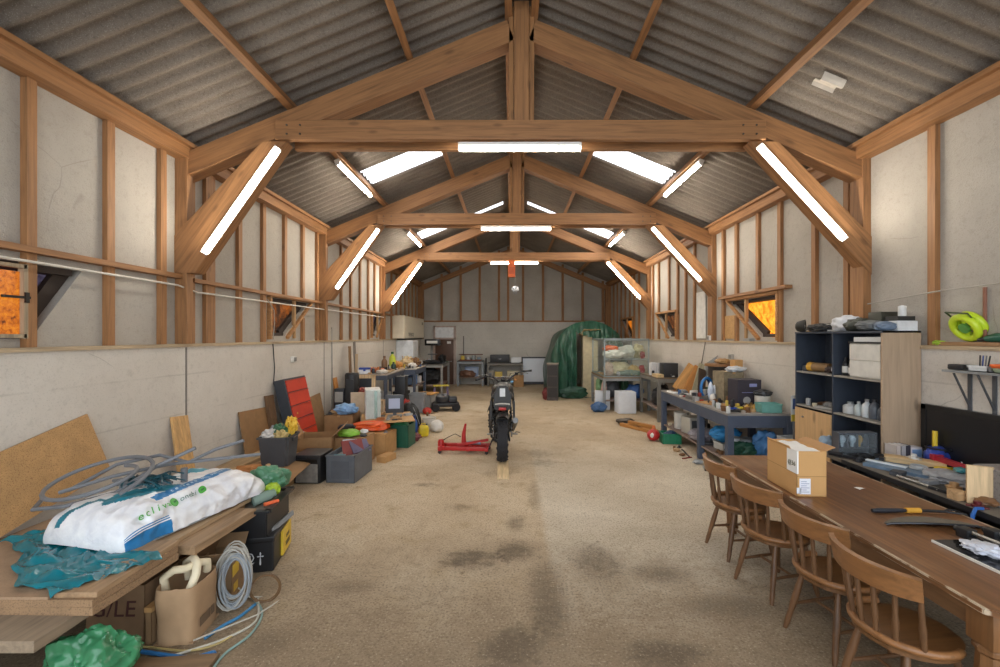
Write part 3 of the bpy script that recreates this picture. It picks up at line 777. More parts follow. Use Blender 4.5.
mk('drawer', B().bx(-.27, .27, -.74, -.3, .66, .86, .01), M('4b5a70', .5), w_l2, 0)
w_l3 = workbench('bench nearest the brown door with black bags stuffed underneath', -3.3, -2.35, 15.3, 17.0, 1.02, M('5a5855', .6, .2), M('8c8c8a', .5), shelf=.3, drop=.08)
w_b1 = workbench('tall grey bench against the back wall next to the brown door', -2.15, -1.1, 17.7, 18.4, 1.0, M('4a4d50', .6, .2), M('8b9198', .5), shelf=.35, drop=.08)
w_b2 = workbench('low shelf bench at the back wall carrying a black amplifier', -.95, .48, 17.8, 18.4, .92, M('55534f', .6, .2), M('77746d', .5), shelf=.3, drop=.06)
# ------------------------------------------------------------------ left foreground: boards on a low bench, the long white sack, boxes
CHIP = speck('a3866a', '7c6148', .85, 150, .2); CHIPE = speck('97795a', '5d4a38', .9, 110, .35); GREYW = wood('8d7b66', 'y', 0, .85, .25)
OSB = speck('b8905f', '7a5837', .85, 130, .4, .4)
lb = thing('low_bench', 'low rough timber bench under the stack of boards', 'bench', (-3.02, 3.3, 0))
mk('plank_top', B().bx(-.7, .66, -1.1, 1.05, .43, .49, .004), GREYW, lb, 0)
for sx in (-.62, .2):
    for sy in (-1.05, 0, .95): mk('leg', B().bx(sx-.04, sx+.04, sy-.04, sy+.04, 0, .43, .003), wood('8a6a48', 'z'), lb, 0)
for sy in (-1.05, .95): mk('crossbar', B().bx(-.62, .2, sy-.02, sy+.02, .28, .36, .002), wood('8a6a48', 'x'), lb, 0)
def board(label, x0, x1, y0, y1, z, t, rz=0, m=CHIP, name='board', bev=.004, group=None):
    cx, cy = (x0+x1)/2, (y0+y1)/2
    return solo(name, label, 'board', B().bx(x0-cx, x1-cx, y0-cy, y1-cy, 0, t, bev), m, (cx, cy, z), rz, group, smooth=0)
board('thick chipboard at the bottom of the stack, jutting out by the green bag', -3.7, -2.25, 2.41, 3.02, .49, .045, R(-1), CHIPE)
board('chipboard sheet in the middle of the stack under the teal wrapping', -3.7, -2.26, 2.40, 3.02, .535, .04, R(0), CHIPE)
board('top chipboard of the stack with a notched edge, half under the white sack', -3.72, -2.5, 2.40, 3.02, .575, .016, R(0), CHIP)
solo('offcut', 'pale offcut strip lying on the stack beside the teal plastic', 'board', B().bx(-.012, .012, -.09, .09, 0, .012), wood('cbb28a', 'y'), (-2.44, 2.52, .5915), R(-60), smooth=0)
board('short thick board at the edge of the stack, beside the sack', -2.49, -2.26, 2.42, 3.04, .5755, .03, R(1), wood('9c7f60', 'y'))
board('chipboard under the far half of the white sack', -3.66, -2.36, 3.06, 4.28, .49, .06, 0, CHIP)
board('narrow pale board sticking out under the far end of the sack', -2.9, -2.3, 3.1, 4.1, .5505, .03, R(-4), wood('a58a6a', 'y'))
board('short wooden beam in front of the paper-bag boxes', -2.34, -2.16, 3.07, 3.75, .49, .06, R(-3), wood('9c7f60', 'y'))

# the long white sack
SACK = thing('sack', 'long white plastic sack with blue band and green print lying on the boards', 'sack', (-2.70, 3.53, .593), R(-13))
SL, SW, SH = .64, .37, .245
def sack(u, v, off=0.0):
    """u along the length -1..1, v around -1 (front foot) .. 0 (ridge) .. 1 (back foot)"""
    au = abs(u); e = (1-au**7)**.5 if au < 1 else 0
    th = PI*(.5-.5*v)
    cx = math.cos(PI/2*(1-v)) if False else math.sin(PI/2*v)
    x = -SW*math.copysign(abs(cx)**.85, cx)*(.8+.2*e) ; z = SH*e*max(0, math.cos(PI/2*v))**.5
    y = SL*u*(1+.02*math.cos(3*v))
    q = Vector((x*5, y*4, z*5))
    nz = .026*noise.noise(q)+.014*noise.noise(q*2.6)+.022*(.3-abs(noise.noise(Vector((x*8, y*4.5+x*3, z*8)))))+.012*(.25-abs(noise.noise(Vector((x*17, y*12, z*15)))))
    k = 1+nz/.25*(.35+.65*e)
    z = z*k+.012*e; x = x*k
    sag = .06*u*max(0, math.cos(PI/2*v)) 
    n = Vector((-cx, u*.6*au**4, max(.05, math.cos(PI/2*v)))).normalized()
    return Vector((x, y, max(.004, z-sag*.6)))+n*off
def sackmat():
    t = NT('white_woven_plastic'); v = t.coord(); f = t.noise(v, 7, 5, .6, .5); g = t.noise(v, 24, 3)
    col = t.ramp(f, [(.35, rgb('d9dae0')), (.65, rgb('f0f0f0'))])
    t.bump(t.math('ADD', f, t.math('MULTIPLY', g, .4)), .5, .02); return t.set(col, .38)
SM = sackmat()
SPRINT = []
def printed(u, v):
    for f, i in SPRINT:
        if f(u, v): return i
    return 0
def sack_body():
    b = B(); nu, nv = 150, 110
    b.sheet(lambda a, c: sack(2*a-1, 2*c-1), nu, nv)
    for k, f in enumerate(b.bm.faces):
        i, j = divmod(k, nv); f.material_index = printed(2*(i+.5)/nu-1, 2*(j+.5)/nv-1)
    return b
mk('underside', B().sheet(lambda a, c: (SW*.98*(2*c-1)*(.62+.38*(1-abs(2*a-1)**5)**.42), SL*(2*a-1), .003), 12, 6), SM, SACK)
BLUE = M('2878b0', .35, .12, 12); TEAL = M('2a9ab5', .35, .2, 14); DTEAL = M('1d7a8e', .35, .18, 10); GREEN = M('46a53c', .4, .1); DGREEN = M('2c6e35', .4, .1)
lerp = lambda u, u0, u1, a, b: a+(b-a)*(u-u0)/(u1-u0)
SPRINT += [
 (lambda u, v: .74 < u < .86 and abs(v-lerp(u, -.5, .93, -.40, -.06)-.02) < .05, 4),                                 # seal
 (lambda u, v: -.5 < u < .93 and abs(v-lerp(u, -.5, .93, -.40, -.06)) < .075+.02*u, 1),                               # blue band along the ridge
 (lambda u, v: .1 < u < .92 and abs(v-lerp(u, .1, .92, .13, .27)) < .11*math.sin(PI*(u-.1)/.82), 2),                   # teal lens
 (lambda u, v: -.8 < u < -.05 and abs(v-lerp(u, -.8, -.05, -.06, -.2)) < .13*math.sin(PI*min(1, (u+.8)/.75))**.6, 3), # teal wedge
 (lambda u, v: -.97 < u < -.7 and abs(v-lerp(u, -.97, -.7, .35, .0)) < .07, 3),
 (lambda u, v: -.95 < u < -.45 and v < -.84 and (v < -.93 or (v*28) % 1 < .35), 1),                                    # blue lines at the foot
]
so = mk('body', sack_body(), SM, SACK, 80)
for m_ in (BLUE, TEAL, DTEAL, M('e3e0d8', .5), M('b9bccb', .4)): so.data.materials.append(m_)
def on_sack(u, v): return sack(u, v, .008)
for i, (u, v, r) in enumerate(((-.34, -.62, .034), (.02, -.56, .030))):
    b = B(); c = on_sack(u, v); n = (on_sack(u+.02, v)-c).cross(on_sack(u, v+.02)-c).normalized(); n = -n if n.z < 0 else n
    b.cyl(c+n*.001, c+n*.004, r, n=20); mk('green_disc', b, GREEN, SACK)
    b = B(); b.beam(c+n*.0042+Vector((0, -.012, 0)), c+n*.0042+Vector((0, .014, .006)), .012, .002, n); mk('leaf_mark', b, DGREEN, SACK, 0)
def curved_text(body, u0, u1, v0, v1, size, m):
    n = len(body)
    for i, chx in enumerate(body):
        if chx == ' ': continue
        a = (i+.5)/n; u = u0+(u1-u0)*a; v = v0+(v1-v0)*a
        c = on_sack(u, v); du = (on_sack(u+.03, v)-c).normalized(); dv = (on_sack(u, v+.03)-c); dv = (dv-du*dv.dot(du)).normalized(); nn = du.cross(-dv)
        yv = -dv if dv.z < 0 else dv
        rot = Matrix((du, yv, du.cross(yv))).transposed().to_euler()
        text('green_letter', chx, size, m, SACK, c+du.cross(yv)*.002, rot, .25)
curved_text('ecliva', -.78, -.42, -.66, -.63, .075, GREEN)
curved_text('onebi', -.27, -.06, -.6, -.58, .055, M('5c7d72', .5))
curved_text('terreau universel', -.3, .7, -.355, -.115, .05, M('cfe0ea', .4))
# teal wrapping sheet the sack lies on
def wrap(u, v):
    x = -.52+1.2*u; y = -.2+.5*v+.05*math.sin(7*u)+.02*math.sin(23*u)
    z = .004+.05*abs(noise.noise(Vector((u*7, v*5, 2))))+.02*abs(noise.noise(Vector((u*17, v*13, 5))))
    return (x, y, z)
solo('plastic_sheet', 'crumpled teal plastic wrapping spilling out from under the white sack', 'wrapping', B().sheet(wrap, 60, 40, .002), M('12727f', .22, .2, 8), (-2.93, 2.9, .596), R(-33), smooth=25)

# grey hose and a bundle of dark ties on the sack
HOSE = M('707276', .5, .08)
h = thing('cable_coil', 'loose coil of stiff grey conduit on top of the white sack', 'cable', (-3.0, 3.2, .79))
b = B(); pts = []
for k in range(60):
    a = -.5+k*.24; rx, ry = .36-.001*k, .26
    pts.append((rx*math.cos(a)-.02*k/10, ry*math.sin(a)+.1*math.sin(a*.5), .13+.10*math.sin(a+.6)+.06*math.sin(a*.43)))
mk('conduit', B().tube(pts[:34], .0145, 8), HOSE, h)
mk('conduit', B().tube([(-.42, .05, .02), (-.33, -.1, .0), (-.1, -.12, .03), (.1, .06, .06), (.3, .2, .22), (.52, .3, .33)], .0145, 8), HOSE, h)
mk('conduit', B().tube([(-.38, .2, .03), (-.1, .3, .2), (.2, .35, .26), (.42, .36, .2), (.55, .5, .27), (.75, .55, .33)], .0135, 8), HOSE, h)
mk('conduit', B().tube([(-.2, -.05, .1), (.05, .1, .17), (.3, .3, .2), (.62, .48, .2), (.86, .6, .2)], .0135, 8), HOSE, h)
mk('coupling', B().cyl((.40, .34, .03), (.40, .34, .16), .024), HOSE, h)
ft = thing('pipe_bundle', 'bundle of short grey pipe offcuts lying on the sack', 'pipe', (-2.95, 3.38, .85), R(20))
for i in range(6): mk('pipe', B().tube([(-.02*i, .03*i-.05, .02+.012*(i % 2)), (.16, .02*i-.03, .03+.012*(i % 3)), (.34-.02*i, .03*i-.08, .025)], .011, 8), HOSE, ft)
tt = B(); rnd = random.Random(3)
for i in range(26):
    a = rnd.uniform(0, PI); c0 = Vector((rnd.uniform(-.14, .14), rnd.uniform(-.09, .09), rnd.uniform(.02, .08))); d = Vector((math.cos(a), math.sin(a), 0))*rnd.uniform(.05, .12)
    tt.tube([c0-d, c0+Vector((0, 0, .03)), c0+d], .006, 5)
solo('tie_straps', 'tangle of dark teal plastic ties heaped on the sack', 'ties', tt, M('1c4d58', .35, .2), (-2.74, 3.36, .85), kind='stuff')

# ------------------------------------------------------------------ boards and sheets leaning at the left wall
def leaning(name, label, cat, y0, y1, z0, hgt, t, m, foot=.16, tilt=0.0, xw=XL, group=None):
    """sheet standing on z0 with its foot away from the left wall and its head against it; tilt turns it in its own plane"""
    ang = math.asin(min(.95, foot/hgt))
    b = B().box((0, 0, 0), (t, y1-y0, hgt))
    m4 = Euler((tilt, 0, 0)).to_matrix().to_4x4()
    bmesh.ops.transform(b.bm, matrix=m4, verts=b.bm.verts)
    zmin = min(v.co.z for v in b.bm.verts); zmax = max(v.co.z for v in b.bm.verts)
    bmesh.ops.transform(b.bm, matrix=Matrix.Translation((0, 0, -zmin)), verts=b.bm.verts)
    bmesh.ops.transform(b.bm, matrix=Euler((0, -ang, 0)).to_matrix().to_4x4(), verts=b.bm.verts)
    zm = min(v.co.z for v in b.bm.verts); xm = min(v.co.x for v in b.bm.verts)
    return solo(name, label, cat, b, m, (xw+.004-xm, (y0+y1)/2, z0-zm), 0, group, smooth=0)
leaning('chipboard_sheet', 'large stained chipboard sheet leaning at the wall behind the grey conduit', 'board', 2.95, 4.0, .55, .55, .02, OSB, .1, R(13))
leaning('pine_board', 'short pale pine board leaning alone at the concrete wall', 'board', 4.86, 5.1, .302, .8, .025, wood('c99f68', 'z'), .16, R(-5))
board('long plank lying along the wall beyond the boards', -3.72, -3.42, 4.42, 6.4, .302, .05, 0, wood('a58a66', 'y'))
solo('folded_paper', 'folded white sheet lying beyond the sack, beside the pale leaning board', 'paper', B().sheet(lambda u, v: (.34*u, .3*v, .05+.12*u*(1-u)+.02*math.sin(6*v)), 8, 6, .004), M('cfd8d8', .5), (-3.35, 4.15, .551), .1)
solo('folded_paper', 'smaller white card propped up past the sack end, near the dark rubbish bin', 'paper', B().box((0, 0, .135), (.25, .01, .29), (R(20), 0, 0)), M('dfe0e2', .5), (-2.82, 4.62, .302), R(6), smooth=0)
solo('crumpled_paper', 'crumpled brown wrapping paper in front of the dark rubbish bin', 'paper', B().blob((0, 0, .09), (.2, .14, .1), 5, .35, 2.5, 4, flat=-.09, crease=.5), M('a8703e', .8), (-3.0, 5.1, .32), smooth=20)
pl = thing('pallet', 'low wooden pallet along the wall under the bin and boxes', 'pallet', (-3.15, 5.4, 0))
for i in range(7): mk('deck_board', B().bx(-.55, .22, -1.05+.32*i, -1.05+.32*i+.24, .26, .3), wood('a98a64', 'x'), pl, 0)
for sx in (-.5, -.15, .17): mk('bearer', B().bx(sx-.04, sx+.04, -1.05, 1.1, .0, .26), wood('93754f', 'y'), pl, 0)
solo('cardboard_sheet', 'torn flat cardboard lying on the pallet under the dark bin', 'cardboard', B().sheet(lambda u, v: (-.4+.75*u, -.5+.9*v, .012+.02*noise.noise(Vector((u*4, v*4, 0)))+(.10*max(0, u-.75)*-1)), 14, 10, .006), KDK, (-3.0, 5.6, .302), R(8), smooth=30)

# dark rubbish bin and what sticks out of it
def tub(name, label, cat, loc, rz, w0, d0, h, m, taper=.85, rim=.02, wall=.008, handles=True, group=None):
    """open tapered plastic tub with rolled rim"""
    t = thing(name, label, cat, loc, rz, group); b = B()
    def ring(k, z, off=0): return [((sx*(w0/2*k+off)), (sy*(d0/2*k+off)), z) for sx, sy in ((-1, -1), (1, -1), (1, 1), (-1, 1))]
    R_ = [ring(taper, 0), ring(1, h), ring(1, h, -wall), ring(taper, wall*1.5, -wall)]
    vs = [b.bm.verts.new(p) for r_ in R_ for p in r_]
    for k in range(3):
        for i in range(4): b.bm.faces.new((vs[4*k+i], vs[4*k+(i+1) % 4], vs[4*k+4+(i+1) % 4], vs[4*k+4+i]))
    b.bm.faces.new([vs[3], vs[2], vs[1], vs[0]]); b.bm.faces.new(vs[12:16])
    ed = [e for e in b.bm.edges if abs(e.verts[0].co.z-e.verts[1].co.z) > h*.5]
    bmesh.ops.bevel(b.bm, geom=ed, offset=min(w0, d0)*.08, segments=3, affect='EDGES')
    mk('body', b, m, t, 35)
    r_ = B(); pts = []
    for sx, sy in ((-1, -1), (1, -1), (1, 1), (-1, 1)): pts.append((sx*w0/2, sy*d0/2, h-rim/2))
    for i in range(4):
        a, c = Vector(pts[i]), Vector(pts[(i+1) % 4]); r_.beam(a, c, rim, rim)
    mk('rim', r_, m, t, 0)
    if handles:
        for s in (-1, 1): mk('handle', B().bx(s*w0/2-.0, s*(w0/2+.022), -.07, .07, h-.07, h-.025, .006), m, t, 0)
    return t
DKG = M('4b4c50', .45, .1, 5)
tub('rubbish_bin', 'square dark-grey bin full of rubbish standing by the wall', 'bin', (-3.06, 5.87, .318), R(5), .38, .38, .38, DKG)
for i, (dx, dy, dz, rx, sd, c, lab) in enumerate(((-.1, -.02, .40, (.12, .1, .09), 1, 'cfcac6', 'crumpled white paper in the dark rubbish bin'), (.0, .04, .44, (.1, .1, .12), 2, '3d6b4d', 'dark-green crumpled packet in the dark rubbish bin'),
    (.06, -.07, .41, (.08, .07, .08), 4, 'b9a36c', 'beige wrapper at the front of the dark rubbish bin'), (.11, .1, .52, (.07, .07, .12), 6, 'e0b63c', 'yellow glove sticking up out of the dark rubbish bin'), (-.1, .11, .42, (.08, .09, .09), 8, '8a8d90', 'grey crumpled foil at the back of the dark rubbish bin'))):
    solo('rubbish', lab, 'rubbish', B().blob((0, 0, 0), rx, sd, .4, 2.6, 4, crease=.5), M(c, .5), (-3.06+dx, 5.87+dy, .318+dz-.04), .3*i, smooth=25)
st = B()
for i in range(9): st.beam((.016*i-.06, .02*(i % 3), 0), (.09*math.sin(i*2.1), .05*math.cos(i*1.7), .24+.03*(i % 4)), .022, .01)
solo('slats', 'thin wooden slats standing up in the dark rubbish bin', 'wood', st, wood('9a8464', 'z'), (-2.97, 5.95, .55), smooth=0, kind='stuff')
leaning('brown_panel', 'brown hardboard panel leaning at the wall behind the rubbish bin', 'board', 6.1, 6.75, .31, .62, .015, M('8d6a44', .7), .12, R(-3))
leaning('dark_post', 'short dark wooden post leaning beside the brown panel', 'board', 6.75, 6.93, .31, .78, .05, wood('6b4f35', 'z'), .13, R(-2))
leaning('brown_panel', 'second brown board leaning at the wall past the red drawer cabinet', 'board', 8.0, 8.75, .0, .85, .015, M('8f6f4b', .7), .14, R(4))

# red drawer cabinet tipped against the wall
rc = thing('drawer_cabinet', 'red-fronted drawer cabinet with dark sides tipped against the wall', 'cabinet', (-3.33, 7.35, .27), rot=(R(0), R(-13), 0))
H = 1.08
mk('carcass', B().bx(-.17, .0, -.36, .36, 0, H, .006), M('3a3e45', .45), rc, 0)
RED = M('c23a22', .45, .1, 5)
for i in range(5):
    hs = (.20, .20, .22, .22, .2)[i]; z = .02+sum((.20, .20, .22, .22, .2)[:i])
    d = mk('drawer', B().bx(0, .014, -.335, .335, z, z+hs-.012, .003), RED, rc, 0)
    mk('drawer_lip', B().bx(.014, .02, -.335, .335, z+hs-.03, z+hs-.014), M('a83019', .4), d, 0)
rs = mk('sticker', B().bx(.0145, .016, -.27, -.13, .04, .2), M('b9c3cc', .5), rc, 0)
for i, (y, z) in enumerate(((-.25, .34), (-.26, .42), (-.2, .5), (-.24, .3), (-.1, .16))): mk('paint_chip', B().bx(.0142, .0152, y-.02, y+.02, z-.012, z+.014), M('caa24a', .6), rc, 0)

# ------------------------------------------------------------------ toolboxes, green bag
tbx = thing('toolbox', 'black plastic toolbox with a yellow label, bottom one of the two', 'toolbox', (-2.24, 3.99, 0), R(13))
BP = M('1b1c1f', .42, .12); YEL = M('dcb93a', .45, .1)
mk('body', B().bx(-.2, .17, -.25, .25, 0, .27, .014), BP, tbx, 0)
mk('lid', B().bx(-.21, .18, -.26, .26, .25, .3, .012), BP, tbx, 0)
mk('tray_edge', B().beam((.1, -.2, .29), (.24, .1, .36), .015, .04), M('8b8d90', .4), tbx, 0)
lf = mk('yellow_label', B().bx(.17, .192, -.04, .24, .03, .25, .004), YEL, tbx, 0)
mk('label_print', B().bx(.192, .1935, .04, .18, .08, .12).bx(.192, .1935, .06, .16, .15, .18), M('5c4d1c', .5), lf, 0)
text('round_mark', '@', .12, M('c9ccd0', .4), tbx, (-.03, -.262, .13), (PI/2, 0, 0)); text('arrow_mark', '\u2020', .12, M('c9ccd0', .4), tbx, (.07, -.262, .13), (PI/2, 0, 0))
cr = thing('crate', 'black plastic crate with flared rim on top of the yellow-labelled toolbox', 'crate', (-2.33, 4.0, .302), R(9))
b = B(); w_, d_, h_ = .26, .3, .22
b.bx(-w_, w_-.03, -d_+.03, d_-.03, 0, .012)
for s in (-1, 1):
    b.beam((-w_+.01, s*(d_-.02), h_/2), (w_-.04, s*(d_-.02), h_/2), .012, h_); b.beam((s*(w_-.03)-.01, -d_+.03, h_/2), (s*(w_-.03)-.01, d_-.03, h_/2), .012, h_)
mk('body', b, BP, cr, 0)
mk('rim', B().beam((-w_, d_-.01, h_), (w_, d_-.01, h_), .05, .02).beam((-w_, -d_+.01, h_), (w_, -d_+.01, h_), .05, .02).beam((w_-.02, -d_, h_), (w_-.02, d_, h_), .06, .02).beam((-w_, -d_, h_), (-w_, d_, h_), .05, .02), BP, cr, 0)
mk('lid_inside', B().bx(-w_+.03, w_-.06, -d_+.05, d_-.05, h_-.03, h_-.01), M('6d665c', .7, .25, 12), cr, 0)
ZC = .302+.215
gbag = thing('carrier_bag', 'crumpled translucent green bag with yellow-green lining on the black crate', 'bag', (-2.27, 4.2, ZC))
mk('bag', B().blob((0, 0, .15), (.15, .12, .115), 11, .6, 1.4, 5, flat=-.14, crease=.3), M('4f8062', .3, .25, 9), gbag, 60)
mk('lining', B().blob((.07, -.1, .07), (.07, .07, .06), 12, .3, 3, 3, flat=-.065), M('9db92c', .4), gbag, 30)
mk('handle', B().tube([(-.1, -.12, .05), (-.12, -.14, .12), (-.09, -.13, .18)], .014, 8), M('c4d13c', .4), gbag)
js = thing('jar', 'clear glass jar lying on the black crate in front of the green bag', 'jar', (-2.2, 3.95, ZC+.05), rot=(0, R(80), R(50)))
mk('glass_body', B().lathe([(.0, -.09), (.045, -.085), (.048, .05), (.036, .075), (.036, .1)], n=16), glass('b9cfc4', .6), js); mk('contents', B().lathe([(.0, -.08), (.035, -.075), (.035, .02), (0, .022)], n=12), M('7d8a80', .5), js)
solo('marker_pen', 'orange-and-white marker lying on the near edge of the black crate', 'pen', B().cyl((-.06, 0, .018), (.06, 0, .018), .017), M('e0673c', .4), (-2.1, 3.9, ZC+.004), R(50))
solo('cup', 'small brown cup standing on the black crate beside the sack', 'cup', B().lathe([(.0, 0), (.03, 0), (.036, .08), (.031, .08), (.026, .006), (0, .006)], n=16), M('8c6a45', .5), (-2.33, 3.84, ZC), 0)
solo('glove', 'pale work glove lying crumpled on the black crate by the end of the sack', 'glove', B().blob((0, 0, .03), (.08, .05, .03), 21, .4, 3, 3, flat=-.03), M('c9c5bd', .7), (-2.38, 4.1, ZC), .5)

# ------------------------------------------------------------------ cartons and paper bag below the boards
gb = carton('carton', 'brown carton marked in black handwriting under the stack of boards', (-2.59, 3.06, 0), R(1), (.38, .3, .37), M('7e6247', .85), group=None)
text('handwriting', 'G/LE', .15, M('45201d', .7), gb, (-.02, -.152, .21), (PI/2, 0, 0), .1)
def bag_mat(): 
    return M('a78867', .85, .1, 6, bump=.2, bscale=40)
pb = thing('paper_bag', 'brown paper sack with a coil of pale rope hanging over its rim', 'bag', (-2.2, 3.03, 0), R(6))
def pbf(u, v):
    a = 2*PI*u; z = .36*v; c, s_ = math.cos(a), math.sin(a); k = (abs(c)**5+abs(s_)**5)**(-.2)
    w_ = 1+.05*noise.noise(Vector((c*2, s_*2, v*3)))-.02*math.sin(6*v)
    return (.125*c*k*w_, .16*s_*k*w_, z+(.012*noise.noise(Vector((c*3, s_*3, 1))) if v > .9 else 0))
mk('bag', B().sheet(pbf, 40, 14, .004), bag_mat(), pb, 40)
mk('base', B().bx(-.12, .12, -.155, .155, .0, .01), bag_mat(), pb, 0)
mk('dark_print', B().bx(.127, .1285, -.09, .03, .07, .13).bx(.127, .1285, .04, .08, .07, .13), M('6f5a45', .8), pb, 0)
rp = thing('foam_tube', 'bent pale foam tube stuffed into the brown paper sack', 'tube', (-2.2, 3.03, .3), R(6))
mk('tube', B().tube([(-.11, -.05, -.0), (-.115, -.06, .09), (-.06, -.05, .135), (.0, -.03, .13), (.05, .03, .14), (.08, .08, .12), (.07, .1, .05)], .026, 10), M('dfd0b0', .7, .1), rp)
mk('tube', B().tube([(-.05, .1, .0), (-.06, .09, .12), (0, .06, .16), (.06, .0, .15), (.08, -.05, .1), (.06, -.08, .02)], .026, 10), M('e3d6b8', .7, .1), rp)
cb2 = carton('carton', 'open brown carton behind the coiled grey cable', (-2.25, 3.46, 0), R(12), (.24, .28, .3), M('8d7152', .85), 'ns', 50)
mk('yellow_label', B().bx(.1205, .122, -.12, .0, .17, .26), YEL, cb2, 0)
mk('yellow_label', B().bx(.1205, .122, -.1, -.02, .05, .11), M('c9a53a', .5), cb2, 0)
carton('carton', 'narrow plain carton squeezed between the paper sack and handwritten box', (-2.35, 2.96, 0), R(1), (.04, .16, .24), M('8a6d4d', .85))
carton('carton', 'corrugated carton tilted under the boards behind the paper sack', (-2.56, 3.45, 0), R(-4), (.36, .4, .38), M('75593d', .85))
carton('carton', 'open carton with shopping under the far boards, beside the toolboxes', (-2.66, 3.85, 0), R(3), (.34, .36, .36), M('7c6044', .85), 'n', 20)
solo('green_plastic_bag', 'green plastic bag sagging on the floor at the corner of the low bench', 'bag', B().blob((0, 0, .13), (.18, .16, .21), 31, .5, 1.5, 5, flat=-.125, crease=.55), M('3b7d55', .25, .25, 8), (-2.36, 2.5, 0), .4, smooth=60)

# hanging coil of cable and cables on the floor
cc = thing('cable_coil', 'hank of pale grey cable leaning on the open carton', 'cable', (-2.02, 3.2, .0), rot=(R(-8), 0, R(15)))
mk('hank', B().coil((0, 0, .24), .095, .006, 13, .08, 'y', 4, .16, 22, 6, 2.0), M('a9a59c', .5, .12), cc)
mk('hank', B().coil((.02, -.02, .23), .08, .006, 7, .05, 'y', 9, .2, 22, 6, 2.0), M('8f959a', .5, .12), cc)
mk('tail', B().tube([(.03, .06, .15), (.08, .14, .05), (.2, .2, .008), (.3, .1, .008), (.2, -.1, .008), (-.1, -.35, .008)], .006, 6), M('b8b2a6', .5), cc)
solo('cable_loop', 'brown cable looped upright on the floor beside the hank', 'cable', B().coil((0, 0, .11), .10, .006, 2.2, .03, 'y', 3, .08, 26, 6), M('6b4f32', .5), (-1.84, 3.32, 0), R(20))
def floor_cable(label, c, pts, r=.008):
    P = [Vector((*p, r+.001)) for p in pts]; out = []
    for i in range(len(P)-1):
        p0, p1, p2, p3 = P[max(0, i-1)], P[i], P[i+1], P[min(len(P)-1, i+2)]
        for k in range(8):
            t = k/8; out.append(.5*((2*p1)+(p2-p0)*t+(2*p0-5*p1+4*p2-p3)*t*t+(3*p1-p0-3*p2+p3)*t**3))
    out.append(P[-1]); lift = .0
    return solo('cable', label, 'cable', B().tube(out, r, 7), M(c, .45, .1))
f2 = lambda px, py: at(px, py)[:2]
floor_cable('thick blue hose curving over the floor in front of the cartons', '2f6ea8', [f2(60, 664), f2(110, 650), f2(150, 655), f2(190, 660), f2(214, 655), f2(200, 668), f2(170, 680)], .013)
floor_cable('blue cable running from under the cartons to the hank', '3c7fae', [f2(205, 640), f2(222, 628), f2(240, 618), f2(255, 606)], .011)
floor_cable('pale grey cable snaking forward from the hank', 'b9b4a6', [f2(258, 600), f2(256, 622), f2(225, 640), f2(180, 655), f2(140, 668), f2(90, 680)], .008)
floor_cable('greenish grey cable forming the outermost loop on the floor', '7f9a94', [f2(248, 596), f2(262, 612), f2(252, 634), f2(225, 655), f2(212, 672)], .008)
floor_cable('yellowish cable lying nearest to the handwritten carton', 'b5a06a', [f2(100, 654), f2(140, 648), f2(185, 652), f2(215, 646), f2(240, 632)], .007)
solo('plank', 'rough plank on the floor under the tangle of cables', 'board', B().bx(-.35, .45, -.1, .1, 0, .03), wood('7b6248', 'x'), (-2.25, 2.62, 0), R(6), smooth=0)
# ------------------------------------------------------------------ small things: makers
RNG = random.Random(11)
def bottle(label, loc, h=.25, r=.035, col='2c4a6a', cap='d8d8d8', lab=None, rz=0, name='bottle', rot=None, group=None):
    t = thing(name, label, 'bottle', loc, rz, group, rot)
    mk('body', B().lathe([(r*.9, 0), (r, .01), (r, h*.62), (r*.82, h*.72), (r*.38, h*.83), (r*.36, h*.88)], n=16), M(col, .3), t)
    mk('cap', B().lathe([(r*.42, h*.87), (r*.44, h), (0, h)], n=12), M(cap, .4), t)
    if lab: mk('paper_label', B().lathe([(r*1.015, h*.15), (r*1.02, h*.16), (r*1.02, h*.5), (r*1.015, h*.51)], n=16), M(lab, .6), t)
    return t
def tin(label, loc, h=.2, r=.09, col='c9c9c6', lid='a9a9a6', lab=None, name='paint_tin', cat='tin', handle=True):
    t = thing(name, label, cat, loc, RNG.uniform(0, 3))
    mk('body', B().lathe([(r*.97, 0), (r, .006), (r, h-.008), (r*1.03, h-.006), (r*1.03, h)], n=22), M(col, .35), t)
    mk('lid', B().lathe([(r*1.0, h), (r*1.0, h+.008), (r*.85, h+.008), (r*.83, h+.002), (0, h+.002)], n=22), M(lid, .35), t)
    if lab: mk('paper_label', B().lathe([(r*1.006, h*.12), (r*1.012, h*.13), (r*1.012, h*.8), (r*1.006, h*.81)], n=22), M(lab, .5), t)
    if handle: mk('handle', B().tube([(r*1.02*math.cos(a), .03*math.sin(a)*0+r*.0, h*.86-r*1.0*math.sin(a)*.0+r*.55*math.sin(a)*-1) for a in [PI*k/10 for k in range(11)]], .003, 6).move((0, -r*1.0, 0)), STEEL, t)
    return t
def jug(label, loc, h=.28, w=.18, d=.12, col='d8b93a', cap='2a2a2a', rz=0):
    t = thing('jug', label, 'jug', loc, rz)
    mk('body', B().blob((0, 0, h*.42), (w/2, d/2, h*.42), 2, .03, 2, 3, 5), M(col, .35), t)
    mk('handle', B().tube([(-w*.25, 0, h*.8), (-w*.2, 0, h*.95), (w*.12, 0, h*.97), (w*.25, 0, h*.8)], .011, 8), M(col, .35), t)
    mk('cap', B().cyl((w*.3, 0, h*.78), (w*.3, 0, h*.93), .022), M(cap, .4), t); return t
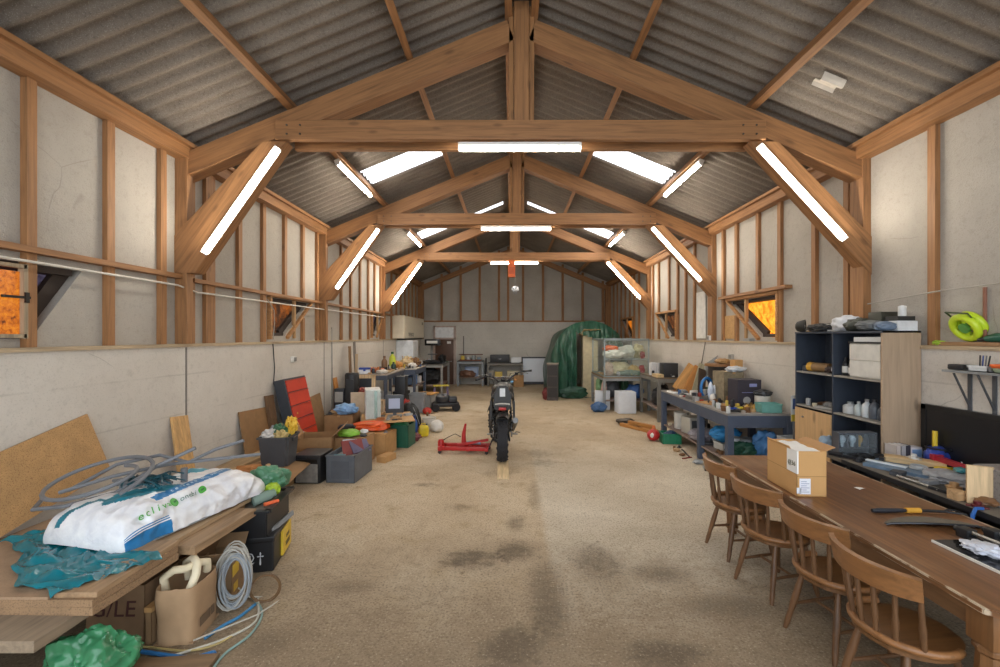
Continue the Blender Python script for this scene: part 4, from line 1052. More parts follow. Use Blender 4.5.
def openbox(name, label, cat, loc, rz, size, col, wall=.008, rough=.45, group=None, rim=.012, ribs=0):
    t = thing(name, label, cat, loc, rz, group); x, y, h = size[0]/2, size[1]/2, size[2]
    b = B().bx(-x, x, -y, y, 0, wall)
    b.bx(-x, -x+wall, -y, y, 0, h).bx(x-wall, x, -y, y, 0, h).bx(-x, x, -y, -y+wall, 0, h).bx(-x, x, y-wall, y, 0, h)
    mk('body', b, M(col, rough), t, 0)
    r = B()
    for s in (-1, 1): r.bx(s*x-rim*.6, s*x+rim*.6, -y-rim*.6, y+rim*.6, h-.02, h, .003); r.bx(-x-rim*.6, x+rim*.6, s*y-rim*.6, s*y+rim*.6, h-.02, h, .003)
    mk('rim', r, M(col, rough), t, 0)
    if ribs:
        for i in range(ribs):
            xx = -x+size[0]*(i+.5)/ribs
            for s in (-1, 1): mk('rib', B().bx(xx-.006, xx+.006, s*y-.005, s*y+.005, .01, h-.02), M(col, rough), t, 0)
    return t
def lump(name, label, cat, loc, rad, seed, col, amp=.3, freq=2.3, crease=.3, rough=.5, rz=0.0, pw=2.0, sub=4, smooth=60):
    b = B().blob((0, 0, rad[2]*.93), rad, seed, amp, freq, sub, pw, flat=-rad[2]*.9, crease=crease)
    bmesh.ops.transform(b.bm, matrix=Matrix.Translation((0, 0, -min(v.co.z for v in b.bm.verts))), verts=b.bm.verts)
    return solo(name, label, cat, b, col if not isinstance(col, str) else M(col, rough, .2, 8), loc, rz, smooth=smooth)
def screwdriver(label, loc, rz, col='c33a2a', L=.2):
    t = thing('screwdriver', label, 'tool', (loc[0], loc[1], loc[2]+.0135), rz)
    mk('handle', B().tube([(0, 0, 0), (.01, 0, 0), (.04, 0, 0), (.075, 0, 0), (.085, 0, 0)], [.009, .013, .011, .013, .008], 10), M(col, .4), t)
    mk('blade', B().cyl((.085, 0, 0), (L, 0, 0), .0035, n=8), STEEL, t)
def hammer(label, loc, rz, col='a9743f', L=.3):
    t = thing('hammer', label, 'tool', (loc[0], loc[1], loc[2]+.018), rz)
    mk('handle', B().tube([(0, 0, 0), (.1, 0, 0), (L*.6, 0, 0), (L, 0, 0)], [.014, .016, .011, .011], 10), M(col, .5), t)
    mk('head', B().box((L, 0, 0), (.028, .12, .03), bev=.006), BLKM, t)
def pliers(label, loc, rz, col='c0392b'):
    t = thing('pliers', label, 'tool', (loc[0], loc[1], loc[2]+.01), rz)
    for s in (-1, 1):
        mk('handle', B().tube([(0, s*.03, 0), (.06, s*.03, 0), (.12, s*.008, 0)], [.009, .009, .007], 8), M(col, .45), t)
        mk('jaw', B().tube([(.115, -s*.004, 0), (.15, s*.012, 0), (.19, s*.003, 0)], [.009, .008, .003], 8), STEEL, t)
def wrench(label, loc, rz, L=.22):
    t = thing('spanner', label, 'tool', (loc[0], loc[1], loc[2]), rz)
    mk('shank', B().bx(0, L, -.009, .009, .001, .008, .002), STEEL, t)
    mk('ring', B().torus((-.012, 0, .0055), .014, .005, n=16, m=8), STEEL, t)
    mk('jaw', B().bx(L-.004, L+.03, -.02, -.008, .001, .009).bx(L-.004, L+.03, .008, .02, .001, .009).bx(L-.012, L, -.02, .02, .001, .009), STEEL, t)
def tape_roll(label, loc, col='d9c23a', r=.045, w=.03, rz=0):
    t = thing('tape_roll', label, 'tape', loc)
    mk('tape', B().lathe([(r*.6, 0), (r, 0), (r, w), (r*.6, w), (r*.6, 0)], n=22), M(col, .3), t)
    mk('core', B().lathe([(r*.55, 0), (r*.6, 0), (r*.6, w), (r*.55, w), (r*.55, 0)], n=22), KDK, t)
def power_drill(label, loc, rz, col='c7a92b'):
    t = thing('power_drill', label, 'tool', (loc[0], loc[1], loc[2]+.03), rz)
    mk('body', B().tube([(0, 0, 0), (.02, 0, 0), (.15, 0, 0), (.17, 0, 0)], [.02, .032, .03, .02], 12), M(col, .45), t)
    mk('chuck', B().tube([(.17, 0, 0), (.2, 0, 0), (.215, 0, 0)], [.02, .018, .008], 12), BLKM, t)
    mk('grip', B().tube([(.05, 0, 0), (.03, .06, -.005), (.02, .12, -.008)], [.02, .018, .018], 10), BLK, t)
    mk('battery', B().box((.02, .135, -.008), (.09, .045, .042), bev=.008), BLK, t)
def handsaw(label, loc, rz, col='c7a92b'):
    t = thing('handsaw', label, 'tool', loc, rz)
    mk('blade', B().prism([(0, 0), (.42, .05), (.42, .09), (0, .12)], .002, None, (0, 0, .012)), STEEL, t, 0)
    mk('handle', B().torus((-.05, .06, .016), .045, .015, n=18, m=8), M(col, .45), t)
def gadget(name, label, cat, loc, rz, size, col, top=None, buttons=3, bev=.01, rough=.45):
    """boxy appliance: casing with a recessed panel and knobs on the side facing -y"""
    t = thing(name, label, cat, loc, rz); x, y, z = size[0]/2, size[1]/2, size[2]
    mk('casing', B().bx(-x, x, -y, y, 0.004, z, min(bev, min(size)*.2)), M(col, rough, .04), t, 40)
    if top: mk('panel', B().bx(-x*.8, x*.8, -y-.003, -y, z*.35, z*.85), M(top, .4), t, 0)
    for i in range(buttons): mk('knob', B().cyl((-x*.6+1.2*x*(i/max(1, buttons-1) if buttons > 1 else .5), -y-.014, z*.2), (-x*.6+1.2*x*(i/max(1, buttons-1) if buttons > 1 else .5), -y, z*.2), min(.014, x*.12)), GREYP, t)
    return t
def book(label, loc, size, col, rz=0, group=None, rot=None):
    t = thing('book', label, 'book', loc, rz, group, rot); w_, d_, h_ = size
    mk('cover', B().bx(-w_/2, -w_/2+.003, -d_/2, d_/2, 0, h_).bx(w_/2-.003, w_/2, -d_/2, d_/2, 0, h_).bx(-w_/2, w_/2, -d_/2, -d_/2+.003, 0, h_), M(col, .5), t, 0)
    mk('pages', B().bx(-w_/2+.003, w_/2-.003, -d_/2+.003, d_/2-.004, .003, h_-.004), PAPER, t, 0)
    return t
def lying(name, label, cat, loc, rz, size, m, bev=.003):
    return solo(name, label, cat, B().bx(-size[0]/2, size[0]/2, -size[1]/2, size[1]/2, .0005, size[2], bev), m if not isinstance(m, str) else M(m, .55), loc, rz, smooth=0)
# ------------------------------------------------------------------ motorbike seen from behind, steering turned to the left
bk = thing('motorbike', 'black scrambler motorbike seen from behind, rear wheel on a plank', 'motorbike', (-.135, 7.03, .032), R(1))
RUB = M('26262a', .8, .15, 30); BIKE = M('2b2a29', .4, .15, 6); CHRM = M('b5b5b3', .25, .1, metal=.9); ALU = M('8f8d88', .4, .12, metal=.7)
def wheel(name, y, z, r, w_, parent, steer=0.0):
    e = bpy.data.objects.new(name, None); C.objects.link(e); e.parent = parent; e.location = (0, y, z); e.rotation_euler = (0, 0, steer)
    t = B(); prof = []
    tw = w_/2
    t.lathe([(r*.74, -tw*.55), (r*.86, -tw*.95), (r*.96, -tw*.8), (r*.985, -tw*.3), (r*.985, tw*.3), (r*.96, tw*.8), (r*.86, tw*.95), (r*.74, tw*.55)], axis='x', n=40)
    for k in range(34):
        a = 2*PI*k/34; c, s_ = math.cos(a), math.sin(a)
        for off, tl in (((-.58, .25), (.2, -.1), (.85, .3)) if k % 2 else ((-.85, -.3), (-.2, .1), (.58, -.25))):
            rr = r*(.992 if abs(off) < .4 else .97 if abs(off) < .7 else .93)
            p = Vector((off*tw, rr*c, rr*s_)); n = Vector((tl*.6*(0 if abs(off) < .4 else 1)+(off*.5 if abs(off) > .5 else 0), c, s_)).normalized()
            ta = Vector((0, -s_, c)); sd = n.cross(ta)
            t.box(p, (.03, .034, .02), mat=Matrix((sd, ta, n)).transposed())
    mk('tyre', t, RUB, e, 30)
    mk('rim', B().lathe([(r*.70, -tw*.5), (r*.76, -tw*.55), (r*.73, 0), (r*.76, tw*.55), (r*.70, tw*.5), (r*.69, 0), (r*.70, -tw*.5)], axis='x', n=36), BLKM, e)
    sp_ = B()
    for k in range(28):
        a = 2*PI*k/28; b_ = a+(.35 if k % 2 else -.35); s2 = .035 if k % 4 < 2 else -.035
        sp_.cyl((s2, .04*math.cos(b_), .04*math.sin(b_)), (0, r*.70*math.cos(a), r*.70*math.sin(a)), .0022, n=5)
    mk('spokes', sp_, STEEL, e)
    mk('hub', B().lathe([(.02, -.09), (.02, -.05), (.05, -.045), (.035, -.02), (.035, .02), (.05, .045), (.02, .05), (.02, .09)], axis='x', n=16), ALU, e)
    mk('brake_disc', B().lathe([(.06, .048), (.115, .048), (.115, .053), (.06, .053), (.06, .048)], axis='x', n=28), STEEL, e)
    return e
RW, FW = .325, .34
wheel('rear_wheel', 0, RW, RW, .175, bk)
ST = R(19)
fe = bpy.data.objects.new('front_fork', None); C.objects.link(fe); fe.parent = bk; fe.location = (0, 1.02, .95); fe.rotation_euler = (R(0), 0, ST)
def fk(name, b, m): return mk(name, b, m, fe)
wheel('front_wheel', 1.40-1.02, FW-.95-.02, FW, .11, fe)
for s in (-1, 1):
    fk('fork_leg', B().tube([(s*.1, .0, .15), (s*.1, .18, -.25), (s*.1, .38, -.61)], [.025, .025, .03], 12), BLKM)
    fk('fork_gaiter', B().lathe([(.03+.006*(i % 2), -.02*i) for i in range(14)], (s*.1, .06, .02), 12), BLK)
fk('triple_clamp', B().box((0, 0, .15), (.27, .08, .035), bev=.01).box((0, .07, .0), (.27, .07, .03), bev=.01), BLKM)
fk('front_mudguard', B().sheet(lambda u, v: ((v-.5)*.15, .38+.38*math.cos(.5+2.2*u), -.60+.39*math.sin(.5+2.2*u)-.06*(2*v-1)**2), 16, 6, .004), BIKE)
fk('headlight', B().lathe([(0, .0), (.07, .01), (.085, .06), (.085, .1), (.07, .12), (0, .125)], (0, .12, .07), 20, 'y'), BLKM)
fk('speedometer', B().cyl((0, -.02, .19), (0, -.045, .25), .045, n=18), BLK)
bar = [(-.5, -.09, .25), (-.3, -.05, .3), (-.18, -.02, .28), (-.08, 0, .19), (.08, 0, .19), (.18, -.02, .28), (.3, -.05, .36), (.5, -.09, .385)]
fk('handlebar', B().tube(bar, .0125, 10), BLKM); fk('cross_brace', B().cyl((-.16, -.02, .275), (.16, -.02, .275), .009), CHRM)
for s in (-1, 1):
    fk('grip', B().tube([(s*.36, -.062, .335+s*.04), (s*.43, -.076, .327+s*.048), (s*.53, -.097, .317+s*.07)], [.018, .0165, .019], 12), BLK)
    fk('lever', B().tube([(s*.28, .0, .325), (s*.33, .03, .335+s*.01), (s*.42, .01, .33+s*.015), (s*.49, -.02, .315+s*.015)], [.009, .007, .006, .006], 8), ALU)
    fk('switch_block', B().box((s*.25, -.05, .335), (.05, .05, .045), (0, 0, s*.2), .008), BLK)
    fk('brake_hose', B().tube([(s*.22, .01, .33), (s*.2, .12, .33), (s*.12, .14, .15), (s*.1, .1, -.05)], .005, 6), BLK)
fk('wiring', B().tube([(-.3, -.02, .33), (-.2, .08, .25), (-.05, .07, .2), (.1, .08, .24), (.26, -.02, .33)], .008, 6), M('7d7a72', .5))
fk('indicator', B().blob((.16, -.06, .19), (.03, .03, .022), 1, 0, 1, 2), M('7fb0d8', .3)); fk('indicator', B().blob((.24, -.02, .22), (.025, .03, .02), 1, 0, 1, 2), M('d08a4a', .3))
def bp(name, b, m, sm=40): return mk(name, b, m, bk, sm)
# tail, seat, tank
bp('seat', B().sheet(lambda u, v: ((v-.5)*(.21+.07*math.sin(PI*u)),   .02+.62*u, 1.02+.05*(1-u)**2-.09*(2*v-1)**4-.02*math.sin(PI*u)), 16, 10, .06), M('2f2d2b', .6, .1))
bp('tail_cowl', B().prism([(-.12, .82), (.12, .82), (.145, .94), (.12, 1.08), (.075, 1.2), (-.075, 1.2), (-.12, 1.08), (-.145, .94)], .3, Matrix(((1, 0, 0), (0, 0, -1), (0, 1, 0))), (0, .28, -.02), .015), BIKE)
bp('rear_plate', B().box((0, -.036, 1.08), (.085, .004, .13), (R(-12), 0, 0)), M('d5d8da', .5), 0)
bp('tail_light', B().box((0, -.11, .835), (.115, .03, .045), bev=.01), M('b3221e', .3))
bp('rear_mudguard', B().sheet(lambda u, v: ((v-.5)*.2, .0+.41*math.cos(1.05+1.0*u), .33+.46*math.sin(1.05+1.0*u)-.05*(2*v-1)**2), 14, 6, .004).bx(-.1, .1, -.12, .05, .86, .9, .012), BIKE)
bp('mudguard_trim', B().tube([(-.11, -.08, .9), (-.05, -.11, .915), (.05, -.11, .915), (.11, -.08, .9)], .012, 8), M('c7c4bd', .4))
for s in (-1, 1):
    bp('side_panel', B().prism([(.0, .62), (.42, .55), (.55, .75), (.5, .92), (.0, .94)], .03, Matrix(((0, 0, 1), (1, 0, 0), (0, 1, 0))), (s*.185-.015, .05, 0), .012), BIKE)
    bp('frame_tube', B().tube([(s*.12, -.02, .86), (s*.13, .35, .84), (s*.14, .6, .7), (s*.13, .75, .35), (s*.1, 1.0, .32), (s*.06, 1.12, .8)], .016, 10), BLKM)
    bp('shock_absorber', B().cyl((s*.145, .06, .36), (s*.14, .28, .8), .013).coil((0, 0, 0), .001, .001, 1), CHRM)
    sp2 = []
    for k in range(60):
        q = k/59; c0 = Vector((s*.145, .09, .42)).lerp(Vector((s*.14, .25, .75)), q); a = 2*PI*7*q
        sp2.append(c0+Vector((math.cos(a)*.028, math.sin(a)*.025, -math.sin(a)*.012)))
    bp('spring', B().tube(sp2, .006, 6), BLKM)
    bp('swingarm', B().beam((s*.11, 0, RW), (s*.09, .6, .36), .03, .05, bev=.008), BLKM)
    bp('footpeg', B().beam((s*.14, .52, .31), (s*.26, .50, .31), .04, .02, bev=.004), ALU)
bp('exhaust', B().tube([(.13, 1.0, .5), (.17, .8, .35), (.18, .5, .38), (.19, .3, .5), (.2, .1, .6), (.205, -.02, .64)], [.022, .022, .024, .045, .05, .045], 14), M('6a6866', .35, .1, metal=.7))
bp('exhaust', B().tube([(-.12, .4, .5), (-.16, .25, .56), (-.17, .1, .66), (-.165, .0, .7)], [.015, .016, .016, .012], 10), M('2a2a2a', .5))
bp('fuel_tank', B().blob((0, .8, 1.0), (.19, .3, .16), 3, .03, 1.5, 3, 2.6), BIKE)
for s in (-1, 1): bp('tank_shroud', B().bx(s*.17, s*.2, .7, 1.0, .75, .98, .02), BIKE)
eb = B().box((0, .75, .42), (.24, .34, .26), bev=.03)
for i in range(7): eb.box((0, .86, .56+.028*i), (.2, .2, .012))
eb.cyl((-.17, .72, .4), (.17, .72, .4), .1, n=22)
bp('engine', eb, M('4a4947', .45, .1, metal=.5))
bp('chain_guard', B().beam((-.1, .02, .43), (-.1, .55, .46), .03, .02), BLK)
bp('kickstand', B().tube([(-.13, .6, .3), (-.25, .5, .02), (-.29, .48, -.022)], [.012, .011, .014], 8), BLKM)
bp('brake_pedal', B().tube([(.14, .5, .3), (.2, .62, .29), (.24, .68, .31), (.3, .62, .31)], .009, 8), ALU)
bp('cable', B().tube([(-.14, .2, .8), (-.2, .15, .7), (-.2, .25, .5), (-.14, .4, .42)], .006, 6), M('77746e', .5))
solo('plank', 'short pale plank lying flat under the motorbike tyre', 'board', B().bx(-.085, .085, -.6, .6, .001, .03, .003), wood('d3bb92', 'y'), (-.12, 6.8, 0), R(1), smooth=0)

jk = thing('motorbike_lift', 'red motorbike lift with upright lever lying beside the rear wheel', 'jack', (-.82, 7.72, 0), R(-4))
RJ = M('b3221f', .4, .12, 6)
for y in (-.14, .14): mk('rail', B().bx(-.42, .45, y-.03, y+.03, .05, .11, .006), RJ, jk)
for x in (-.38, .1, .42): mk('crossbar', B().bx(x-.025, x+.025, -.2, .2, .05, .1, .005), RJ, jk)
for x in (-.38, .42):
    for y in (-.18, .18): mk('castor', B().cyl((x, y-.015, .03), (x, y+.015, .03), .03), BLK, jk)
mk('lever', B().tube([(.0, 0, .1), (.0, 0, .3), (.02, 0, .42), (.035, 0, .48)], [.045, .035, .022, .018], 12), RJ, jk)
mk('lever_socket', B().lathe([(.03, 0), (.055, .01), (.055, .1), (.04, .14)], (-.4, 0, .06), 14), RJ, jk)
mk('arm', B().beam((-.1, -.05, .12), (.42, .02, .2), .05, .04).beam((.05, .08, .12), (.42, .1, .19), .03, .03), RJ, jk)
mk('ram', B().cyl((.06, 0, .15), (.3, 0, .15), .03), M('8e93a8', .3, metal=.7), jk)
mk('hose', B().tube([(-.35, -.05, .2), (-.25, -.05, .26), (-.15, 0, .3), (-.05, 0, .25)], .006, 6), BLK, jk)
# ------------------------------------------------------------------ left middle: boxes, electronics and heaps along the wall
KB = M('a9835a', .85, .1); KB2 = M('9a7650', .85, .12); KB3 = M('b88e5c', .85, .1)
gbx = openbox('storage_box', 'grey plastic storage box with wide rim, packets sticking out', 'box', (-2.3, 6.36, 0), R(-4), (.4, .62, .375), '5f646c', .01, .45, rim=.022)
mk('panel_line', B().bx(-.13, .13, -.318, -.312, .06, .3, .003), M('565b63', .5), gbx, 0)
mk('filler_sheet', B().bx(-.18, .18, -.29, .29, .30, .312), M('8a8683', .6, .3, 10), gbx, 0)
for lab, dx, dy, rt, sz, c in (('dark-red folder tilted inside the grey storage box', .02, .05, (R(55), 0, R(40)), (.30, .22, .02), '7a3230'), ('purple-grey magazine leaning across the grey storage box', .1, .12, (R(48), 0, R(50)), (.28, .2, .015), '5d5670'),
    ('white-edged packet at the back of the grey storage box', -.08, .2, (R(60), 0, R(15)), (.2, .16, .02), 'cfcfd4'), ('teal leaflet at the front corner of the grey storage box', -.1, -.14, (R(8), 0, R(10)), (.16, .1, .008), '5f8d98')):
    solo('packet', lab, 'packet', B().box((0, 0, .0), sz, rt, .003), M(c, .45), (-2.3+dx, 6.36+dy, .40 if 'leaflet' not in lab else .325), smooth=0)
shd = thing('waste_bin', 'dusty black bin with a grey panel between carton and grey box', 'bin', (-2.75, 6.2, 0), R(-2))
mk('body', B().bx(-.185, .185, -.19, .19, 0, .37, .03), BP, shd); mk('front_panel', B().bx(-.15, .15, -.2, -.185, .02, .27, .006), M('7f7a74', .75, .25, 14), shd, 0)
mk('lid', B().bx(-.19, .19, -.2, .2, .355, .39, .012), M('26272a', .4), shd); mk('slot', B().bx(-.14, .14, -.203, -.185, .285, .335, .006), M('0f0f10', .3), shd, 0)
carton('carton', 'wide open carton with both flaps spread behind the dusty black bin', (-2.98, 6.85, 0), R(12), (.5, .46, .48), KB2, 'ew', 48)
carton('carton', 'shut carton under the green packet, behind the grey storage box', (-2.5, 7.1, 0), R(-5), (.5, .42, .42), KB)
carton('carton', 'pale carton holding the orange bag, standing by the green crate', (-2.27, 7.62, 0), R(-8), (.46, .46, .37), KB3)
carton('carton', 'tall carton at the wall behind the black shoes', (-3.1, 8.2, 0), R(4), (.5, .5, .58), KB2)
carton('carton', 'carton flap-open at the wall left of the blue bundle', (-3.28, 7.95, .0), R(6), (.3, .3, .7), M('c0ab90', .85), 'e', 30) if False else None
lying('cardboard_offcut', 'loose cardboard slab lying against the carton with the orange bag', 'cardboard', (-2.0, 7.15, 0), R(-20), (.16, .3, .1), KB3)
lump('packet', 'bright-green packet on the shut carton', 'packet', (-2.55, 7.0, .42), (.17, .14, .06), 41, '7fb23a', .2, 2, .2)
lump('packet', 'small white packet beside the bright-green one', 'packet', (-2.38, 7.2, .42), (.07, .06, .04), 42, 'd5d5d5')
for i, (x, y) in enumerate(((-2.75, 7.42), (-2.62, 7.58))):
    t = thing('shoe', ('black shoe lying on its side among the cartons', 'black shoe with a pale sole beside the orange bag')[i], 'shoe', (x, y, .42 if i == 0 else .37), R(30+50*i))
    mk('upper', B().blob((0, 0, .06), (.13, .045, .055), 50+i, .15, 2, 3, 2.4, flat=-.04), M('232326', .5), t); mk('sole', B().bx(-.135, .13, -.045, .045, .0, .022, .01), M('b9b4ab' if i else '1a1a1a', .6), t)
carton('carton', 'low carton supporting the shoes behind the green packet', (-2.76, 7.6, 0), R(3), (.34, .42, .36), KB)
ob = thing('bag', 'crumpled bright-orange bag lying on the pale carton', 'bag', (-2.42, 7.66, .372), R(10))
mk('bag', B().blob((0, 0, .075), (.29, .16, .085), 44, .25, 2.2, 4, 2.6, flat=-.07, crease=.25), M('d9571f', .45, .15), ob, 30); mk('strap', B().tube([(-.2, -.1, .12), (-.05, -.17, .14), (.15, -.12, .12)], .012, 8), M('c14a18', .5), ob)
lump('cloth', 'light-blue cloth bundle on the tall carton by the wall', 'cloth', (-3.0, 8.1, .582), (.2, .17, .1), 45, '7fa6cf', .3, 2.2, .35)
lying('plank', 'grey slat lying below the light-blue bundle', 'board', (-2.72, 8.1, .375), R(-60), (.1, .5, .03), wood('6d6256', 'y'))
carton('carton', 'carton under the grey slat near the dark towers', (-2.72, 8.1, 0), R(0), (.3, .4, .372), KB2)
# board on crates, with screen and white tower
gcr = openbox('crate', 'dark-green plastic crate on the floor under the board with the screen', 'crate', (-2.02, 8.16, 0), R(-6), (.42, .4, .4), '1f5a45', ribs=6)
mk('paper_label', B().bx(-.16, -.06, -.206, -.2, .06, .2), M('cfd6dc', .5), gcr, 0)
lump('bag', 'green plastic bag bulging out of the dark-green crate', 'bag', (-2.02, 8.12, .3), (.16, .13, .09), 46, '2f7a4e', .3, 2.2, .3)
carton('carton', 'carton hidden behind the green crate, holding up the board', (-2.5, 8.3, 0), R(2), (.4, .5, .5), KB2)
tb2 = solo('chipboard_sheet', 'thin pale board laid over crate and carton, with a screen on it', 'board', B().bx(-.46, .44, -.45, .5, 0, .022, .002), wood('b78f5f', 'x'), (-2.24, 8.1, .502), R(18), smooth=0)
carton('carton', 'short carton between crate and board', (-2.02, 8.3, .402), R(5), (.3, .2, .098), KB)
scn = thing('computer_screen', 'old dark-framed computer screen with a pale picture on the board', 'screen', (-2.13, 8.15, .5245), R(10))
mk('foot', B().bx(-.13, .13, -.1, .12, 0, .025, .01), M('7f7e7c', .5), scn); mk('neck', B().bx(-.03, .03, .0, .05, .02, .1), GREYP, scn, 0)
mk('casing', B().bx(-.16, .16, -.03, .02, .07, .40, .012).bx(-.12, .12, .02, .16, .1, .36, .03), M('3c3f45', .45), scn); mk('glass_panel', B().bx(-.105, .095, -.034, -.029, .15, .335), M('aab4cc', .3, .04), scn, 0)
twr = thing('computer_tower', 'tall white and silver computer tower beside the screen', 'computer', (-2.52, 8.1, .5245), R(20))
mk('casing', B().bx(-.13, .13, -.22, .22, 0, .52, .008), M('d9dad6', .4), twr, 0); mk('front', B().bx(-.12, .12, -.235, -.22, .01, .51, .006), M('b9c2bd', .3), twr, 0); mk('silver_strip', B().bx(.02, .07, -.24, -.234, .02, .5), M('8fa39b', .25, metal=.6), twr, 0)
solo('cardboard_sheet', 'plain beige carton side standing behind the white tower', 'cardboard', B().bx(-.2, .2, -.02, .02, 0, .55), M('c3ad93', .85), (-2.85, 8.5, .3745), R(12), smooth=0)
carton('carton', 'beige carton with orange-brown foot standing behind the tower', (-2.92, 8.75, 0), R(6), (.42, .4, .62), M('bda386', .85))
# dark devices by the wall
stk = carton('carton', 'long carton on the floor carrying the dark loudspeakers', (-3.3, 9.2, 0), R(0), (.7, .5, .5), KB2)
gadget('loudspeaker', 'small dark loudspeaker with pale cone closest to the wall', 'speaker', (-3.5, 9.15, .505), 0, (.2, .2, .42), '2b2d33', 'a9a59e', 1)
sp3 = thing('loudspeaker', 'rounded glossy black loudspeaker column in front of the framed board', 'speaker', (-3.25, 9.1, .505), 0)
mk('casing', B().lathe([(.13, 0), (.14, .02), (.14, .7), (.12, .74), (0, .74)], (0, 0, 0), 24), BP, sp3); mk('grille', B().bx(-.08, .08, -.145, -.12, .1, .62, .01), M('2d2e31', .7), sp3)
gadget('router', 'black-and-white device between the loudspeaker column and the beige carton', 'electronics', (-3.03, 9.08, .505), .1, (.16, .2, .3), '1d1d20', 'c9c9c6', 2)
lump('rag', 'dark-red crumpled rag on the black device by the framed board', 'rag', (-3.03, 9.15, .81), (.12, .1, .07), 47, '8a3f35')
fb = thing('framed_board', 'black board in a pale wooden frame leaning below the bench', 'board', (-3.22, 9.6, .502), rot=(R(-6), 0, R(3)))
carton('carton', 'carton under the framed board in front of the left bench', (-3.25, 9.64, 0), 0, (.7, .34, .5), KB)
mk('board', B().bx(-.21, .21, -.01, .01, .06, .58), M('26292f', .5), fb, 0)
mk('frame', B().bx(-.28, -.2, -.02, .02, 0, .66).bx(.2, .28, -.02, .02, 0, .66).bx(-.28, .28, -.02, .02, .58, .66).bx(-.28, .28, -.02, .02, 0, .06), wood('cdb088', 'z'), fb, 0)
leaning('pine_board', 'narrow orange pine board between wall and framed board', 'board', 9.35, 9.55, .502, .62, .02, wood('b57a3c', 'z'), .1)
# left bench: loose things on top
zt = 1.152
for lab, x, y, a, l, c in (('tall brown plank standing on the cluttered bench against the wall', -3.6, 9.95, 4, .62, '8b6b4a'), ('tall grey plank standing on the cluttered bench beside the brown one', -3.55, 10.12, 7, .72, '777068'), ('short beige slat standing at the end of the cluttered bench', -3.45, 9.93, -4, .45, 'b59d7d')):
    solo('plank', lab, 'board', B().box((0, 0, l/2), (.03, .1, l), (0, R(-a)*.4, 0)), wood(c, 'z'), (x, y, zt-.001), smooth=0)
carton('carton', 'small blue-and-white box on the cluttered bench', (-3.3, 10.05, zt), R(10), (.22, .16, .09), M('d9dde3', .5), tape=M('2a4fa8', .4))
lying('tray', 'blue lid lying on the small blue-and-white box', 'lid', (-3.3, 10.05, zt+.095), R(10), (.24, .16, .04), '2a48a0')
lump('rag', 'orange-red rag heap on the cluttered bench', 'rag', (-3.15, 10.35, zt), (.2, .14, .06), 61, 'b5643c')
lying('board', 'beige board lying flat along the edge of the cluttered bench', 'board', (-2.95, 10.5, zt), R(4), (.25, .9, .03), wood('b79c78', 'y'))
bottle('brown upright bottle with carved look at the back of the cluttered bench', (-3.1, 10.9, zt), .36, .07, '7a5a3e', '6a4a2f')
bottle('yellow-green sprayer bottle standing at the far end of the cluttered bench', (-3.0, 11.25, zt), .45, .08, 'c4cf3a', '2f5d3c')
bottle('dark-green bottle next to the yellow-green sprayer', (-2.93, 11.1, zt), .2, .06, '27423a', '222222')
lump('cloth', 'white crumpled cloth hanging at the near corner of the cluttered bench', 'cloth', (-2.9, 10.0, zt), (.12, .14, .05), 62, 'bfb8ae')
for lab, x, y, z, sz, c in (('blue-grey device on the lower shelf of the cluttered bench', -3.2, 10.2, .452, (.3, .3, .3), '4c5462'), ('white printer on the lower shelf of the cluttered bench', -3.05, 10.55, .452, (.35, .3, .22), 'c4c4c4'), ('dark box at the back of the lower shelf of the cluttered bench', -3.45, 10.6, .452, (.3, .4, .4), '2a2b30'),
     ('black case upright at the end of the cluttered bench', -2.6, 10.55, 0, (.24, .3, 1.05), '1f2024'), ('grey laptop-like case lying in front of the cluttered bench', -2.5, 9.55, 0, (.4, .3, .3), '8d9099')):
    gadget('case', lab, 'electronics', (x, y, z), R(RNG.uniform(-8, 8)), sz, c, None, 2)
carton('carton', 'pale carton under the cluttered bench, by the black case', (-2.95, 9.7, 0), R(5), (.36, .3, .6), M('cbb394', .85))
# middle bench clutter
zt = 1.102
for k, (lab, x, y, rad, c) in enumerate((('orange heap of offcuts at the near end of the blue-grey bench', -3.2, 12.5, (.14, .12, .1), 'c48a44'), ('tan cloth heap in the middle of the blue-grey bench', -3.0, 12.8, (.18, .14, .12), 'b8a078'), ('white wrapped lump on the blue-grey bench', -2.8, 12.6, (.12, .12, .07), 'd5d2cc'), ('brown lump among tools on the blue-grey bench', -2.85, 13.2, (.16, .14, .13), '7c5a3c'), ('pale brush heap at the far end of the blue-grey bench', -3.1, 13.35, (.18, .14, .15), 'c7b48e'))):
    lump('offcuts', lab, 'material', (x, y, zt), rad, 70+k, c, .4, 3, .4)
for k in range(4):
    x, y = -3.15+.12*k, 13.0+.1*(k % 2)
    solo('stick', ('upright wooden stick in the blue-grey bench clutter, closest to the wall', 'upright pale stick second from the wall on the blue-grey bench', 'slanting stick third from the wall on the blue-grey bench', 'slanting thin stick nearest to the middle of the hall on the blue-grey bench')[k], 'wood', B().tube([(0, 0, 0), (.03*(k-1), .02, .32-.03*k)], .012, 6), wood('b08a52', 'z'), (x, y, zt-.001))
for k, (lab, x, y, z, sz, c) in enumerate((('blue plastic box on the lower shelf of the blue-grey bench', -2.8, 12.7, .622, (.2, .3, .26), '3a66a0'), ('white jar box on the lower shelf of the blue-grey bench', -2.75, 13.2, .622, (.16, .2, .2), 'c9ccd0'), ('dark case under the blue-grey bench', -3.1, 12.6, 0, (.4, .4, .45), '23242a'))):
    gadget('box', lab, 'box', (x, y, z), 0, sz, c, None, 0)
lying('board', 'orange-tan board lying in front of the blue-grey bench', 'board', (-2.35, 12.3, .40), R(-15), (.55, .5, .03), wood('c08d4e', 'x'))
carton('carton', 'grey-white tub box carrying the orange-tan board', (-2.35, 12.3, 0), R(-10), (.4, .4, .4), M('a9a8a6', .6))
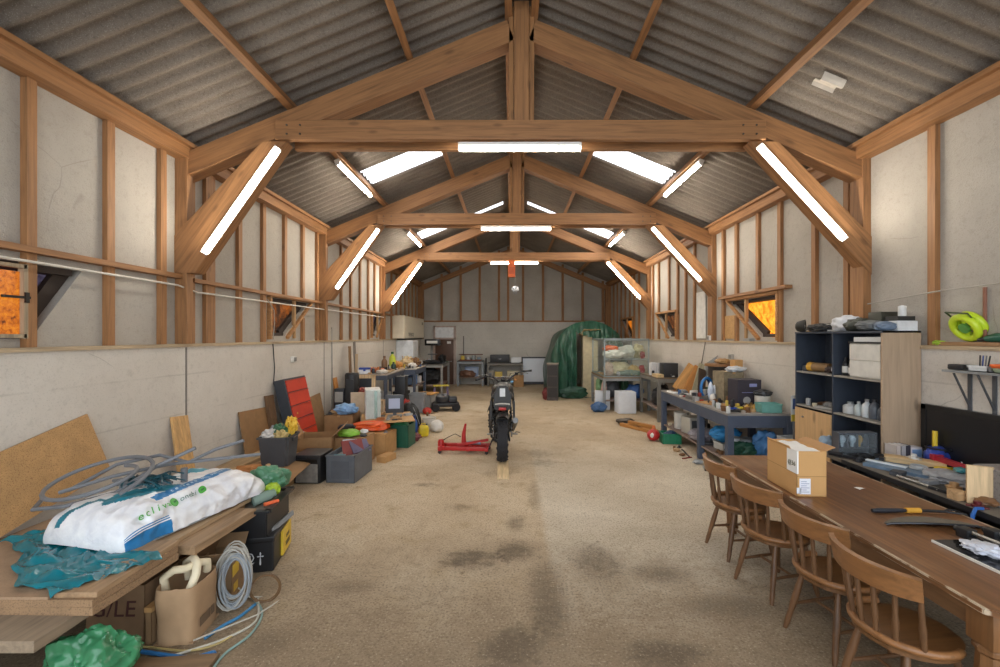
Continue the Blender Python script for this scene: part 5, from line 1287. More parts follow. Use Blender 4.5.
# far left: third bench, white locker, machine, heater
zt = 1.022
for k, (lab, x, y, rad, c) in enumerate((('flat black heap on the bench beside the brown door', -2.8, 15.7, (.3, .25, .07), '2a2b2f'), ('black bag hanging over the edge of the bench by the brown door', -2.5, 16.15, (.14, .2, .16), '141518'), ('white papers crumpled on the bench by the brown door', -3.0, 16.3, (.2, .2, .06), 'c6c9cc'))):
    lump('bag' if 'bag' in lab else 'heap', lab, 'bag' if 'bag' in lab else 'heap', (x, y, zt), rad, 80+k, c, .3, 2.2, .3)
lump('bag', 'big black bag under the bench nearest the brown door', 'bag', (-2.85, 15.8, .302), (.38, .3, .3), 84, '1a1c20', .3, 2.2, .3)
lump('bag', 'dark grey bag at the foot of the bench nearest the brown door', 'bag', (-2.85, 16.5, .302), (.3, .26, .22), 85, '35383f', .3, 2.2, .3)
lk = thing('locker', 'tall white metal locker against the left wall', 'cupboard', (-3.46, 14.9, 0))
mk('carcass', B().bx(-.28, .25, -.4, .4, .05, 1.86, .006), M('d3d8dd', .4), lk, 0); mk('door', B().bx(.25, .27, -.39, .39, .08, 1.84, .004), M('dfe3e6', .4), lk, 0); mk('handle', B().bx(.27, .29, .3, .33, .95, 1.1), STEEL, lk, 0); mk('plinth', B().bx(-.26, .22, -.38, .38, 0, .05), GREYP, lk, 0)
dpm = thing('bench_drill', 'black bench drill with a white plate standing on the far bench', 'machine', (-2.95, 16.75, zt), R(0))
mk('base', B().bx(-.2, .2, -.15, .15, 0, .04, .01), BLKM, dpm); mk('column', B().cyl((-.05, .08, .03), (-.05, .08, .85), .04), STEEL, dpm); mk('head', B().bx(-.28, .28, -.14, .14, .62, .86, .03), BLKM, dpm); mk('white_plate', B().bx(-.2, .2, -.15, -.14, .7, .8), PAPER, dpm, 0); mk('table', B().bx(-.16, .16, -.14, .12, .28, .31), GREYP, dpm); mk('chuck', B().tube([(.0, -.05, .62), (.0, -.05, .5), (0, -.05, .42)], [.05, .03, .01], 12), STEEL, dpm); mk('crank', B().tube([(.28, 0, .7), (.36, -.1, .66)], .014, 8), BLK, dpm)
ht = thing('heater_cabinet', 'big beige cabinet hung high on the left wall by the back gable', 'cabinet', (-3.79, 14.2, 1.92))
mk('casing', B().bx(0, .38, 0, 3.2, 0, .74, .015), M('cfc4ae', .45, .05), ht, 0); mk('front_panel', B().bx(.38, .392, .05, 3.15, .03, .71, .004), M('e0d6c0', .4, .04), ht, 0)
mk('bottom_grille', B().bx(.03, .36, .4, 3.0, -.04, 0), M('3a3733', .6), ht, 0); mk('badge', B().bx(.392, .396, 2.75, 2.95, .5, .6), M('8d8472', .5), ht, 0)
text('lettering', 'TREMBOLE', .17, M('2a2622', .5), ht, (.394, .95, .12), (PI/2, 0, PI/2))
# floor heaps towards the middle
gb2 = thing('black_bag', 'long black bag with pale stripes leaning by the blue-grey bench', 'bag', (-2.03, 9.55, 0), R(-10), rot=(0, R(-18), R(20)))
mk('bag', B().blob((0, 0, .3), (.17, .2, .31), 91, .12, 1.8, 3, 2.4, flat=-.29, crease=.15), BP, gb2)
for k in range(3): mk('stripe', B().tube([(-.08+.08*k, -.2, .12), (-.06+.07*k, -.2, .3), (-.05+.06*k, -.15, .5)], .006, 6), M('a9a9ab', .4), gb2)
bottle('blue bottle standing in front of the long black bag', (-1.93, 8.9, 0), .42, .06, '2f5fb0', '1f3f80')
jug('yellow canister on the floor near the motorbike lift', (-1.74, 8.85, 0), .27, .2, .14, 'd8bf2c', '2a2a22', .4)
tin('big pale drum lying open beside the yellow canister', (-1.75, 9.5, 0), .26, .15, 'c9c4ba', 'b9b4aa')
lump('helmet', 'white helmet-like shell on the floor beside the pale drum', 'helmet', (-1.55, 9.3, 0), (.14, .16, .13), 93, 'd9d6d0', .08, 2, .0)
lump('rag', 'maroon rag on the floor behind the green crate', 'rag', (-1.88, 8.5, 0), (.14, .16, .08), 94, '6a3038')
lump('cloth', 'red and black cloth heap on the floor below the blue-grey bench', 'cloth', (-2.6, 10.02, 0), (.24, .22, .28), 95, '7a2a2a', .4, 2.4, .4)
lump('cloth', 'bright-red cloth on top of a heap below the blue-grey bench', 'cloth', (-2.32, 9.85, 0), (.12, .14, .3), 96, 'a33028', .3, 2.4, .4)
lying('board', 'small brown board lying by the long black bag', 'board', (-2.2, 9.1, 0), R(20), (.35, .4, .3), wood('a4855c', 'x'))
tub('grey_tub', 'light-grey plastic tub beside the leg of the blue-grey bench', 'tub', (-2.45, 11.7, 0), 0, .4, .4, .5, M('8f9398', .4))
gen = thing('mower', 'black engine-powered machine on small wheels standing on the floor', 'machine', (-1.76, 12.0, 0), R(10))
mk('deck', B().bx(-.33, .33, -.24, .24, .12, .22, .03), BLK, gen); mk('engine', B().lathe([(.18, .22), (.2, .26), (.19, .38), (.12, .44), (0, .45)], (-.08, 0, 0), 18), M('3a3b3f', .4), gen); mk('cowl', B().bx(.08, .3, -.16, .16, .22, .36, .03), M('2f3136', .4), gen); mk('cap', B().cyl((-.02, -.12, .4), (-.02, -.12, .46), .04), M('8d9096', .4), gen)
for sx in (-.27, .27):
    for sy in (-.26, .26): mk('wheel', B().lathe([(.03, -.03), (.1, -.03), (.11, 0), (.1, .03), (.03, .03)], (sx, sy, .11), 18, 'y'), RUB, gen)
lump('lid', 'small red lid on the floor beside the black machine', 'lid', (-2.15, 11.4, 0), (.11, .1, .09), 97, 'b8352a', .05)
yst = thing('step_stool', 'low stool with yellow top in front of the bench by the door', 'stool', (-2.3, 14.6, 0), R(15))
mk('top', B().bx(-.25, .25, -.15, .15, .36, .39, .006), M('cdbb4a', .5), yst)
for sx in (-.2, .2):
    for sy in (-.11, .11): mk('leg', B().beam((sx, sy, .36), (sx*1.15, sy*1.2, 0), .03, .03), M('7d7296', .5), yst, 0)
# ------------------------------------------------------------------ back wall
d1 = struct('door_1', B().bx(-3.14, -2.38, YB-.05, YB+.02, 0, 1.86, .004), wood('5a3f30', 'z', 0, .55, .15))
fr = B(); [fr.bx(*q) for q in ((-3.22, -3.14, YB-.07, YB, 0, 2.42), (-2.38, -2.28, YB-.07, YB, 0, 2.42), (-3.22, -2.28, YB-.07, YB, 1.86, 1.93), (-3.22, -2.28, YB-.07, YB, 2.36, 2.42))]
mk('door_frame', fr, M('b9a59b', .6), d1, 0); mk('transom_panel', B().bx(-3.14, -2.38, YB-.06, YB, 1.93, 2.36), M('e3e4e6', .5), d1, 0)
for x in (-3.02, -2.57): mk('notice', B().bx(x-.08, x+.08, YB-.055, YB-.05, 1.68, 1.78), PAPER, d1, 0)
mk('door_handle', B().cyl((-2.47, YB-.11, .95), (-2.47, YB-.05, .95), .02).bx(-2.6, -2.45, YB-.12, YB-.1, .94, .965), STEEL, d1)
trim(B().bx(-1.99, -1.95, YB-.03, YB, .9, 2.0), M('6e6a64', .5))
z1 = 1.002
lying('tray', 'wooden tray with tins on the tall grey bench at the back', 'tray', (-1.62, 18.0, z1), 0, (.85, .4, .05), wood('7a4b38', 'x'))
for k, (x, c, h) in enumerate(((-1.95, 'd8bf5a', .16), (-1.72, 'c9ccd0', .12), (-1.5, '9fa6a9', .15), (-1.3, '8a9aa5', .1))):
    tin(('yellow tin on the wooden tray at the back wall', 'white tin on the wooden tray at the back wall', 'grey tin on the wooden tray at the back wall', 'low blue-grey tin on the wooden tray at the back wall')[k], (x, 17.95, z1+.05), h, .08, c)
lying('shelf_board', 'brown shelf board lying across the tins on the back bench', 'board', (-1.62, 17.98, z1+.235), 0, (.95, .3, .03), wood('6a4434', 'x'))
gadget('screen', 'pale-blue flat screen standing under the tall back bench', 'screen', (-1.6, 18.1, .352), 0, (.55, .1, .4), '8d9fc0', 'a9b6cf', 0)
lump('heap', 'brown and black heap on the lower shelf of the tall back bench', 'heap', (-1.75, 17.85, .352), (.3, .12, .14), 101, '6e4d3c')
amp = gadget('amplifier', 'black amplifier with small white lettering on the low shelf bench', 'electronics', (-.45, 18.05, .922), 0, (.78, .4, .32), '1f2126', None, 0)
text('lettering', '-vov-', .07, M('c9ccd2', .4), amp, (0, -.203, .16), (PI/2, 0, 0))
gadget('box', 'white box standing beside the black amplifier', 'box', (.2, 18.05, .922), 0, (.4, .3, .22), 'd9dce0', None, 0)
for k, (lab, x, sz, c) in enumerate((('yellow box on the lower shelf of the low shelf bench', -.5, (.3, .25, .25), 'cdb04a'), ('cream box on the lower shelf of the low shelf bench', 0.1, (.5, .25, .28), 'c9bc9c'), ('pale panel box at the end of the low shelf bench', -.8, (.2, .25, .3), '9d9484'))):
    gadget('box', lab, 'box', (x, 18.1, .302), 0, sz, c, None, 0)
bottle('dark bottle standing between tall and low bench at the back wall', (-1.02, 18.2, 0), 1.1, .06, '222327', '3a3a3a')
carton('carton', 'kraft carton on the floor below the white box at the back', (.3, 17.6, 0), 0, (.4, .3, .45), KB)
wbd = thing('whiteboard', 'large white panel in a dark frame standing at the back wall', 'board', (1.07, 18.3, 0), rot=(R(-4), 0, 0))
mk('panel', B().bx(-.58, .58, -.02, .02, .12, 1.08), M('dfe5ee', .35, .02), wbd, 0)
mk('frame', B().bx(-.63, -.58, -.04, .03, 0, 1.14).bx(.58, .63, -.04, .03, 0, 1.14).bx(-.63, .63, -.04, .03, 1.08, 1.14).bx(-.63, .63, -.04, .03, 0.02, .12), M('3c4048', .5), wbd, 0)
lying('box_lid', 'dark flat box lying on the edge of the white panel', 'box', (1.1, 18.38, 1.13), 0, (.6, .12, .1), '55585e') if False else None
# ------------------------------------------------------------------ far right: tarpaulin, glass case, narrow bench
TARP = M('28503f', .36, .3, 4, bump=.5, bscale=9)
XT, YT, RTX, RTZ, DT = 2.6, 14.5, 1.32, 2.5, 2.7
def tarp_pt(u, v):
    """u: left foot over the top to right foot; v: 0 front centre .. .45 rim .. 1 back"""
    a = PI*u; cx, sz = -math.cos(a), max(0, math.sin(a))
    ex = math.copysign(abs(cx)**.85, cx); ez = sz**.62
    if v < .45:
        k = (v/.45); x = XT+RTX*ex*k; z = (RTZ*ez)*k+0*(1-k); y = YT-.0+.32*k**6
        z = max(0.0, z)
        fold = .07*math.sin(x*17+1.2*noise.noise(Vector((x*2, z*1.3, 0))))*(.35+.65*(1-z/2.6))+.10*noise.noise(Vector((x*1.7, z*.9, 3)))+.03*math.sin(x*41+3*noise.noise(Vector((x*3, z*2.2, 1))))+.04*noise.noise(Vector((x*6, z*4, 7)))
        y += fold*min(1, (1-k)*6+.15)-.25*max(0, .5-z)*.6
    else:
        k = (v-.45)/.55; x = XT+RTX*ex; z = RTZ*ez; y = YT+.32+DT*k
        r = .05*noise.noise(Vector((x*1.5, y*1.2, z*1.5)))+.03*math.sin(9*u*PI+2*noise.noise(Vector((x, y, z))))
        x += r*ex; z = max(0, z+r*ez*.8-.12*k)
    return (x, y, z)
b = B(); nu, nv = 150, 96; b.sheet(tarp_pt, nu, nv)
dead = [f for f in b.bm.faces if f.calc_center_median().y < YT+.25 and 2.14 < f.calc_center_median().x < 3.6 and .02 < f.calc_center_median().z < 2.12-.35*(f.calc_center_median().x-2.14)]
bmesh.ops.delete(b.bm, geom=dead, context='FACES')
solo('tarpaulin', 'dark-green tarpaulin draped into a dome, open at the front', 'tarpaulin', b, TARP, smooth=30)
lump('tarpaulin_bunch', 'bunched foot of green tarpaulin spilling onto the floor by the black cabinet', 'tarpaulin', (2.0, 14.25, 0), (.4, .12, .2), 111, TARP, .4, 2.4, .6)
carton('carton', 'tall cream carton standing inside the opening of the tarpaulin', (2.62, 14.9, 0), 0, (.5, .4, 2.02), M('cbbf9f', .85))
carton('carton', 'torn kraft carton on top of the tall cream one under the tarpaulin', (2.6, 14.85, 2.022), R(10), (.6, .35, .12), M('c0a67c', .85), 's', 60)
lump('bag', 'orange bag stuffed in beside the tall cream carton', 'bag', (2.5, 14.62, 1.2), (.1, .08, .28), 112, 'c65a22') if False else None
blk = thing('speaker_cabinet', 'dark narrow cabinet standing on the floor before the green tarpaulin', 'cabinet', (1.31, 13.95, 0), R(-8))
mk('casing', B().bx(-.17, .17, -.2, .2, .0, 1.12, .008), M('4a4340', .6, .2, 12), blk, 0); mk('top', B().bx(-.18, .18, -.21, .21, 1.12, 1.15), M('8f867a', .6), blk, 0)
for k in range(3): mk('door_line', B().bx(-.15, .15, -.206, -.2, .1+.34*k, .4+.34*k), M('2f2c2c', .6), blk, 0)
lump('bag', 'small red and black bag at the foot of the dark narrow cabinet', 'bag', (1.08, 13.95, 0), (.1, .16, .2), 113, '6a2a2a')

# glass display case on its table
GX0, GX1, GY0, GY1, GZ = 2.5, 3.68, 11.9, 13.6, .9
gt = workbench('grey metal table under the glass display case', GX0-.04, GX1+.04, GY0-.04, GY1+.04, GZ, M('8a6f4e', .6, .15), M('8d9090', .45), shelf=.28, drop=.07)
gc = thing('display_case', 'large glass display case full of cloth and toys on the grey table', 'display case', ((GX0+GX1)/2, (GY0+GY1)/2, GZ))
hx, hy, hz = (GX1-GX0)/2, (GY1-GY0)/2, 1.03
FRM = M('9aa3a3', .35, .08, metal=.6); GL = glass('fafcfb', .95, .04)
for sx in (-1, 1):
    for sy in (-1, 1): mk('post', B().bx(sx*hx-.018, sx*hx+.018, sy*hy-.018, sy*hy+.018, 0, hz, .003), FRM, gc, 0)
fb2 = B()
for s in (-1, 1): fb2.bx(-hx, hx, s*hy-.018, s*hy+.018, hz-.05, hz).bx(s*hx-.018, s*hx+.018, -hy, hy, hz-.05, hz)
mk('top_frame', fb2, FRM, gc, 0)
fb2 = B()
for s in (-1, 1): fb2.bx(-hx, hx, s*hy-.018, s*hy+.018, 0, .03).bx(s*hx-.018, s*hx+.018, -hy, hy, 0, .03)
mk('bottom_frame', fb2, FRM, gc, 0)
for s in (-1, 1): mk('glass_pane', B().bx(-hx, hx, s*hy-.003, s*hy+.003, .02, hz-.04), GL, gc, 0); mk('glass_pane', B().bx(s*hx-.003, s*hx+.003, -hy, hy, .02, hz-.04), GL, gc, 0)
mk('glass_top', B().bx(-hx, hx, -hy, hy, hz-.008, hz), GL, gc, 0); mk('glass_shelf', B().bx(-hx+.02, hx-.02, -hy+.02, hy-.02, .48, .49), GL, gc, 0); mk('shelf_rail', B().bx(-hx, hx, -hy+.01, -hy+.03, .465, .495), FRM, gc, 0)
gx = (GX0+GX1)/2
for k, (lab, x, y, z, rad, c) in enumerate((('orange cloth bundle at the top corner inside the glass case', -.3, -.1, .80, (.22, .2, .09), 'd9662c'), ('white crumpled sheet on the glass shelf of the display case', -.25, -.5, .492, (.3, .25, .12), 'd6d6cc'), ('grey-white plastic heap in the middle of the glass shelf', .12, -.45, .492, (.24, .22, .18), 'b9bdb4'),
    ('patterned cloth at the right end of the glass shelf', .4, -.5, .492, (.15, .2, .2), 'a8a07a'), ('small dark-red packet on the glass shelf corner', .47, -.68, .492, (.07, .07, .1), '9a3a3a'), ('cream cushion on the floor of the display case', -.15, -.5, .032, (.36, .22, .18), 'd9d0ac'), ('pinkish wrapped bundle in the corner of the case floor', -.42, -.6, .032, (.13, .15, .18), 'cdb7a8'),
    ('tan bundle on the floor of the display case', .25, -.6, .032, (.16, .15, .14), 'c2a468'), ('red toy on the floor of the display case', .48, -.6, .032, (.08, .08, .14), 'b03038'), ('green cloth along the glass at the bottom of the case', .1, -.76, .032, (.3, .05, .08), '74857a'))):
    if k == 0: lump('bundle', lab, 'cloth', (gx+x, 12.75+y-.2, GZ+.492+.17), rad, 120+k, c, .3, 2.2, .3); lump('box', 'pale packet carrying the orange bundle in the case', 'packet', (gx+x, 12.45, GZ+.492), (.2, .16, .09), 140, 'c9c4b4')
    else: lump('bundle', lab, 'cloth', (gx+x, 12.75+y, GZ+z), rad, 120+k, c, .3, 2.2, .3)
for k, (x, c) in enumerate(((-.2, 'b8b9bd'), (.15, 'c9b04a'), (.35, '5e7d6a'))):
    lump('toy', ('small grey toy against the front glass of the case', 'small yellow toy against the front glass of the case', 'small green toy against the front glass of the case')[k], 'toy', (gx+x, 11.99, GZ+.032), (.05, .04, .06), 130+k, c)
# under the table
gadget('fridge', 'white box-shaped freezer standing on the floor in front of the glass case table', 'appliance', (2.98, 11.62, .0), R(2), (.46, .4, .56), 'dfe3ea', None, 0)
gadget('panel_heater', 'white panel with black edge under the corner of the glass case table', 'appliance', (2.48, 12.1, 0), 0, (.4, .12, .52), 'd9dce0', None, 0)
lump('bag', 'blue bag with white print under the glass case table', 'bag', (3.38, 12.2, .282), (.24, .2, .2), 115, '3a5f9a')
lump('bag', 'grey bag behind the white freezer under the table', 'bag', (2.85, 12.6, .282), (.22, .2, .25), 116, '5a5c5f')
lump('bag', 'green plastic bag hanging at the back corner of the glass case table', 'bag', (2.62, 13.2, .282), (.1, .2, .26), 117, '7aa27a')
lump('rag', 'blue cloth lump lying on the floor by the table leg', 'cloth', (2.32, 11.75, 0), (.2, .14, .13), 118, '3d5f8c')
lump('bag', 'pink and white packet hanging under the table corner', 'packet', (2.6, 12.4, .282), (.07, .12, .25), 119, 'c9a8a0')
gadget('canister', 'white upright canister at the end of the glass case table', 'canister', (3.88, 12.05, 0), 0, (.16, .2, .5), 'd0d0cc', None, 0)
# narrow bench: books, file boxes
z = 1.032
for k, (x, c, h) in enumerate(((3.50, 'e1e2e4', .3), (3.56, 'd9dadd', .31), (3.62, 'e6e6e8', .29), (3.68, 'c9cdd2', .3), (3.74, 'b04a50', .27), (3.8, 'd6d0d4', .26))):
    book(('white folder closest to the glass case on the narrow bench', 'second white folder from the glass case on the narrow bench', 'third white folder with a smooth spine on the narrow bench', 'greyish folder in the row on the narrow bench', 'red-spined book in the row on the narrow bench', 'pink-white book beside the red-spined one')[k], (x, 11.1, z), (.052, .22, h), c, 0, 'folders on the narrow bench')
gadget('file_box', 'black file box with a white label at the end of the narrow bench', 'box', (3.74, 10.55, z), 0, (.34, .3, .33), '2a2a2d', None, 1)
lying('board', 'pale board stack lying on the narrow bench beside the black file box', 'board', (3.48, 10.55, z), 0, (.15, .4, .07), wood('cdb183', 'y'))
lump('bag', 'dark bag on the shelf below the narrow bench', 'bag', (3.7, 10.9, .302), (.22, .3, .25), 141, '26282c')
# ------------------------------------------------------------------ long workbench: things on it
z = .902
solo('metal_sheet', 'dark-grey bent sheet leaning on the wall over the long workbench', 'panel', B().sheet(lambda u, v: (.0+.38*v, -.45+.5*u, .0+.72*v*(1-.25*u)), 8, 6, .006), M('6d6f70', .6), (3.6, 9.0, z+.005), smooth=30)
leaning_r = lambda lab, x, y, w_, h, m, rx, ry, rz=0, nm='board': solo(nm, lab, 'board', B().box((0, 0, h/2), (w_, .018, h)), m, (x, y, z+.004), rot=(rx, ry, rz), smooth=0)
for k, (x, y, w_, h, c, ry) in enumerate(((3.34, 8.86, .3, .62, 'c08f52', 34), (3.42, 8.62, .2, .6, 'b57a3e', 30), (3.5, 8.5, .12, .66, 'a9a184', 26), (3.6, 8.42, .16, .52, '4a3a2e', 20))):
    leaning_r(('pale kraft panel leaning in the stack at the far end of the workbench', 'orange-brown panel leaning in the stack on the workbench', 'narrow green-grey board leaning in the stack on the workbench', 'dark brown panel leaning in the stack on the workbench')[k], x, y, w_, h, wood(c, 'z'), R(-24), R(ry), R(10*k-20))
spl = thing('cable_drum', 'brown wooden cable drum standing at the wall on the workbench', 'drum', (3.74, 7.98, z))
mk('barrel', B().lathe([(.2, .02), (.19, .04), (.19, .54), (.2, .56)], n=26), M('37302c', .7, .2), spl)
mk('disc', B().lathe([(0, .56), (.25, .56), (.25, .6), (0, .6)], n=28), wood('8a623c', 'x'), spl); mk('disc', B().lathe([(0, 0), (.25, 0), (.25, .02), (0, .02)], n=28), wood('8a623c', 'x'), spl)
lump('rag', 'tan rag on top of the wooden cable drum', 'rag', (3.8, 7.98, z+.602), (.12, .09, .05), 151, 'b08a5a')
bl = thing('hose_reel', 'blue hose ring standing on edge in front of the cable drum', 'hose', (3.44, 7.82, z+.192), rot=(0, 0, R(35)))
mk('ring', B().torus((0, 0, 0), .17, .022, 'y', 30, 10), M('2a7ac0', .4), bl); mk('ring_inner', B().torus((0, .03, 0), .15, .02, 'y', 26, 8), M('1c3a5c', .5), bl)
for k, (dx, dy, c) in enumerate(((0, 0, 'c9d3e4'), (.1, .05, 'e1e2e6'), (.2, .02, '8ea3c4'))):
    lump('spray_bottle', ('pale-blue spray bottle in front of the blue hose ring', 'white spray bottle in front of the cable drum', 'blue-grey spray bottle beside the big carton')[k], 'bottle', (3.42+dx, 7.62+dy, z), (.05, .05, .16-.02*k), 152+k, c, .15, 2, .2)
carton('carton', 'tall greyish carton standing at the wall on the workbench', (3.68, 7.55, z), R(4), (.34, .36, .5), M('8f8269', .85, .25, 14))
lump('bag', 'white plastic bag flopped over the tall greyish carton', 'bag', (3.72, 7.38, z+.503), (.16, .12, .05), 155, 'c6ccd2')
carton('carton', 'small kraft carton on top of the tall greyish carton', (3.86, 7.62, z+.503), R(8), (.14, .14, .19), KRAFT)
dbx = thing('device_box', 'dark printed cardboard box with a round picture on the workbench', 'box', (3.68, 7.0, z), R(3))
mk('body', B().bx(-.19, .19, -.12, .16, 0, .42, .003), M('3a3640', .5, .08), dbx, 0)
mk('printed_label', B().bx(-.0, .12, -.1215, -.12, .31, .36).bx(-.12, .14, -.1215, -.12, .22, .228), M('8f97c9', .5), dbx, 0); mk('round_picture', B().cyl((-.04, -.121, .1), (-.04, -.119, .1), .06, n=22), M('a9a7a5', .5), dbx)
bkt = tin('white bucket with a crumpled black liner at the near end of the workbench', (3.8, 6.72, z), .2, .11, 'd3cec6', '2a2b2e', handle=False, name='bucket', cat='bucket')
mk('liner', B().blob((0, 0, .235), (.12, .12, .06), 156, .3, 3, 3, crease=.2), M('2a2c30', .35), bkt, 30)
openbox('tray', 'see-through teal plastic tub on the near edge of the workbench', 'tub', (3.72, 6.43, z), R(-4), (.28, .2, .13), '6fa9a0', ribs=0)
lying('paper', 'white sheet of paper at the far end of the workbench', 'paper', (3.15, 8.6, z), R(10), (.16, .25, .03), PAPER)
lying('strip', 'long white strip lying across the workbench', 'strip', (3.35, 8.0, z), R(75), (.06, .6, .025), 'd9d6cf')
lying('flat_case', 'flat grey case lying on the workbench behind the cardboard pieces', 'case', (3.3, 7.75, z), R(8), (.42, .26, .06), '6a6864')
lying('cardboard_piece', 'torn tan cardboard lying flat on the workbench', 'cardboard', (3.28, 7.2, z), R(15), (.3, .5, .012), KB3)
lying('cardboard_piece', 'second tan cardboard piece beside the dark printed box', 'cardboard', (3.46, 7.06, z), R(-25), (.24, .3, .02), KB3) if False else None
lying('tray', 'small bright-blue tray near the front edge of the workbench', 'tray', (3.3, 6.72, z), R(20), (.16, .18, .03), '2f56b8')
tape_roll('yellow tape roll lying beside the small blue tray', (3.43, 6.7, z), 'd9c645', .06, .035)
lump('ornament', 'white ornament standing on the torn tan cardboard', 'ornament', (3.36, 7.42, z), (.04, .04, .07), 157, 'dcd9d2', .2)
for k, (x, y, c) in enumerate(((3.52, 6.62, 'b8944a'), (3.62, 6.62, 'c79f58'), (3.56, 6.74, '6a5a44'), (3.66, 6.78, '9a7a4a'))):
    t = thing('engine_part', ('brass engine part closest to the yellow tape on the workbench', 'brass engine part beside the teal tub on the workbench', 'dark engine part behind the brass ones', 'bronze engine part in front of the dark printed box')[k], 'machine part', (x, y, z), R(40*k))
    mk('housing', B().lathe([(.04, 0), (.05, .01), (.05, .045), (.03, .06), (.018, .065), (.018, .085), (0, .085)], n=14), M(c, .35, .15, metal=.6), t); mk('flange', B().bx(-.07, .07, -.02, .02, .0, .014, .004), M(c, .4, .15, metal=.6), t); mk('stub', B().cyl((.03, 0, .03), (.085, 0, .035), .014), STEEL, t)
gadget('charger', 'black charger block in front of the dark printed box', 'electronics', (3.72, 6.78, z), R(5), (.13, .1, .07), '1e1f22', None, 1) if False else None
for k, (x, y, rz, fn) in enumerate(((3.18, 7.5, .4, 's'), (3.22, 6.95, 1.2, 'p'), (3.2, 6.6, .2, 'w'), (3.62, 7.32, 2.4, 'h'), (3.5, 6.85, .9, 'w2'), (3.16, 7.95, 1.0, 's2'))):
    {'s': lambda: screwdriver('red screwdriver near the front edge of the workbench', (x, y, z), rz), 'p': lambda: pliers('red-handled pliers on the workbench beside the tan cardboard', (x, y, z), rz), 'w': lambda: wrench('steel spanner at the near corner of the workbench', (x, y, z), rz),
     'h': lambda: hammer('wooden-handled hammer in front of the tall greyish carton', (x, y, z), rz), 'w2': lambda: wrench('steel spanner lying by the brass engine parts', (x, y, z), rz), 's2': lambda: screwdriver('yellow screwdriver by the flat grey case', (x, y, z), rz, 'd8b52f')}[fn]()
# under and in front of the long workbench
lump('bag', 'bright-blue bag lying under the middle of the workbench', 'bag', (3.4, 7.05, .33), (.22, .18, .13), 161, '2f86c4') 
openbox('crate', 'white crate under the workbench below the bright-blue bag', 'crate', (3.42, 7.0, .222), R(6), (.34, .26, .11), 'c9c7bf')
tin('white paint tin with blue print under the workbench edge', (3.36, 6.75, .222), .24, .1, 'd9dadb', '9a9a9c', '47618f')
tin('grey paint tin stacked behind the white paint tin', (3.62, 6.85, .222), .2, .1, 'a9abae', '8a8a8c')
tin('pale bucket under the far half of the workbench', (3.3, 8.6, .222), .3, .14, 'd0d0cb', 'b9b9b6')
gadget('printer', 'off-white device beside the pale bucket under the workbench', 'electronics', (3.35, 8.15, .222), R(10), (.34, .3, .3), 'b9b7ae', '55585c', 2)
lump('rag', 'grey folded blanket on the lower shelf of the workbench', 'blanket', (3.3, 7.6, .222), (.24, .24, .1), 162, '8d8890', .2)
lump('tarpaulin_bunch', 'crumpled blue tarpaulin under the near end of the workbench', 'tarpaulin', (3.72, 6.5, .222), (.2, .13, .21), 163, '3f74a8', .3, 2.2, .4)
openbox('tray', 'grey plastic bin under the near end of the workbench', 'box', (3.84, 6.1, 0), R(3), (.26, .22, .62), 'b4b8ba')
lump('hose', 'dark-green hose heap on the lower shelf near the workbench leg', 'hose', (3.35, 6.48, .222), (.2, .12, .12), 164, '1f4a3a', .4, 3, .4)
for k in range(5):
    solo('bar', ('black', 'grey', 'purple-grey', 'silver', 'dark')[k]+' metal bar lying slanted on the lower workbench shelf', 'bar', B().beam((0, 0, .0), (.35, -.25, .0), .03, .02), M(('1d1e20', '6b6c70', '5d5a6a', 'a9abb0', '33353a')[k], .4, metal=.4), (3.3, 6.75+.08*k+(.3 if k > 2 else 0), .235+.03*(k % 2)+.05), smooth=0)
ball = thing('lantern', 'round red plastic lamp with white spots on the floor by the green crate', 'lamp', (2.72, 8.5, 0))
mk('body', B().blob((0, 0, .11), (.12, .12, .11), 1, .02, 2, 3, flat=-.105), M('b52a2c', .35), ball); mk('patch', B().blob((-.05, -.09, .12), (.04, .03, .05), 2, .2, 2, 2), M('e0dcd8', .4), ball)
con = thing('funnel', 'small orange cone standing behind the red lamp', 'cone', (2.84, 8.85, 0))
mk('cone', B().lathe([(.08, .0), (.07, .02), (.03, .2), (.02, .22), (0, .22)], n=16), M('d8743a', .45), con); mk('foot', B().bx(-.1, .1, -.1, .1, 0, .015, .004), M('c8682f', .45), con)
gcr2 = openbox('crate', 'green plastic crate on the floor beside the long workbench', 'crate', (2.99, 8.36, 0), R(-6), (.34, .3, .19), '1f7a58', ribs=5)
lump('bag', 'dark-blue packet inside the green crate by the workbench', 'packet', (2.99, 8.36, .03), (.12, .1, .1), 165, '27405f')
for k, (x, y, l) in enumerate(((2.72, 9.5, .75), (2.84, 9.45, .7), (2.6, 9.65, .6), (2.78, 9.52, .65))):
    solo('plank', ('long orange-brown timber on the floor beyond the red lamp', 'orange-brown timber lying closest to the workbench leg', 'shorter timber on the floor, outermost of the pile', 'timber lying on top of the small floor pile')[k], 'board', B().bx(-.045, .045, -l/2, l/2, 0, .07, .004), wood('b07a3e', 'y'), (x, y, .0005 if k < 3 else .072), R(22+4*k), smooth=0)
lump('rag', 'dark rag heap at the end of the timbers', 'rag', (2.6, 10.1, 0), (.2, .16, .07), 166, '4a4034')
wrench('big spanner lying on the floor under the workbench front', (2.95, 7.1, 0), R(60), .3); lying('strip', 'thin black strip on the floor beside the workbench leg', 'strip', (2.98, 7.6, 0), R(-8), (.03, .5, .01), '2a2a2c')
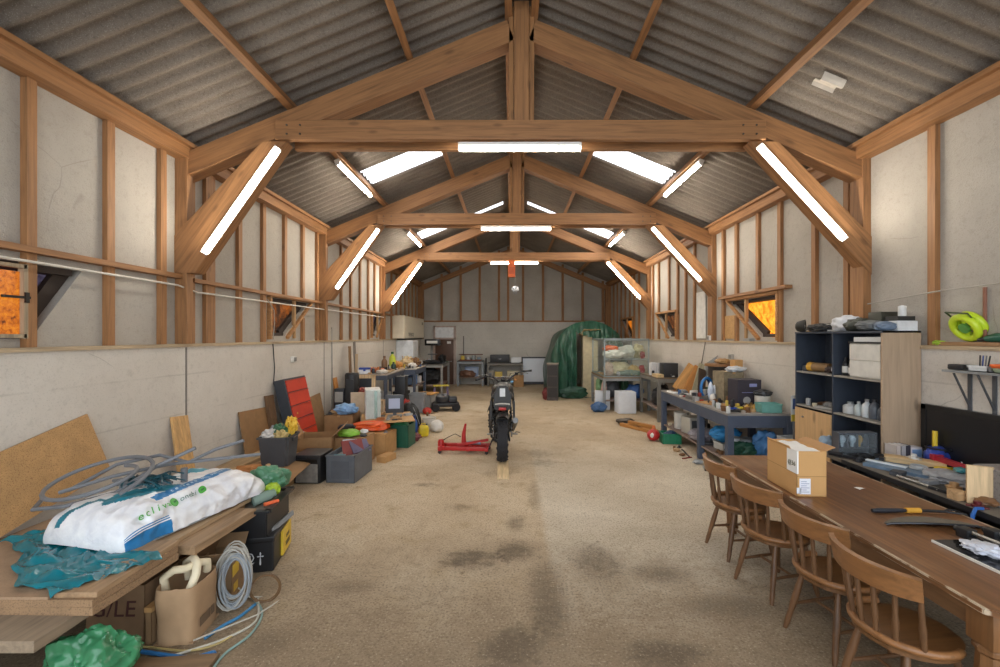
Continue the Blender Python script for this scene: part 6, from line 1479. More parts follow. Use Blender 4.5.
# ------------------------------------------------------------------ shelf unit: contents and what lies on top
zs = 1.562
t = thing('tool_roll', 'yellow-ended brown tool roll on the upper left shelf', 'tool', (3.78, 5.42, zs), R(100))
mk('roll', B().cyl((-.13, 0, .055), (.1, 0, .055), .055, n=16), M('8a6a44', .6), t); mk('cap', B().cyl((.1, 0, .055), (.17, 0, .055), .056, n=16), M('d9a53a', .45), t)
lump('mug', 'white mug on the upper left shelf by the divider', 'mug', (3.74, 5.12, zs), (.045, .045, .06), 171, 'dfe2e8', .03, 1, 0)
lump('tool', 'dark small tool lump between tool roll and mug', 'tool', (3.76, 5.23, zs), (.06, .05, .04), 172, '4a3a36', .4)
lying('plate', 'flat metal tray on the middle shelf beside the divider', 'tray', (3.78, 5.25, 1.142), R(20), (.2, .28, .02), 'a9a7a2'); lump('rag', 'crumpled foil on the flat metal tray of the shelf', 'foil', (3.78, 5.25, 1.163), (.08, .08, .03), 173, '8d8a86', .4)
dwr = thing('drawer_box', 'off-white two-drawer box on the upper right shelf', 'drawers', (3.84, 4.62, zs))
mk('casing', B().bx(-.17, .14, -.22, .2, 0, .36, .005), M('c9c6bd', .45), dwr, 0)
for k in range(2): d = mk('drawer', B().bx(-.182, -.17, -.21, .19, .012+.175*k, .175+.175*k, .004), M('d3d0c8', .4), dwr, 0)
mk('lid', B().bx(-.185, .14, -.225, .205, .36, .376), M('2d2d30', .5), dwr, 0)
lying('paper', 'pile of papers on top of the two-drawer box', 'paper', (3.82, 4.62, zs+.377), R(3), (.24, .36, .05), PAPER)
for k, y in enumerate((4.97, 4.88)): bottle(('black bottle with a white label closest to the divider on the upper shelf', 'black bottle with a white label beside the two-drawer box')[k], (3.74, y, zs), .2-.02*k, .035, '1d1f22', '1d1f22', 'd9d9d6')
zm = 1.142
for k, (y, h, r, c, cp) in enumerate(((4.93, .13, .07, 'c6c8c8', '8a8d90'), (4.81, .15, .04, 'b9c2c2', 'b0b0b0'), (4.7, .19, .045, 'cdd3d6', '9a9a9a'), (4.6, .2, .05, '59606a', '2c2e33'), (4.5, .16, .045, '4a525c', '33363b'), (4.43, .2, .04, '66707a', '2c2e33'))):
    bottle(('squat white jar closest to the divider on the lower right shelf', 'small clear bottle beside the squat white jar', 'clear bottle with white sprayer top on the lower right shelf', 'dark-grey bottle in the middle of the lower right shelf', 'short dark jar on the lower right shelf', 'dark bottle next to the oak end panel')[k], (3.76, y, zm), h, r, c, cp)
zt = SZ+.001
cup = thing('spotlight', 'black round lamp head lying on the far corner of the shelf unit', 'lamp', (3.66, 5.62, zt+.07), rot=(R(90), 0, R(50)))
mk('shade', B().lathe([(.03, -.06), (.06, -.04), (.085, .04), (.085, .05), (.075, .05), (.05, -.03), (0, -.04)], n=20), M('26241f', .5), cup); mk('bulb', B().blob((0, 0, .0), (.04, .04, .05), 1, 0, 1, 2), M('8d8a80', .3), cup)
lump('cloth', 'black-and-white checked cloth heap on the shelf unit', 'cloth', (3.75, 5.35, zt), (.12, .2, .05), 181, '3a3a3a', .4, 4, .4)
solo('paper_stack', 'stack of white papers lying slanted on top of the shelf unit', 'paper', B().box((0, 0, .06), (.24, .36, .03), (R(10), R(-10), 0)).box((0, .02, .025), (.26, .34, .04)), PAPER, (3.86, 5.12, zt), R(8), smooth=0)
lump('plastic_sheet', 'white rolled plastic sheet on the papers of the shelf unit', 'plastic', (3.76, 4.98, zt), (.11, .18, .09), 182, 'd0d3da', .25, 2, .3)
lump('bag', 'dark-green bag on top of the shelf unit over the divider', 'bag', (3.76, 4.82, zt), (.12, .15, .075), 183, '3c3f38', .2)
lump('bag', 'grey cloth bag flopped on top of the shelf unit', 'bag', (3.74, 4.62, zt), (.12, .14, .06), 184, '585d60', .2); lump('bag', 'blue-grey packet on top of the shelf unit beside the end panel', 'packet', (3.74, 4.45, zt), (.1, .08, .05), 185, '66778c', .2)
gadget('radio', 'dark box standing at the wall on top of the shelf unit', 'box', (3.9, 4.66, zt), R(4), (.2, .16, .2), '39392f', None, 0); lying('flat_box', 'white box on the near end of the shelf unit top', 'box', (3.9, 4.45, zt), 0, (.2, .15, .1), 'd5d6d8'); lying('case', 'black flat case on the white box on the shelf unit', 'case', (3.9, 4.46, zt+.101), R(3), (.18, .14, .045), '2c2c2a')
# leaflet poster beside the unit
pst = thing('sign_board', 'white card with blue picture and yellow foot standing beside the shelf unit', 'card', (3.74, 5.86, .0), rot=(0, 0, R(10)))
mk('post', B().bx(-.02, .02, -.015, .015, 0, .9), GREYP, pst, 0); mk('card', B().bx(-.075, .075, -.018, -.015, .88, 1.22), M('e6e6e2', .5), pst, 0); mk('picture', B().bx(-.05, .055, -.02, -.018, 1.04, 1.18), M('3f5c9a', .5), pst, 0); mk('yellow_foot', B().bx(-.075, .075, -.0195, -.0178, .88, .97), M('dcc13a', .5), pst, 0)
# ------------------------------------------------------------------ wall ledge and bracket shelf by the near right wall
z = LEDGE+.031
lying('ledge_board', 'short rough board on the wall ledge under the green reel', 'board', (4.08, 3.98, z), 0, (.1, .62, .035), wood('9a7652', 'y'))
rl = thing('hose_reel', 'yellow-green hose reel tipped on the wall ledge', 'reel', (4.06, 3.95, z+.175), rot=(R(12), R(62), R(10)))
LG = M('c3dc2e', .4, .08)
mk('rim', B().torus((0, 0, .03), .10, .032, 'z', 30, 12), LG, rl); mk('rim', B().torus((0, 0, -.03), .105, .03, 'z', 30, 12), LG, rl); mk('hub', B().lathe([(.03, -.05), (.045, -.05), (.045, .05), (.03, .05)], n=18), M('5d9a4a', .4), rl); mk('spokes', B().bx(-.1, .1, -.012, .012, -.03, -.02).bx(-.012, .012, -.1, .1, -.03, -.02), LG, rl, 0)
mk('frame', B().tube([(-.1, -.08, -.02), (-.16, -.1, -.05), (-.16, .1, -.05), (-.1, .1, -.02)], .008, 8), M('3a4a2a', .5), rl)
hg = thing('hose_gun', 'dark-green hose nozzle lying on the ledge beside the yellow-green reel', 'nozzle', (4.07, 3.66, z+.045), R(95))
mk('body', B().tube([(-.12, 0, .02), (-.05, 0, .03), (.06, 0, .03), (.14, 0, .02)], [.02, .035, .04, .025], 12), M('1f5a48', .4), hg); mk('nozzle', B().tube([(.14, 0, .02), (.2, 0, .01)], [.018, .012], 10), BLK, hg)
cw = thing('castor_wheel', 'small black-tyred wheel with white hub on the wall ledge', 'wheel', (4.03, 3.56, z+.05), rot=(R(0), 0, R(10)))
mk('tyre', B().torus((0, 0, 0), .04, .016, 'x', 22, 8), RUB, cw); mk('hub', B().cyl((-.016, 0, 0), (.012, 0, 0), .028, n=16), M('d6d6d2', .4), cw)
lump('clip', 'lime-green clip on the ledge at the end of the short board', 'clip', (4.06, 4.22, z), (.04, .06, .025), 191, 'a5c83a')
bs = thing('bracket_shelf', 'grey metal shelf on two brackets screwed to the right wall', 'shelf', (4.03, 3.7, 1.68))
mk('shelf_board', B().bx(-.16, 0, -.55, .3, 0, .02, .002), M('8e9294', .4, metal=.3), bs, 0)
for y in (.2, .0): mk('bracket', B().bx(-.015, 0, y-.014, y+.014, -.35, 0).beam((-.01, y, -.3), (-.15, y, -.005), .014, .01), M('4a4c50', .5), bs, 0)
gadget('lamp_unit', 'black twin-barrelled device at the far end of the bracket shelf', 'device', (3.95, 3.92, 1.701), R(10), (.1, .12, .05), '1f2023', None, 2)
openbox('tray', 'white pen tray on the bracket shelf', 'tray', (3.95, 3.72, 1.701), 0, (.1, .16, .05), 'd6d9da')
for k in range(4): solo('pen', ('dark', 'grey', 'blue', 'black-capped')[k]+' pen standing in the white tray on the bracket shelf', 'pen', B().cyl((0, 0, .01), ((k-1.5)*.02, (k-2)*.025, .13), .005, n=8), M(('2a2a2e', '77777a', '3a4f8a', '18181a')[k], .4), (3.95, 3.69+.02*k, 1.706))
openbox('tray', 'sage-green bowl on the bracket shelf under the orange tray', 'tray', (3.95, 3.5, 1.701), 0, (.12, .18, .04), '8d9a80'); openbox('tray', 'orange tray stacked on the sage-green bowl', 'tray', (3.95, 3.5, 1.742), R(4), (.13, .2, .03), 'e0652a')
# ------------------------------------------------------------------ things on the wall desk
z = DZ+.001
org = thing('organiser', 'clear-fronted parts organiser with bulbs in it on the desk', 'organiser', (3.44, 4.46, z), R(0))
mk('casing', B().bx(-.18, .18, .04, .05, 0, .24).bx(-.18, .18, -.05, .05, .225, .24).bx(-.18, .18, -.05, .05, 0, .02).bx(-.19, -.18, -.05, .05, 0, .24).bx(.18, .19, -.05, .05, 0, .24).bx(-.18, .18, -.05, .05, .085, .093), M('4b4f57', .4), org, 0)
for x in (-.1, 0, .1): mk('partition', B().bx(x-.003, x+.003, -.05, .03, .09, .23), M('5a5e66', .4), org, 0)
mk('clear_front', B().bx(-.18, .18, -.052, -.048, .01, .23), glass('e6ecef', .92), org, 0)
for k, x in enumerate((-.13, -.03, .04)):
    solo('bulb', ('white bulb in the first bay of the parts organiser', 'white bulb in the second bay of the parts organiser', 'amber bulb in the middle bay of the parts organiser')[k], 'bulb', B().lathe([(.012, 0), (.014, .03), (.03, .06), (.032, .085), (.02, .11), (0, .115)], n=16), M(('e3e6ea', 'dfe3e8', 'd9a24a')[k], .3), (3.44+x, 4.45, z+.094))
lump('bag', 'pale-blue crumpled plastic bag at the far end of the desk', 'bag', (3.32, 4.1, z) if False else (3.33, 4.68, z), (.08, .07, .08), 201, '8fa5b8', .3, 2.3, .35)
for k, (x, y, c) in enumerate(((3.67, 4.28, 'cfc3bb'), (3.72, 4.28, 'b9b5b8'), (3.765, 4.28, '4a4650'))):
    book(('beige upright booklet right of the parts organiser', 'grey upright booklet beside the beige one', 'dark upright booklet by the white box with a blue picture')[k], (x, y, z), (.045, .12, .16), c, R(4))
pf = gadget('picture_box', 'white box with a blue picture and red foot on the desk', 'box', (3.86, 4.28, z), R(4), (.12, .09, .14), 'd9d3d6', '8fb0da', 0); mk('red_foot', B().bx(-.07, .09, -.055, -.05, 0.004, .025), M('8a2436', .5), pf, 0)
vac = thing('power_tool', 'blue power tool with a yellow top standing on the desk by the oak panel', 'tool', (3.93, 4.1, z), R(20))
mk('body', B().blob((0, 0, .1), (.13, .09, .09), 202, .25, 2.2, 3, flat=-.09, crease=.2), M('2a3f8f', .4, .2), vac); mk('arm', B().tube([(.0, 0, .12), (.1, -.05, .2), (.17, -.08, .26)], [.03, .03, .025], 10), M('263a86', .4), vac); mk('yellow_top', B().cyl((.0, .02, .17), (.0, .02, .32), .02), M('d8b832', .4), vac); mk('cable', B().coil((0, 0, .14), .09, .008, 2.2, .04, 'z', 3, .1), BLK, vac)
solo('set_square', 'white triangular piece leaning beside the blue power tool', 'square', B().prism([(-.06, 0), (.06, 0), (.02, .14)], .012, Matrix(((1, 0, 0), (0, 0, -1), (0, 1, 0)))), M('c6ced2', .4), (3.97, 3.92, z), R(20), smooth=0)
lying('wood_block', 'thick pale wooden block with a broken end on the desk', 'wood', (3.68, 4.06, z+.0305), R(48), (.13, .42, .05), wood('c2a479', 'y'))
lying('papers', 'stack of blue and grey folders under the wooden block', 'folders', (3.52, 3.98, z), R(30), (.34, .5, .03), M('64798f', .4, .3, 8))
lump('wrapped_slab', 'silver-grey plastic-wrapped slab on the desk', 'package', (3.62, 3.62, z), (.17, .2, .045), 203, '9a9da3', .25, 3, .4, .35)
lying('ruler', 'white metal rule beside the wooden block', 'ruler', (3.42, 4.06, z+.0312), R(30), (.05, .3, .012), 'd5dde2')
solo('clamp_bar', 'black bar clamp lying along the edge of the desk', 'clamp', B().beam((0, -.22, .02), (0, .22, .02), .02, .025).box((0, -.2, .045), (.06, .04, .05)).cyl((0, .1, .03), (0, .22, .03), .02), BLKM, (3.33, 4.3, z), R(40), smooth=0)
lump('cable_tangle', 'tangle of black cable in front of the parts organiser', 'cable', (3.42, 4.36, z), (.1, .05, .025), 204, '1d1e22', .5, 5, .4)
power_drill('yellow and black cordless drill behind the wooden block', (3.86, 3.84, z), R(160))
for k, (x, y, L, rz, c, lab) in enumerate(((3.79, 3.72, .66, 80, 'a32433', 'long dark-red lever bar lying along the desk'), (3.72, 3.3, .36, 76, 'b02a36', 'short red clamp bar nearer the machine'), (3.90, 3.45, .9, 88, 'b3a488', 'beige batten along the foot of the black panel'), (3.93, 2.85, .7, 86, '6b6a66', 'grey metal rail along the foot of the black panel'), (3.66, 3.3, .4, 62, '33343a', 'dark rod between red bar and beige batten'))):
    solo('bar', lab, 'bar', (B().beam((-L/2, 0, .1), (L/2, 0, .1), .05, .04).box((L/2-.03, 0, .065), (.05, .08, .13)).box((-L/2+.03, 0, .06), (.05, .06, .12)) if 'red' in lab and 'dark rod' not in lab else B().beam((-L/2, 0, .022), (L/2, 0, .022), .045, .035).box((L/2-.03, 0, .04), (.05, .07, .07))), M(c, .45, .12), (x, y, z), R(rz), smooth=0)
lump('glove', 'yellow and black work glove on the beige batten', 'glove', (3.9, 3.72, z+.05), (.05, .08, .03), 205, 'a5942e', .4)
gadget('planer', 'dark-blue hand planer at the foot of the black panel', 'tool', (3.9, 2.95, z+.045) if False else (3.9, 3.5, z+.05), R(85), (.26, .1, .1), '20264a', None, 1)
upb = solo('pine_board', 'pale upright board standing on the desk edge by the grey machine', 'board', B().bx(-.012, .012, -.07, .07, 0, .27), wood('d3b58b', 'z'), (3.35, 3.18, z), R(60), smooth=0)
mch = thing('bench_machine', 'grey mottled machine with a red knob at the near end of the desk', 'machine', (3.56, 3.16, z), R(0))
mk('casing', B().bx(-.16, .2, -.16, .12, 0, .26, .01), speck('85807c', '5d5854', .7, 50), mch, 0); mk('red_knob', B().lathe([(.02, .26), (.045, .265), (.05, .3), (.03, .325), (0, .325)], (-.06, -.05, 0), 18), M('b8262a', .35), mch); mk('opening', B().bx(-.12, .0, -.165, -.16, .03, .16), M('3a2219', .6), mch, 0)
sc2 = thing('panel', 'grey perspex panel standing at the near end of the desk', 'panel', (3.92, 3.18, z), R(80)); mk('plate', B().bx(-.16, .2, -.006, .006, 0, .42), glass('9a9ea0', .35, .1), sc2, 0); lump('rag', 'orange-brown rag behind the perspex panel', 'rag', (3.82, 3.0, z), (.07, .06, .08), 206, 'a9603a')
solo('strap', 'blue strap hanging over the edge of the desk', 'strap', B().tube([(.02, 0, .012), (-.03, 0, .014), (-.05, 0, -.03), (-.045, .01, -.16), (-.06, -.01, -.3)], .012, 6), M('2a5fa8', .5), (3.225, 3.06, z), 0)
lying('laptop', 'closed black laptop with a silver edge at the desk front', 'laptop', (3.42, 3.42, z), R(10), (.26, .2, .025), '1f2125')
solo('rod', 'chrome rod lying on the desk in front of the upright board', 'rod', B().cyl((0, -.17, .014), (0, .17, .014), .012), STEEL, (3.285, 3.6, z), R(4))
# below the desk
for k, (x, y, sz, c) in enumerate(((3.5, 4.0, (.36, .4, .5), '26272b'), (3.5, 3.45, (.4, .4, .42), '33363d'), (3.5, 2.9, (.4, .36, .55), '22252b'), (3.5, 2.35, (.36, .4, .45), '2f3544'))):
    gadget('case', ('black case under the far end of the desk', 'dark-grey case under the desk below the wooden block', 'black box under the desk below the grey machine', 'blue-black box under the near end of the desk')[k], 'case', (x, y, 0), R(RNG.uniform(-6, 6)), sz, c, None, 2)
# ------------------------------------------------------------------ hoist, cables and sockets on the walls
hb_ = thing('hoist', 'orange electric hoist box hanging below the farthest truss', 'hoist', (.02, 13.05, 0))
mk('casing', B().bx(-.1, .1, -.12, .06, 3.72, 4.215, .01), M('d8662a', .5), hb_, 0); mk('cover_plate', B().bx(-.08, .08, -.126, -.12, 3.8, 4.0), M('b54f20', .5), hb_, 0); mk('cable', B().cyl((.1, -.05, 3.45), (.1, -.05, 3.75), .006), STEEL, hb_); mk('hook_block', B().blob((.1, -.05, 3.38), (.1, .08, .08), 3, .4, 3, 3, crease=.3), M('cfd2d8', .4), hb_); mk('hook', B().torus((.1, -.05, 3.27), .04, .012, 'y', 16, 8), STEEL, hb_)
CND = M('d3cec2', .5)
def run(label, pts, r=.012, m=CND, nm='conduit'): return solo(nm, label, 'conduit', B().tube(pts, r, 8), m)
run('white conduit clipped below the rail on the left wall', [(UL+.10, -.5, 2.59), (UL+.10, 2.5, 2.585), (UL+.10, 5.0, 2.57), (UL+.10, 5.3, 2.52), (UL+.10, 9.0, 2.53), (UL+.12, 13.0, 2.55)], .011)
run('thin grey cable looping down from the left rail by the second window', [(UL+.12, 6.8, 2.56), (UL+.14, 6.95, 2.4), (UL+.12, 7.0, 2.2), (UL+.12, 6.96, 1.95)], .008, M('8a857c', .5), nm='cable')
run('black cable running down the concrete of the left wall by the red cabinet', [(XL+.015, 7.0, LEDGE), (XL+.015, 7.05, 1.5), (XL+.015, 7.02, 1.25), (XL+.015, 7.9, .02)], .008, M('2a2a2a', .5), nm='cable')
run('grey conduit running down the left wall beyond the red cabinet', [(XL+.015, 9.3, LEDGE+.3), (XL+.015, 9.32, 1.2), (XL+.015, 9.3, .02)], .012, M('9a968f', .5))
run('thin cable along the infill above the near right ledge', [(UR-.1, 5.0, 2.36), (UR-.1, 4.2, 2.42), (UR-.1, 3.4, 2.44), (UR-.1, 2.0, 2.46)], .007, M('a39d92', .5), nm='cable')
run('grey conduit standing on the right ledge beyond the green reel', [(UR-.02, 3.68, LEDGE+.03), (UR-.02, 3.68, 2.42)], .012, M('7d7872', .5)); run('brown pipe standing on the right ledge behind the reel', [(UR-.02, 3.84, LEDGE+.03), (UR-.02, 3.84, 2.42)], .014, M('8a5a44', .5))
run('cable drooping down the right wall above the narrow bench', [(XR-.012, 9.2, LEDGE), (XR-.012, 9.35, 1.5), (XR-.012, 9.9, .5), (XR-.012, 10.0, .02)], .008, M('77736c', .5), nm='cable')
for k, (x, y, zz, s) in enumerate(((XR, 8.1, 1.62, -1), (XR, 9.0, LEDGE+.08, -1), (XL, 7.65, 1.6, 1))):
    t = thing('socket', ('grey socket box on the right wall above the cable drum', 'white junction box on the right wall ledge', 'pale socket box on the left wall above the red cabinet')[k], 'socket', (x, y, zz)); mk('box', B().bx(s*.05, 0, -.06, .06, -.05, .05, .008), M(('a9a59d', 'dcdad6', 'd2cec6')[k], .4), t); mk('cover', B().bx(s*.06, s*.05, -.045, .045, -.035, .035, .006), M('8d8a84', .4), t)
lying('tray', 'grey dish on the sill of the orange window', 'dish', (4.07, 7.62, LEDGE+.031), 0, (.1, .22, .05), '9a9a96')
for y in (5.15, 8.95, 13.1): trim(B().bx(XL, XL+.004, y-.012, y+.012, 0, LEDGE-.01), M('7d7871', .8))
# ------------------------------------------------------------------ the small clutter, piece by piece
COLS = [('black', '202124'), ('dark-grey', '404247'), ('grey', '7d7f82'), ('white', 'd9d9d6'), ('red', '93392f'), ('blue', '3f5f8e'), ('yellow', 'c0a644'), ('orange', 'b96f3c'), ('green', '4a7050'), ('brown', '7a5637'), ('tan', 'b8946a'), ('silver', 'a5a7a8'), ('teal', '3d7f85'), ('cream', 'cfc4a8'), ('maroon', '6a2c30')]
WTS = (4, 4, 4, 2.5, .6, 1, .6, .5, .6, 3, 3.5, 3.5, .6, 2, .7)
def k_box(n, l, p, rz, c): 
    w_, d_, h_ = RNG.uniform(.06, .16), RNG.uniform(.06, .14), RNG.uniform(.04, .12)
    return ('small_box', 'box', lambda: B().bx(-w_/2, w_/2, -d_/2, d_/2, 0, h_, .005), .09, h_)
def k_can(*a):
    r, h_ = RNG.uniform(.02, .036), RNG.uniform(.06, .13)
    return ('can', 'can', lambda: B().lathe([(r*.95, 0), (r, .004), (r, h_*.9), (r*.8, h_*.95), (r*.35, h_*.97), (r*.35, h_), (0, h_)], n=14), r, h_)
def k_pot(*a):
    r, h_ = RNG.uniform(.025, .045), RNG.uniform(.04, .08)
    return ('pot', 'pot', lambda: B().lathe([(r*.8, 0), (r, h_), (r*.9, h_), (r*.72, .01), (0, .01)], n=16), r, h_)
def k_coil(*a):
    r = RNG.uniform(.05, .09)
    return ('cable_coil', 'cable', lambda: B().coil((0, 0, .012), r, .006, 4, .02, 'z', RNG.random()*9, .12, 20, 6), r*1.2, .05)
def k_rag(*a):
    r = RNG.uniform(.05, .1); sd = RNG.random()*50
    def f():
        b = B().blob((0, 0, r*.35), (r, r*.8, r*.4), sd, .4, 2.6, 3, 2, flat=-r*.33, crease=.5); return b
    return ('rag', 'rag', f, r*1.1, r*.7)
def k_stick(*a):
    L, w_ = RNG.uniform(.15, .34), RNG.uniform(.018, .04)
    return ('slat', 'wood', lambda: B().bx(-L/2, L/2, -w_/2, w_/2, 0.0005, w_*.6, .002), L*.5, w_*.6)
def k_tool(*a):
    L = RNG.uniform(.14, .24)
    return ('hand_tool', 'tool', lambda: B().tube([(-L*.5, 0, .013), (-L*.45, 0, .013), (-L*.2, 0, .013), (0, 0, .013), (.01, 0, .013), (L*.4, 0, .013), (L*.5, 0, .013)], [.008, .013, .011, .012, .005, .005, .009], 8), L*.5, .026)
def k_block(*a):
    L, w_, h_ = RNG.uniform(.08, .18), RNG.uniform(.05, .09), RNG.uniform(.03, .07)
    return ('offcut', 'wood', lambda: B().prism([(-L/2, -w_/2), (L/2, -w_/2), (L/2*RNG.uniform(.5, .9), w_/2), (-L/2, w_/2)], h_, None, (0, 0, .0005), .003), L*.55, h_)
def k_part(*a):
    r = RNG.uniform(.03, .05)
    return ('machine_part', 'machine part', lambda: B().lathe([(r, 0), (r, r*.5), (r*.6, r*.6), (r*.6, r*1.1), (r*.3, r*1.2), (0, r*1.2)], n=12).bx(-r*1.6, r*1.6, -r*.5, r*.5, 0, r*.25, .004), r*1.6, r*1.2)
def k_packet(*a):
    w_, d_ = RNG.uniform(.09, .17), RNG.uniform(.07, .12); s0 = RNG.random()*20
    return ('packet', 'packet', lambda: B().sheet(lambda u, v: (w_*(u-.5), d_*(v-.5), .006+.03*math.sin(PI*u)**.5*math.sin(PI*v)**.5*(1+.5*noise.noise(Vector((u*3, v*3, s0))))), 10, 8, .003), w_*.6, .045)
FLAT = ['coil of cable', 'crumpled rag', 'wooden slat', 'hand tool', 'machine part', 'soft packet', 'wood offcut', 'hand tool', 'wooden slat', 'machine part', 'box']
KINDS_ = {'box': k_box, 'can': k_can, 'pot': k_pot, 'coil of cable': k_coil, 'crumpled rag': k_rag, 'wooden slat': k_stick, 'hand tool': k_tool, 'wood offcut': k_block, 'machine part': k_part, 'soft packet': k_packet}
bpy.context.view_layer.update()
from mathutils.bvhtree import BVHTree
def solid():
    vs, fs = [], []
    for o in C.objects:
        if o.type != 'MESH' or o.name.startswith(('wall', 'ceiling', 'trim', 'window')): continue
        n0 = len(vs); mw = o.matrix_world
        vs += [mw @ v.co for v in o.data.vertices]; fs += [[i+n0 for i in p.vertices] for p in o.data.polygons]
    return BVHTree.FromPolygons(vs, fs)
TREE = solid(); BB = []; USED = set(); DOWN = Vector((0, 0, -1))
def rest(x, y, z, r, h_):
    """height of the level spot under a thing of radius r near height z, or None"""
    hs = []
    for k in range(9):
        rr = 0 if k == 0 else r*.9; q = Vector((x+rr*math.cos(k*PI/4), y+rr*math.sin(k*PI/4), z+.2))
        hit = TREE.ray_cast(q, DOWN, .4)[0]
        if hit is None: return None
        hs.append(hit.z)
    if max(hs)-min(hs) > .006 or not z-.004 < max(hs) < z+.15: return None
    up = TREE.ray_cast(Vector((x, y, max(hs)+.003)), Vector((0, 0, 1)), h_+.005)[0]
    return None if up else max(hs)+.0006
def scatter(n, area, z, anchors, place, kinds, cols=None, metal=False):
    """n small things on the surface at height z inside area (x0, x1, y0, y1); each is named after the anchor next to it"""
    x0, x1, y0, y1 = area; made = 0
    for _ in range(n*30):
        if made >= n: break
        kd = RNG.choice(kinds); cn, ch_ = RNG.choices(COLS, WTS)[0]; x, y = RNG.uniform(x0, x1), RNG.uniform(y0, y1)
        an = min(anchors, key=lambda q: (q[0]-x)**2+(q[1]-y)**2)[2]
        key = (kd, cn, an, place)
        if key in USED: continue
        nm, cat, f, r, h_ = KINDS_[kd](None, None, None, None, None)
        zz = rest(x, y, z, r, h_)
        if zz is None or any((b[0]-x)**2+(b[1]-y)**2 < (b[2]+r*.85)**2 and abs(b[3]-zz) < .2 for b in BB): continue
        USED.add(key)
        if kd in ('wooden slat', 'wood offcut'): m = wood(ch_, 'x', 0, .7)
        elif kd == 'machine part': m = M(ch_, .4, .2, 12, metal=.5)
        else: m = M(ch_, .5, .15, 10)
        o = solo(nm, '%s %s %s %s' % (cn, kd, place, an), cat, f(), m, (x, y, zz), RNG.uniform(0, 2*PI) if kd not in ('wooden slat', 'hand tool') else RNG.uniform(-.6, .6)+PI/2*RNG.randint(0, 1), smooth=45)
        BB.append((x, y, r*.85, zz)); made += 1
WOODC = [c for c in COLS if c[0] in ('brown', 'tan', 'cream')]
ALL = list(KINDS_)
wbA = [(3.3, 8.7, 'by the white sheet of paper'), (3.3, 8.05, 'by the long white strip'), (3.3, 7.75, 'by the flat grey case'), (3.3, 7.2, 'by the torn tan cardboard'), (3.7, 7.0, 'by the dark printed box'), (3.55, 6.65, 'by the brass engine parts'), (3.25, 6.7, 'by the small blue tray'), (3.6, 7.6, 'by the tall greyish carton'), (3.2, 6.4, 'by the near corner')]
scatter(75, (3.1, 3.92, 6.36, 8.95), .9015, wbA, 'on the long workbench', FLAT+ALL)
wbL = [(3.3, 8.6, 'by the pale bucket'), (3.35, 8.1, 'by the off-white device'), (3.3, 7.6, 'by the folded blanket'), (3.4, 7.0, 'by the white crate'), (3.4, 6.7, 'by the white paint tin'), (3.75, 6.5, 'by the blue tarpaulin')]
scatter(40, (3.12, 3.9, 6.4, 8.9), .2215, wbL, 'under the long workbench', ALL)
scatter(14, (2.55, 3.0, 6.5, 8.2), .001, [(2.95, 7.6, 'by the thin black strip'), (2.95, 7.1, 'by the big spanner'), (2.83, 8.2, 'by the green crate'), (2.9, 6.6, 'by the near leg')], 'on the floor before the workbench', ['wooden slat', 'hand tool', 'crumpled rag', 'machine part', 'coil of cable', 'can']) if False else None
scatter(9, (2.86, 3.02, 6.45, 8.0), .001, [(2.95, 7.6, 'by the thin black strip'), (2.95, 7.1, 'by the big spanner'), (2.9, 6.6, 'by the near leg')], 'on the floor along the workbench', ['wooden slat', 'hand tool', 'crumpled rag', 'machine part', 'coil of cable', 'can'])
dkA = [(3.44, 4.45, 'by the parts organiser'), (3.75, 4.25, 'by the upright booklets'), (3.93, 4.1, 'by the blue power tool'), (3.33, 4.25, 'by the bar clamp'), (3.68, 4.06, 'by the wooden block'), (3.5, 3.9, 'by the blue folders'), (3.86, 3.84, 'by the cordless drill'), (3.62, 3.62, 'by the wrapped slab'), (3.9, 3.5, 'by the dark-blue planer'), (3.285, 3.6, 'by the chrome rod'), (3.42, 3.42, 'by the closed laptop'), (3.5, 3.15, 'by the grey machine'), (3.6, 2.6, 'at the open end')]
scatter(60, (3.26, 3.94, 3.1, 4.3), DZ+.0012, dkA, 'on the wall desk', FLAT); scatter(14, (3.26, 3.6, 4.3, 4.75), DZ+.0012, dkA, 'on the wall desk', FLAT); scatter(14, (3.26, 3.94, 1.9, 3.0), DZ+.0012, dkA, 'on the wall desk', FLAT)
scatter(16, (3.28, 3.95, 3.2, 4.3), DZ+.0012, dkA, 'in the heap on the wall desk', ['wooden slat', 'hand tool', 'machine part', 'soft packet'])
# left: floor heap, carton tops, benches
flA = [(-2.3, 6.8, 'behind the grey storage box'), (-1.95, 7.3, 'by the loose cardboard slab'), (-1.75, 8.2, 'by the dark-green crate'), (-1.6, 8.9, 'by the yellow canister'), (-1.55, 9.5, 'by the pale drum'), (-2.0, 9.8, 'by the long black bag'), (-2.2, 10.6, 'by the black case'), (-2.4, 11.5, 'by the light-grey tub'), (-1.8, 11.6, 'by the black machine')]
scatter(30, (-2.75, -1.95, 8.4, 11.8), .001, flA, 'on the floor', FLAT+['can']); scatter(8, (-1.95, -1.6, 8.5, 9.9), .001, flA, 'on the floor', FLAT+['can'])
ctA = [(-2.5, 7.1, 'beside the bright-green packet'), (-2.75, 7.6, 'beside the black shoes'), (-2.4, 7.6, 'beside the orange bag'), (-3.1, 8.2, 'beside the light-blue bundle'), (-2.2, 8.2, 'beside the old computer screen')]
for ar, zz in (((-2.72, -2.3, 6.92, 7.28), .4225), ((-2.9, -2.62, 7.42, 7.78), .3625), ((-2.48, -2.08, 7.42, 7.8), .3725), ((-3.3, -2.9, 7.98, 8.42), .5825), ((-2.6, -1.9, 7.8, 8.4), .526)):
    scatter(8, ar, zz, ctA, 'on the heap of cartons', FLAT)
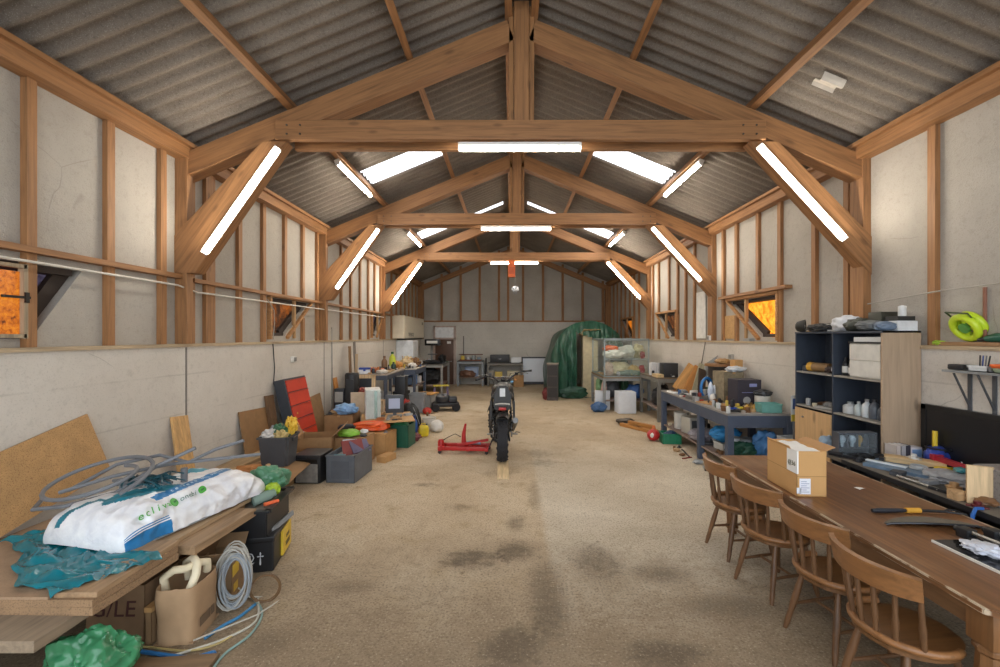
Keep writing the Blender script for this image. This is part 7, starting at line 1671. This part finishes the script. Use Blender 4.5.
for ar, zz, nm, an, n_ in (((-3.6, -2.8, 9.9, 11.45), 1.152, 'on the cluttered left bench', [(-3.3, 10.05, 'by the blue-and-white box'), (-3.15, 10.4, 'by the orange-red rag'), (-3.1, 10.9, 'by the brown bottle'), (-3.0, 11.3, 'by the yellow-green sprayer')], 34),
    ((-3.3, -2.66, 12.25, 13.65), 1.102, 'on the blue-grey left bench', [(-3.1, 12.5, 'by the orange offcuts'), (-2.9, 12.9, 'by the tan cloth'), (-2.9, 13.4, 'by the brush heap')], 30), ((-3.6, -2.8, 9.9, 11.45), .452, 'on the lower shelf of the left bench', [(-3.2, 10.2, 'by the blue-grey device'), (-3.1, 10.8, 'by the white printer')], 18),
    ((-3.25, -2.4, 15.35, 16.95), 1.022, 'on the bench by the brown door', [(-2.8, 15.7, 'by the flat black heap'), (-2.9, 16.6, 'by the bench drill')], 20), ((-2.1, -1.15, 17.72, 18.35), .352, 'under the tall back bench', [(-1.6, 18.1, 'by the pale-blue screen'), (-1.2, 18.0, 'at its end')], 8),
    ((-.9, .45, 17.82, 18.35), .922, 'on the low back bench', [(-.45, 18.05, 'by the amplifier'), (.2, 18.05, 'by the white box')], 6), ((-3.7, -2.98, 4.4, 5.5), .3012, 'on the wooden pallet', [(-3.0, 4.6, 'by the white card'), (-3.0, 5.1, 'by the brown wrapping paper'), (-3.5, 5.0, 'by the pale leaning board')], 14),
    ((3.44, 3.95, 10.35, 11.7), 1.032, 'on the narrow bench', [(3.74, 10.55, 'by the black file box'), (3.6, 11.1, 'by the white folders')], 8), ((2.55, 3.6, 11.95, 13.5), .282, 'on the shelf under the glass case', [(3.38, 12.2, 'by the blue bag'), (2.85, 12.6, 'by the grey bag')], 12),
    ((3.66, 3.96, 4.42, 5.65), SZ+.001, 'on top of the shelf unit', [(3.75, 5.35, 'by the checked cloth'), (3.8, 4.9, 'by the dark-green bag'), (3.8, 4.5, 'by the white flat box')], 10), ((3.68, 3.98, 5.06, 5.66), 1.5605, 'on the upper shelf', [(3.78, 5.4, 'by the tool roll')], 4), ((3.68, 3.98, 5.06, 5.66), 1.1405, 'on the middle shelf', [(3.78, 5.3, 'by the metal tray')], 6),
    ((-2.5, -2.12, 3.82, 4.2), ZC+.001, 'on the black crate', [(-2.3, 4.0, 'by the glass jar')], 7), ((-3.6, -3.25, 3.9, 4.25), .551, 'on the boards', [(-3.4, 4.1, 'by the folded white sheet')], 4)):
    scatter(n_, ar, zz, an, nm, ALL)
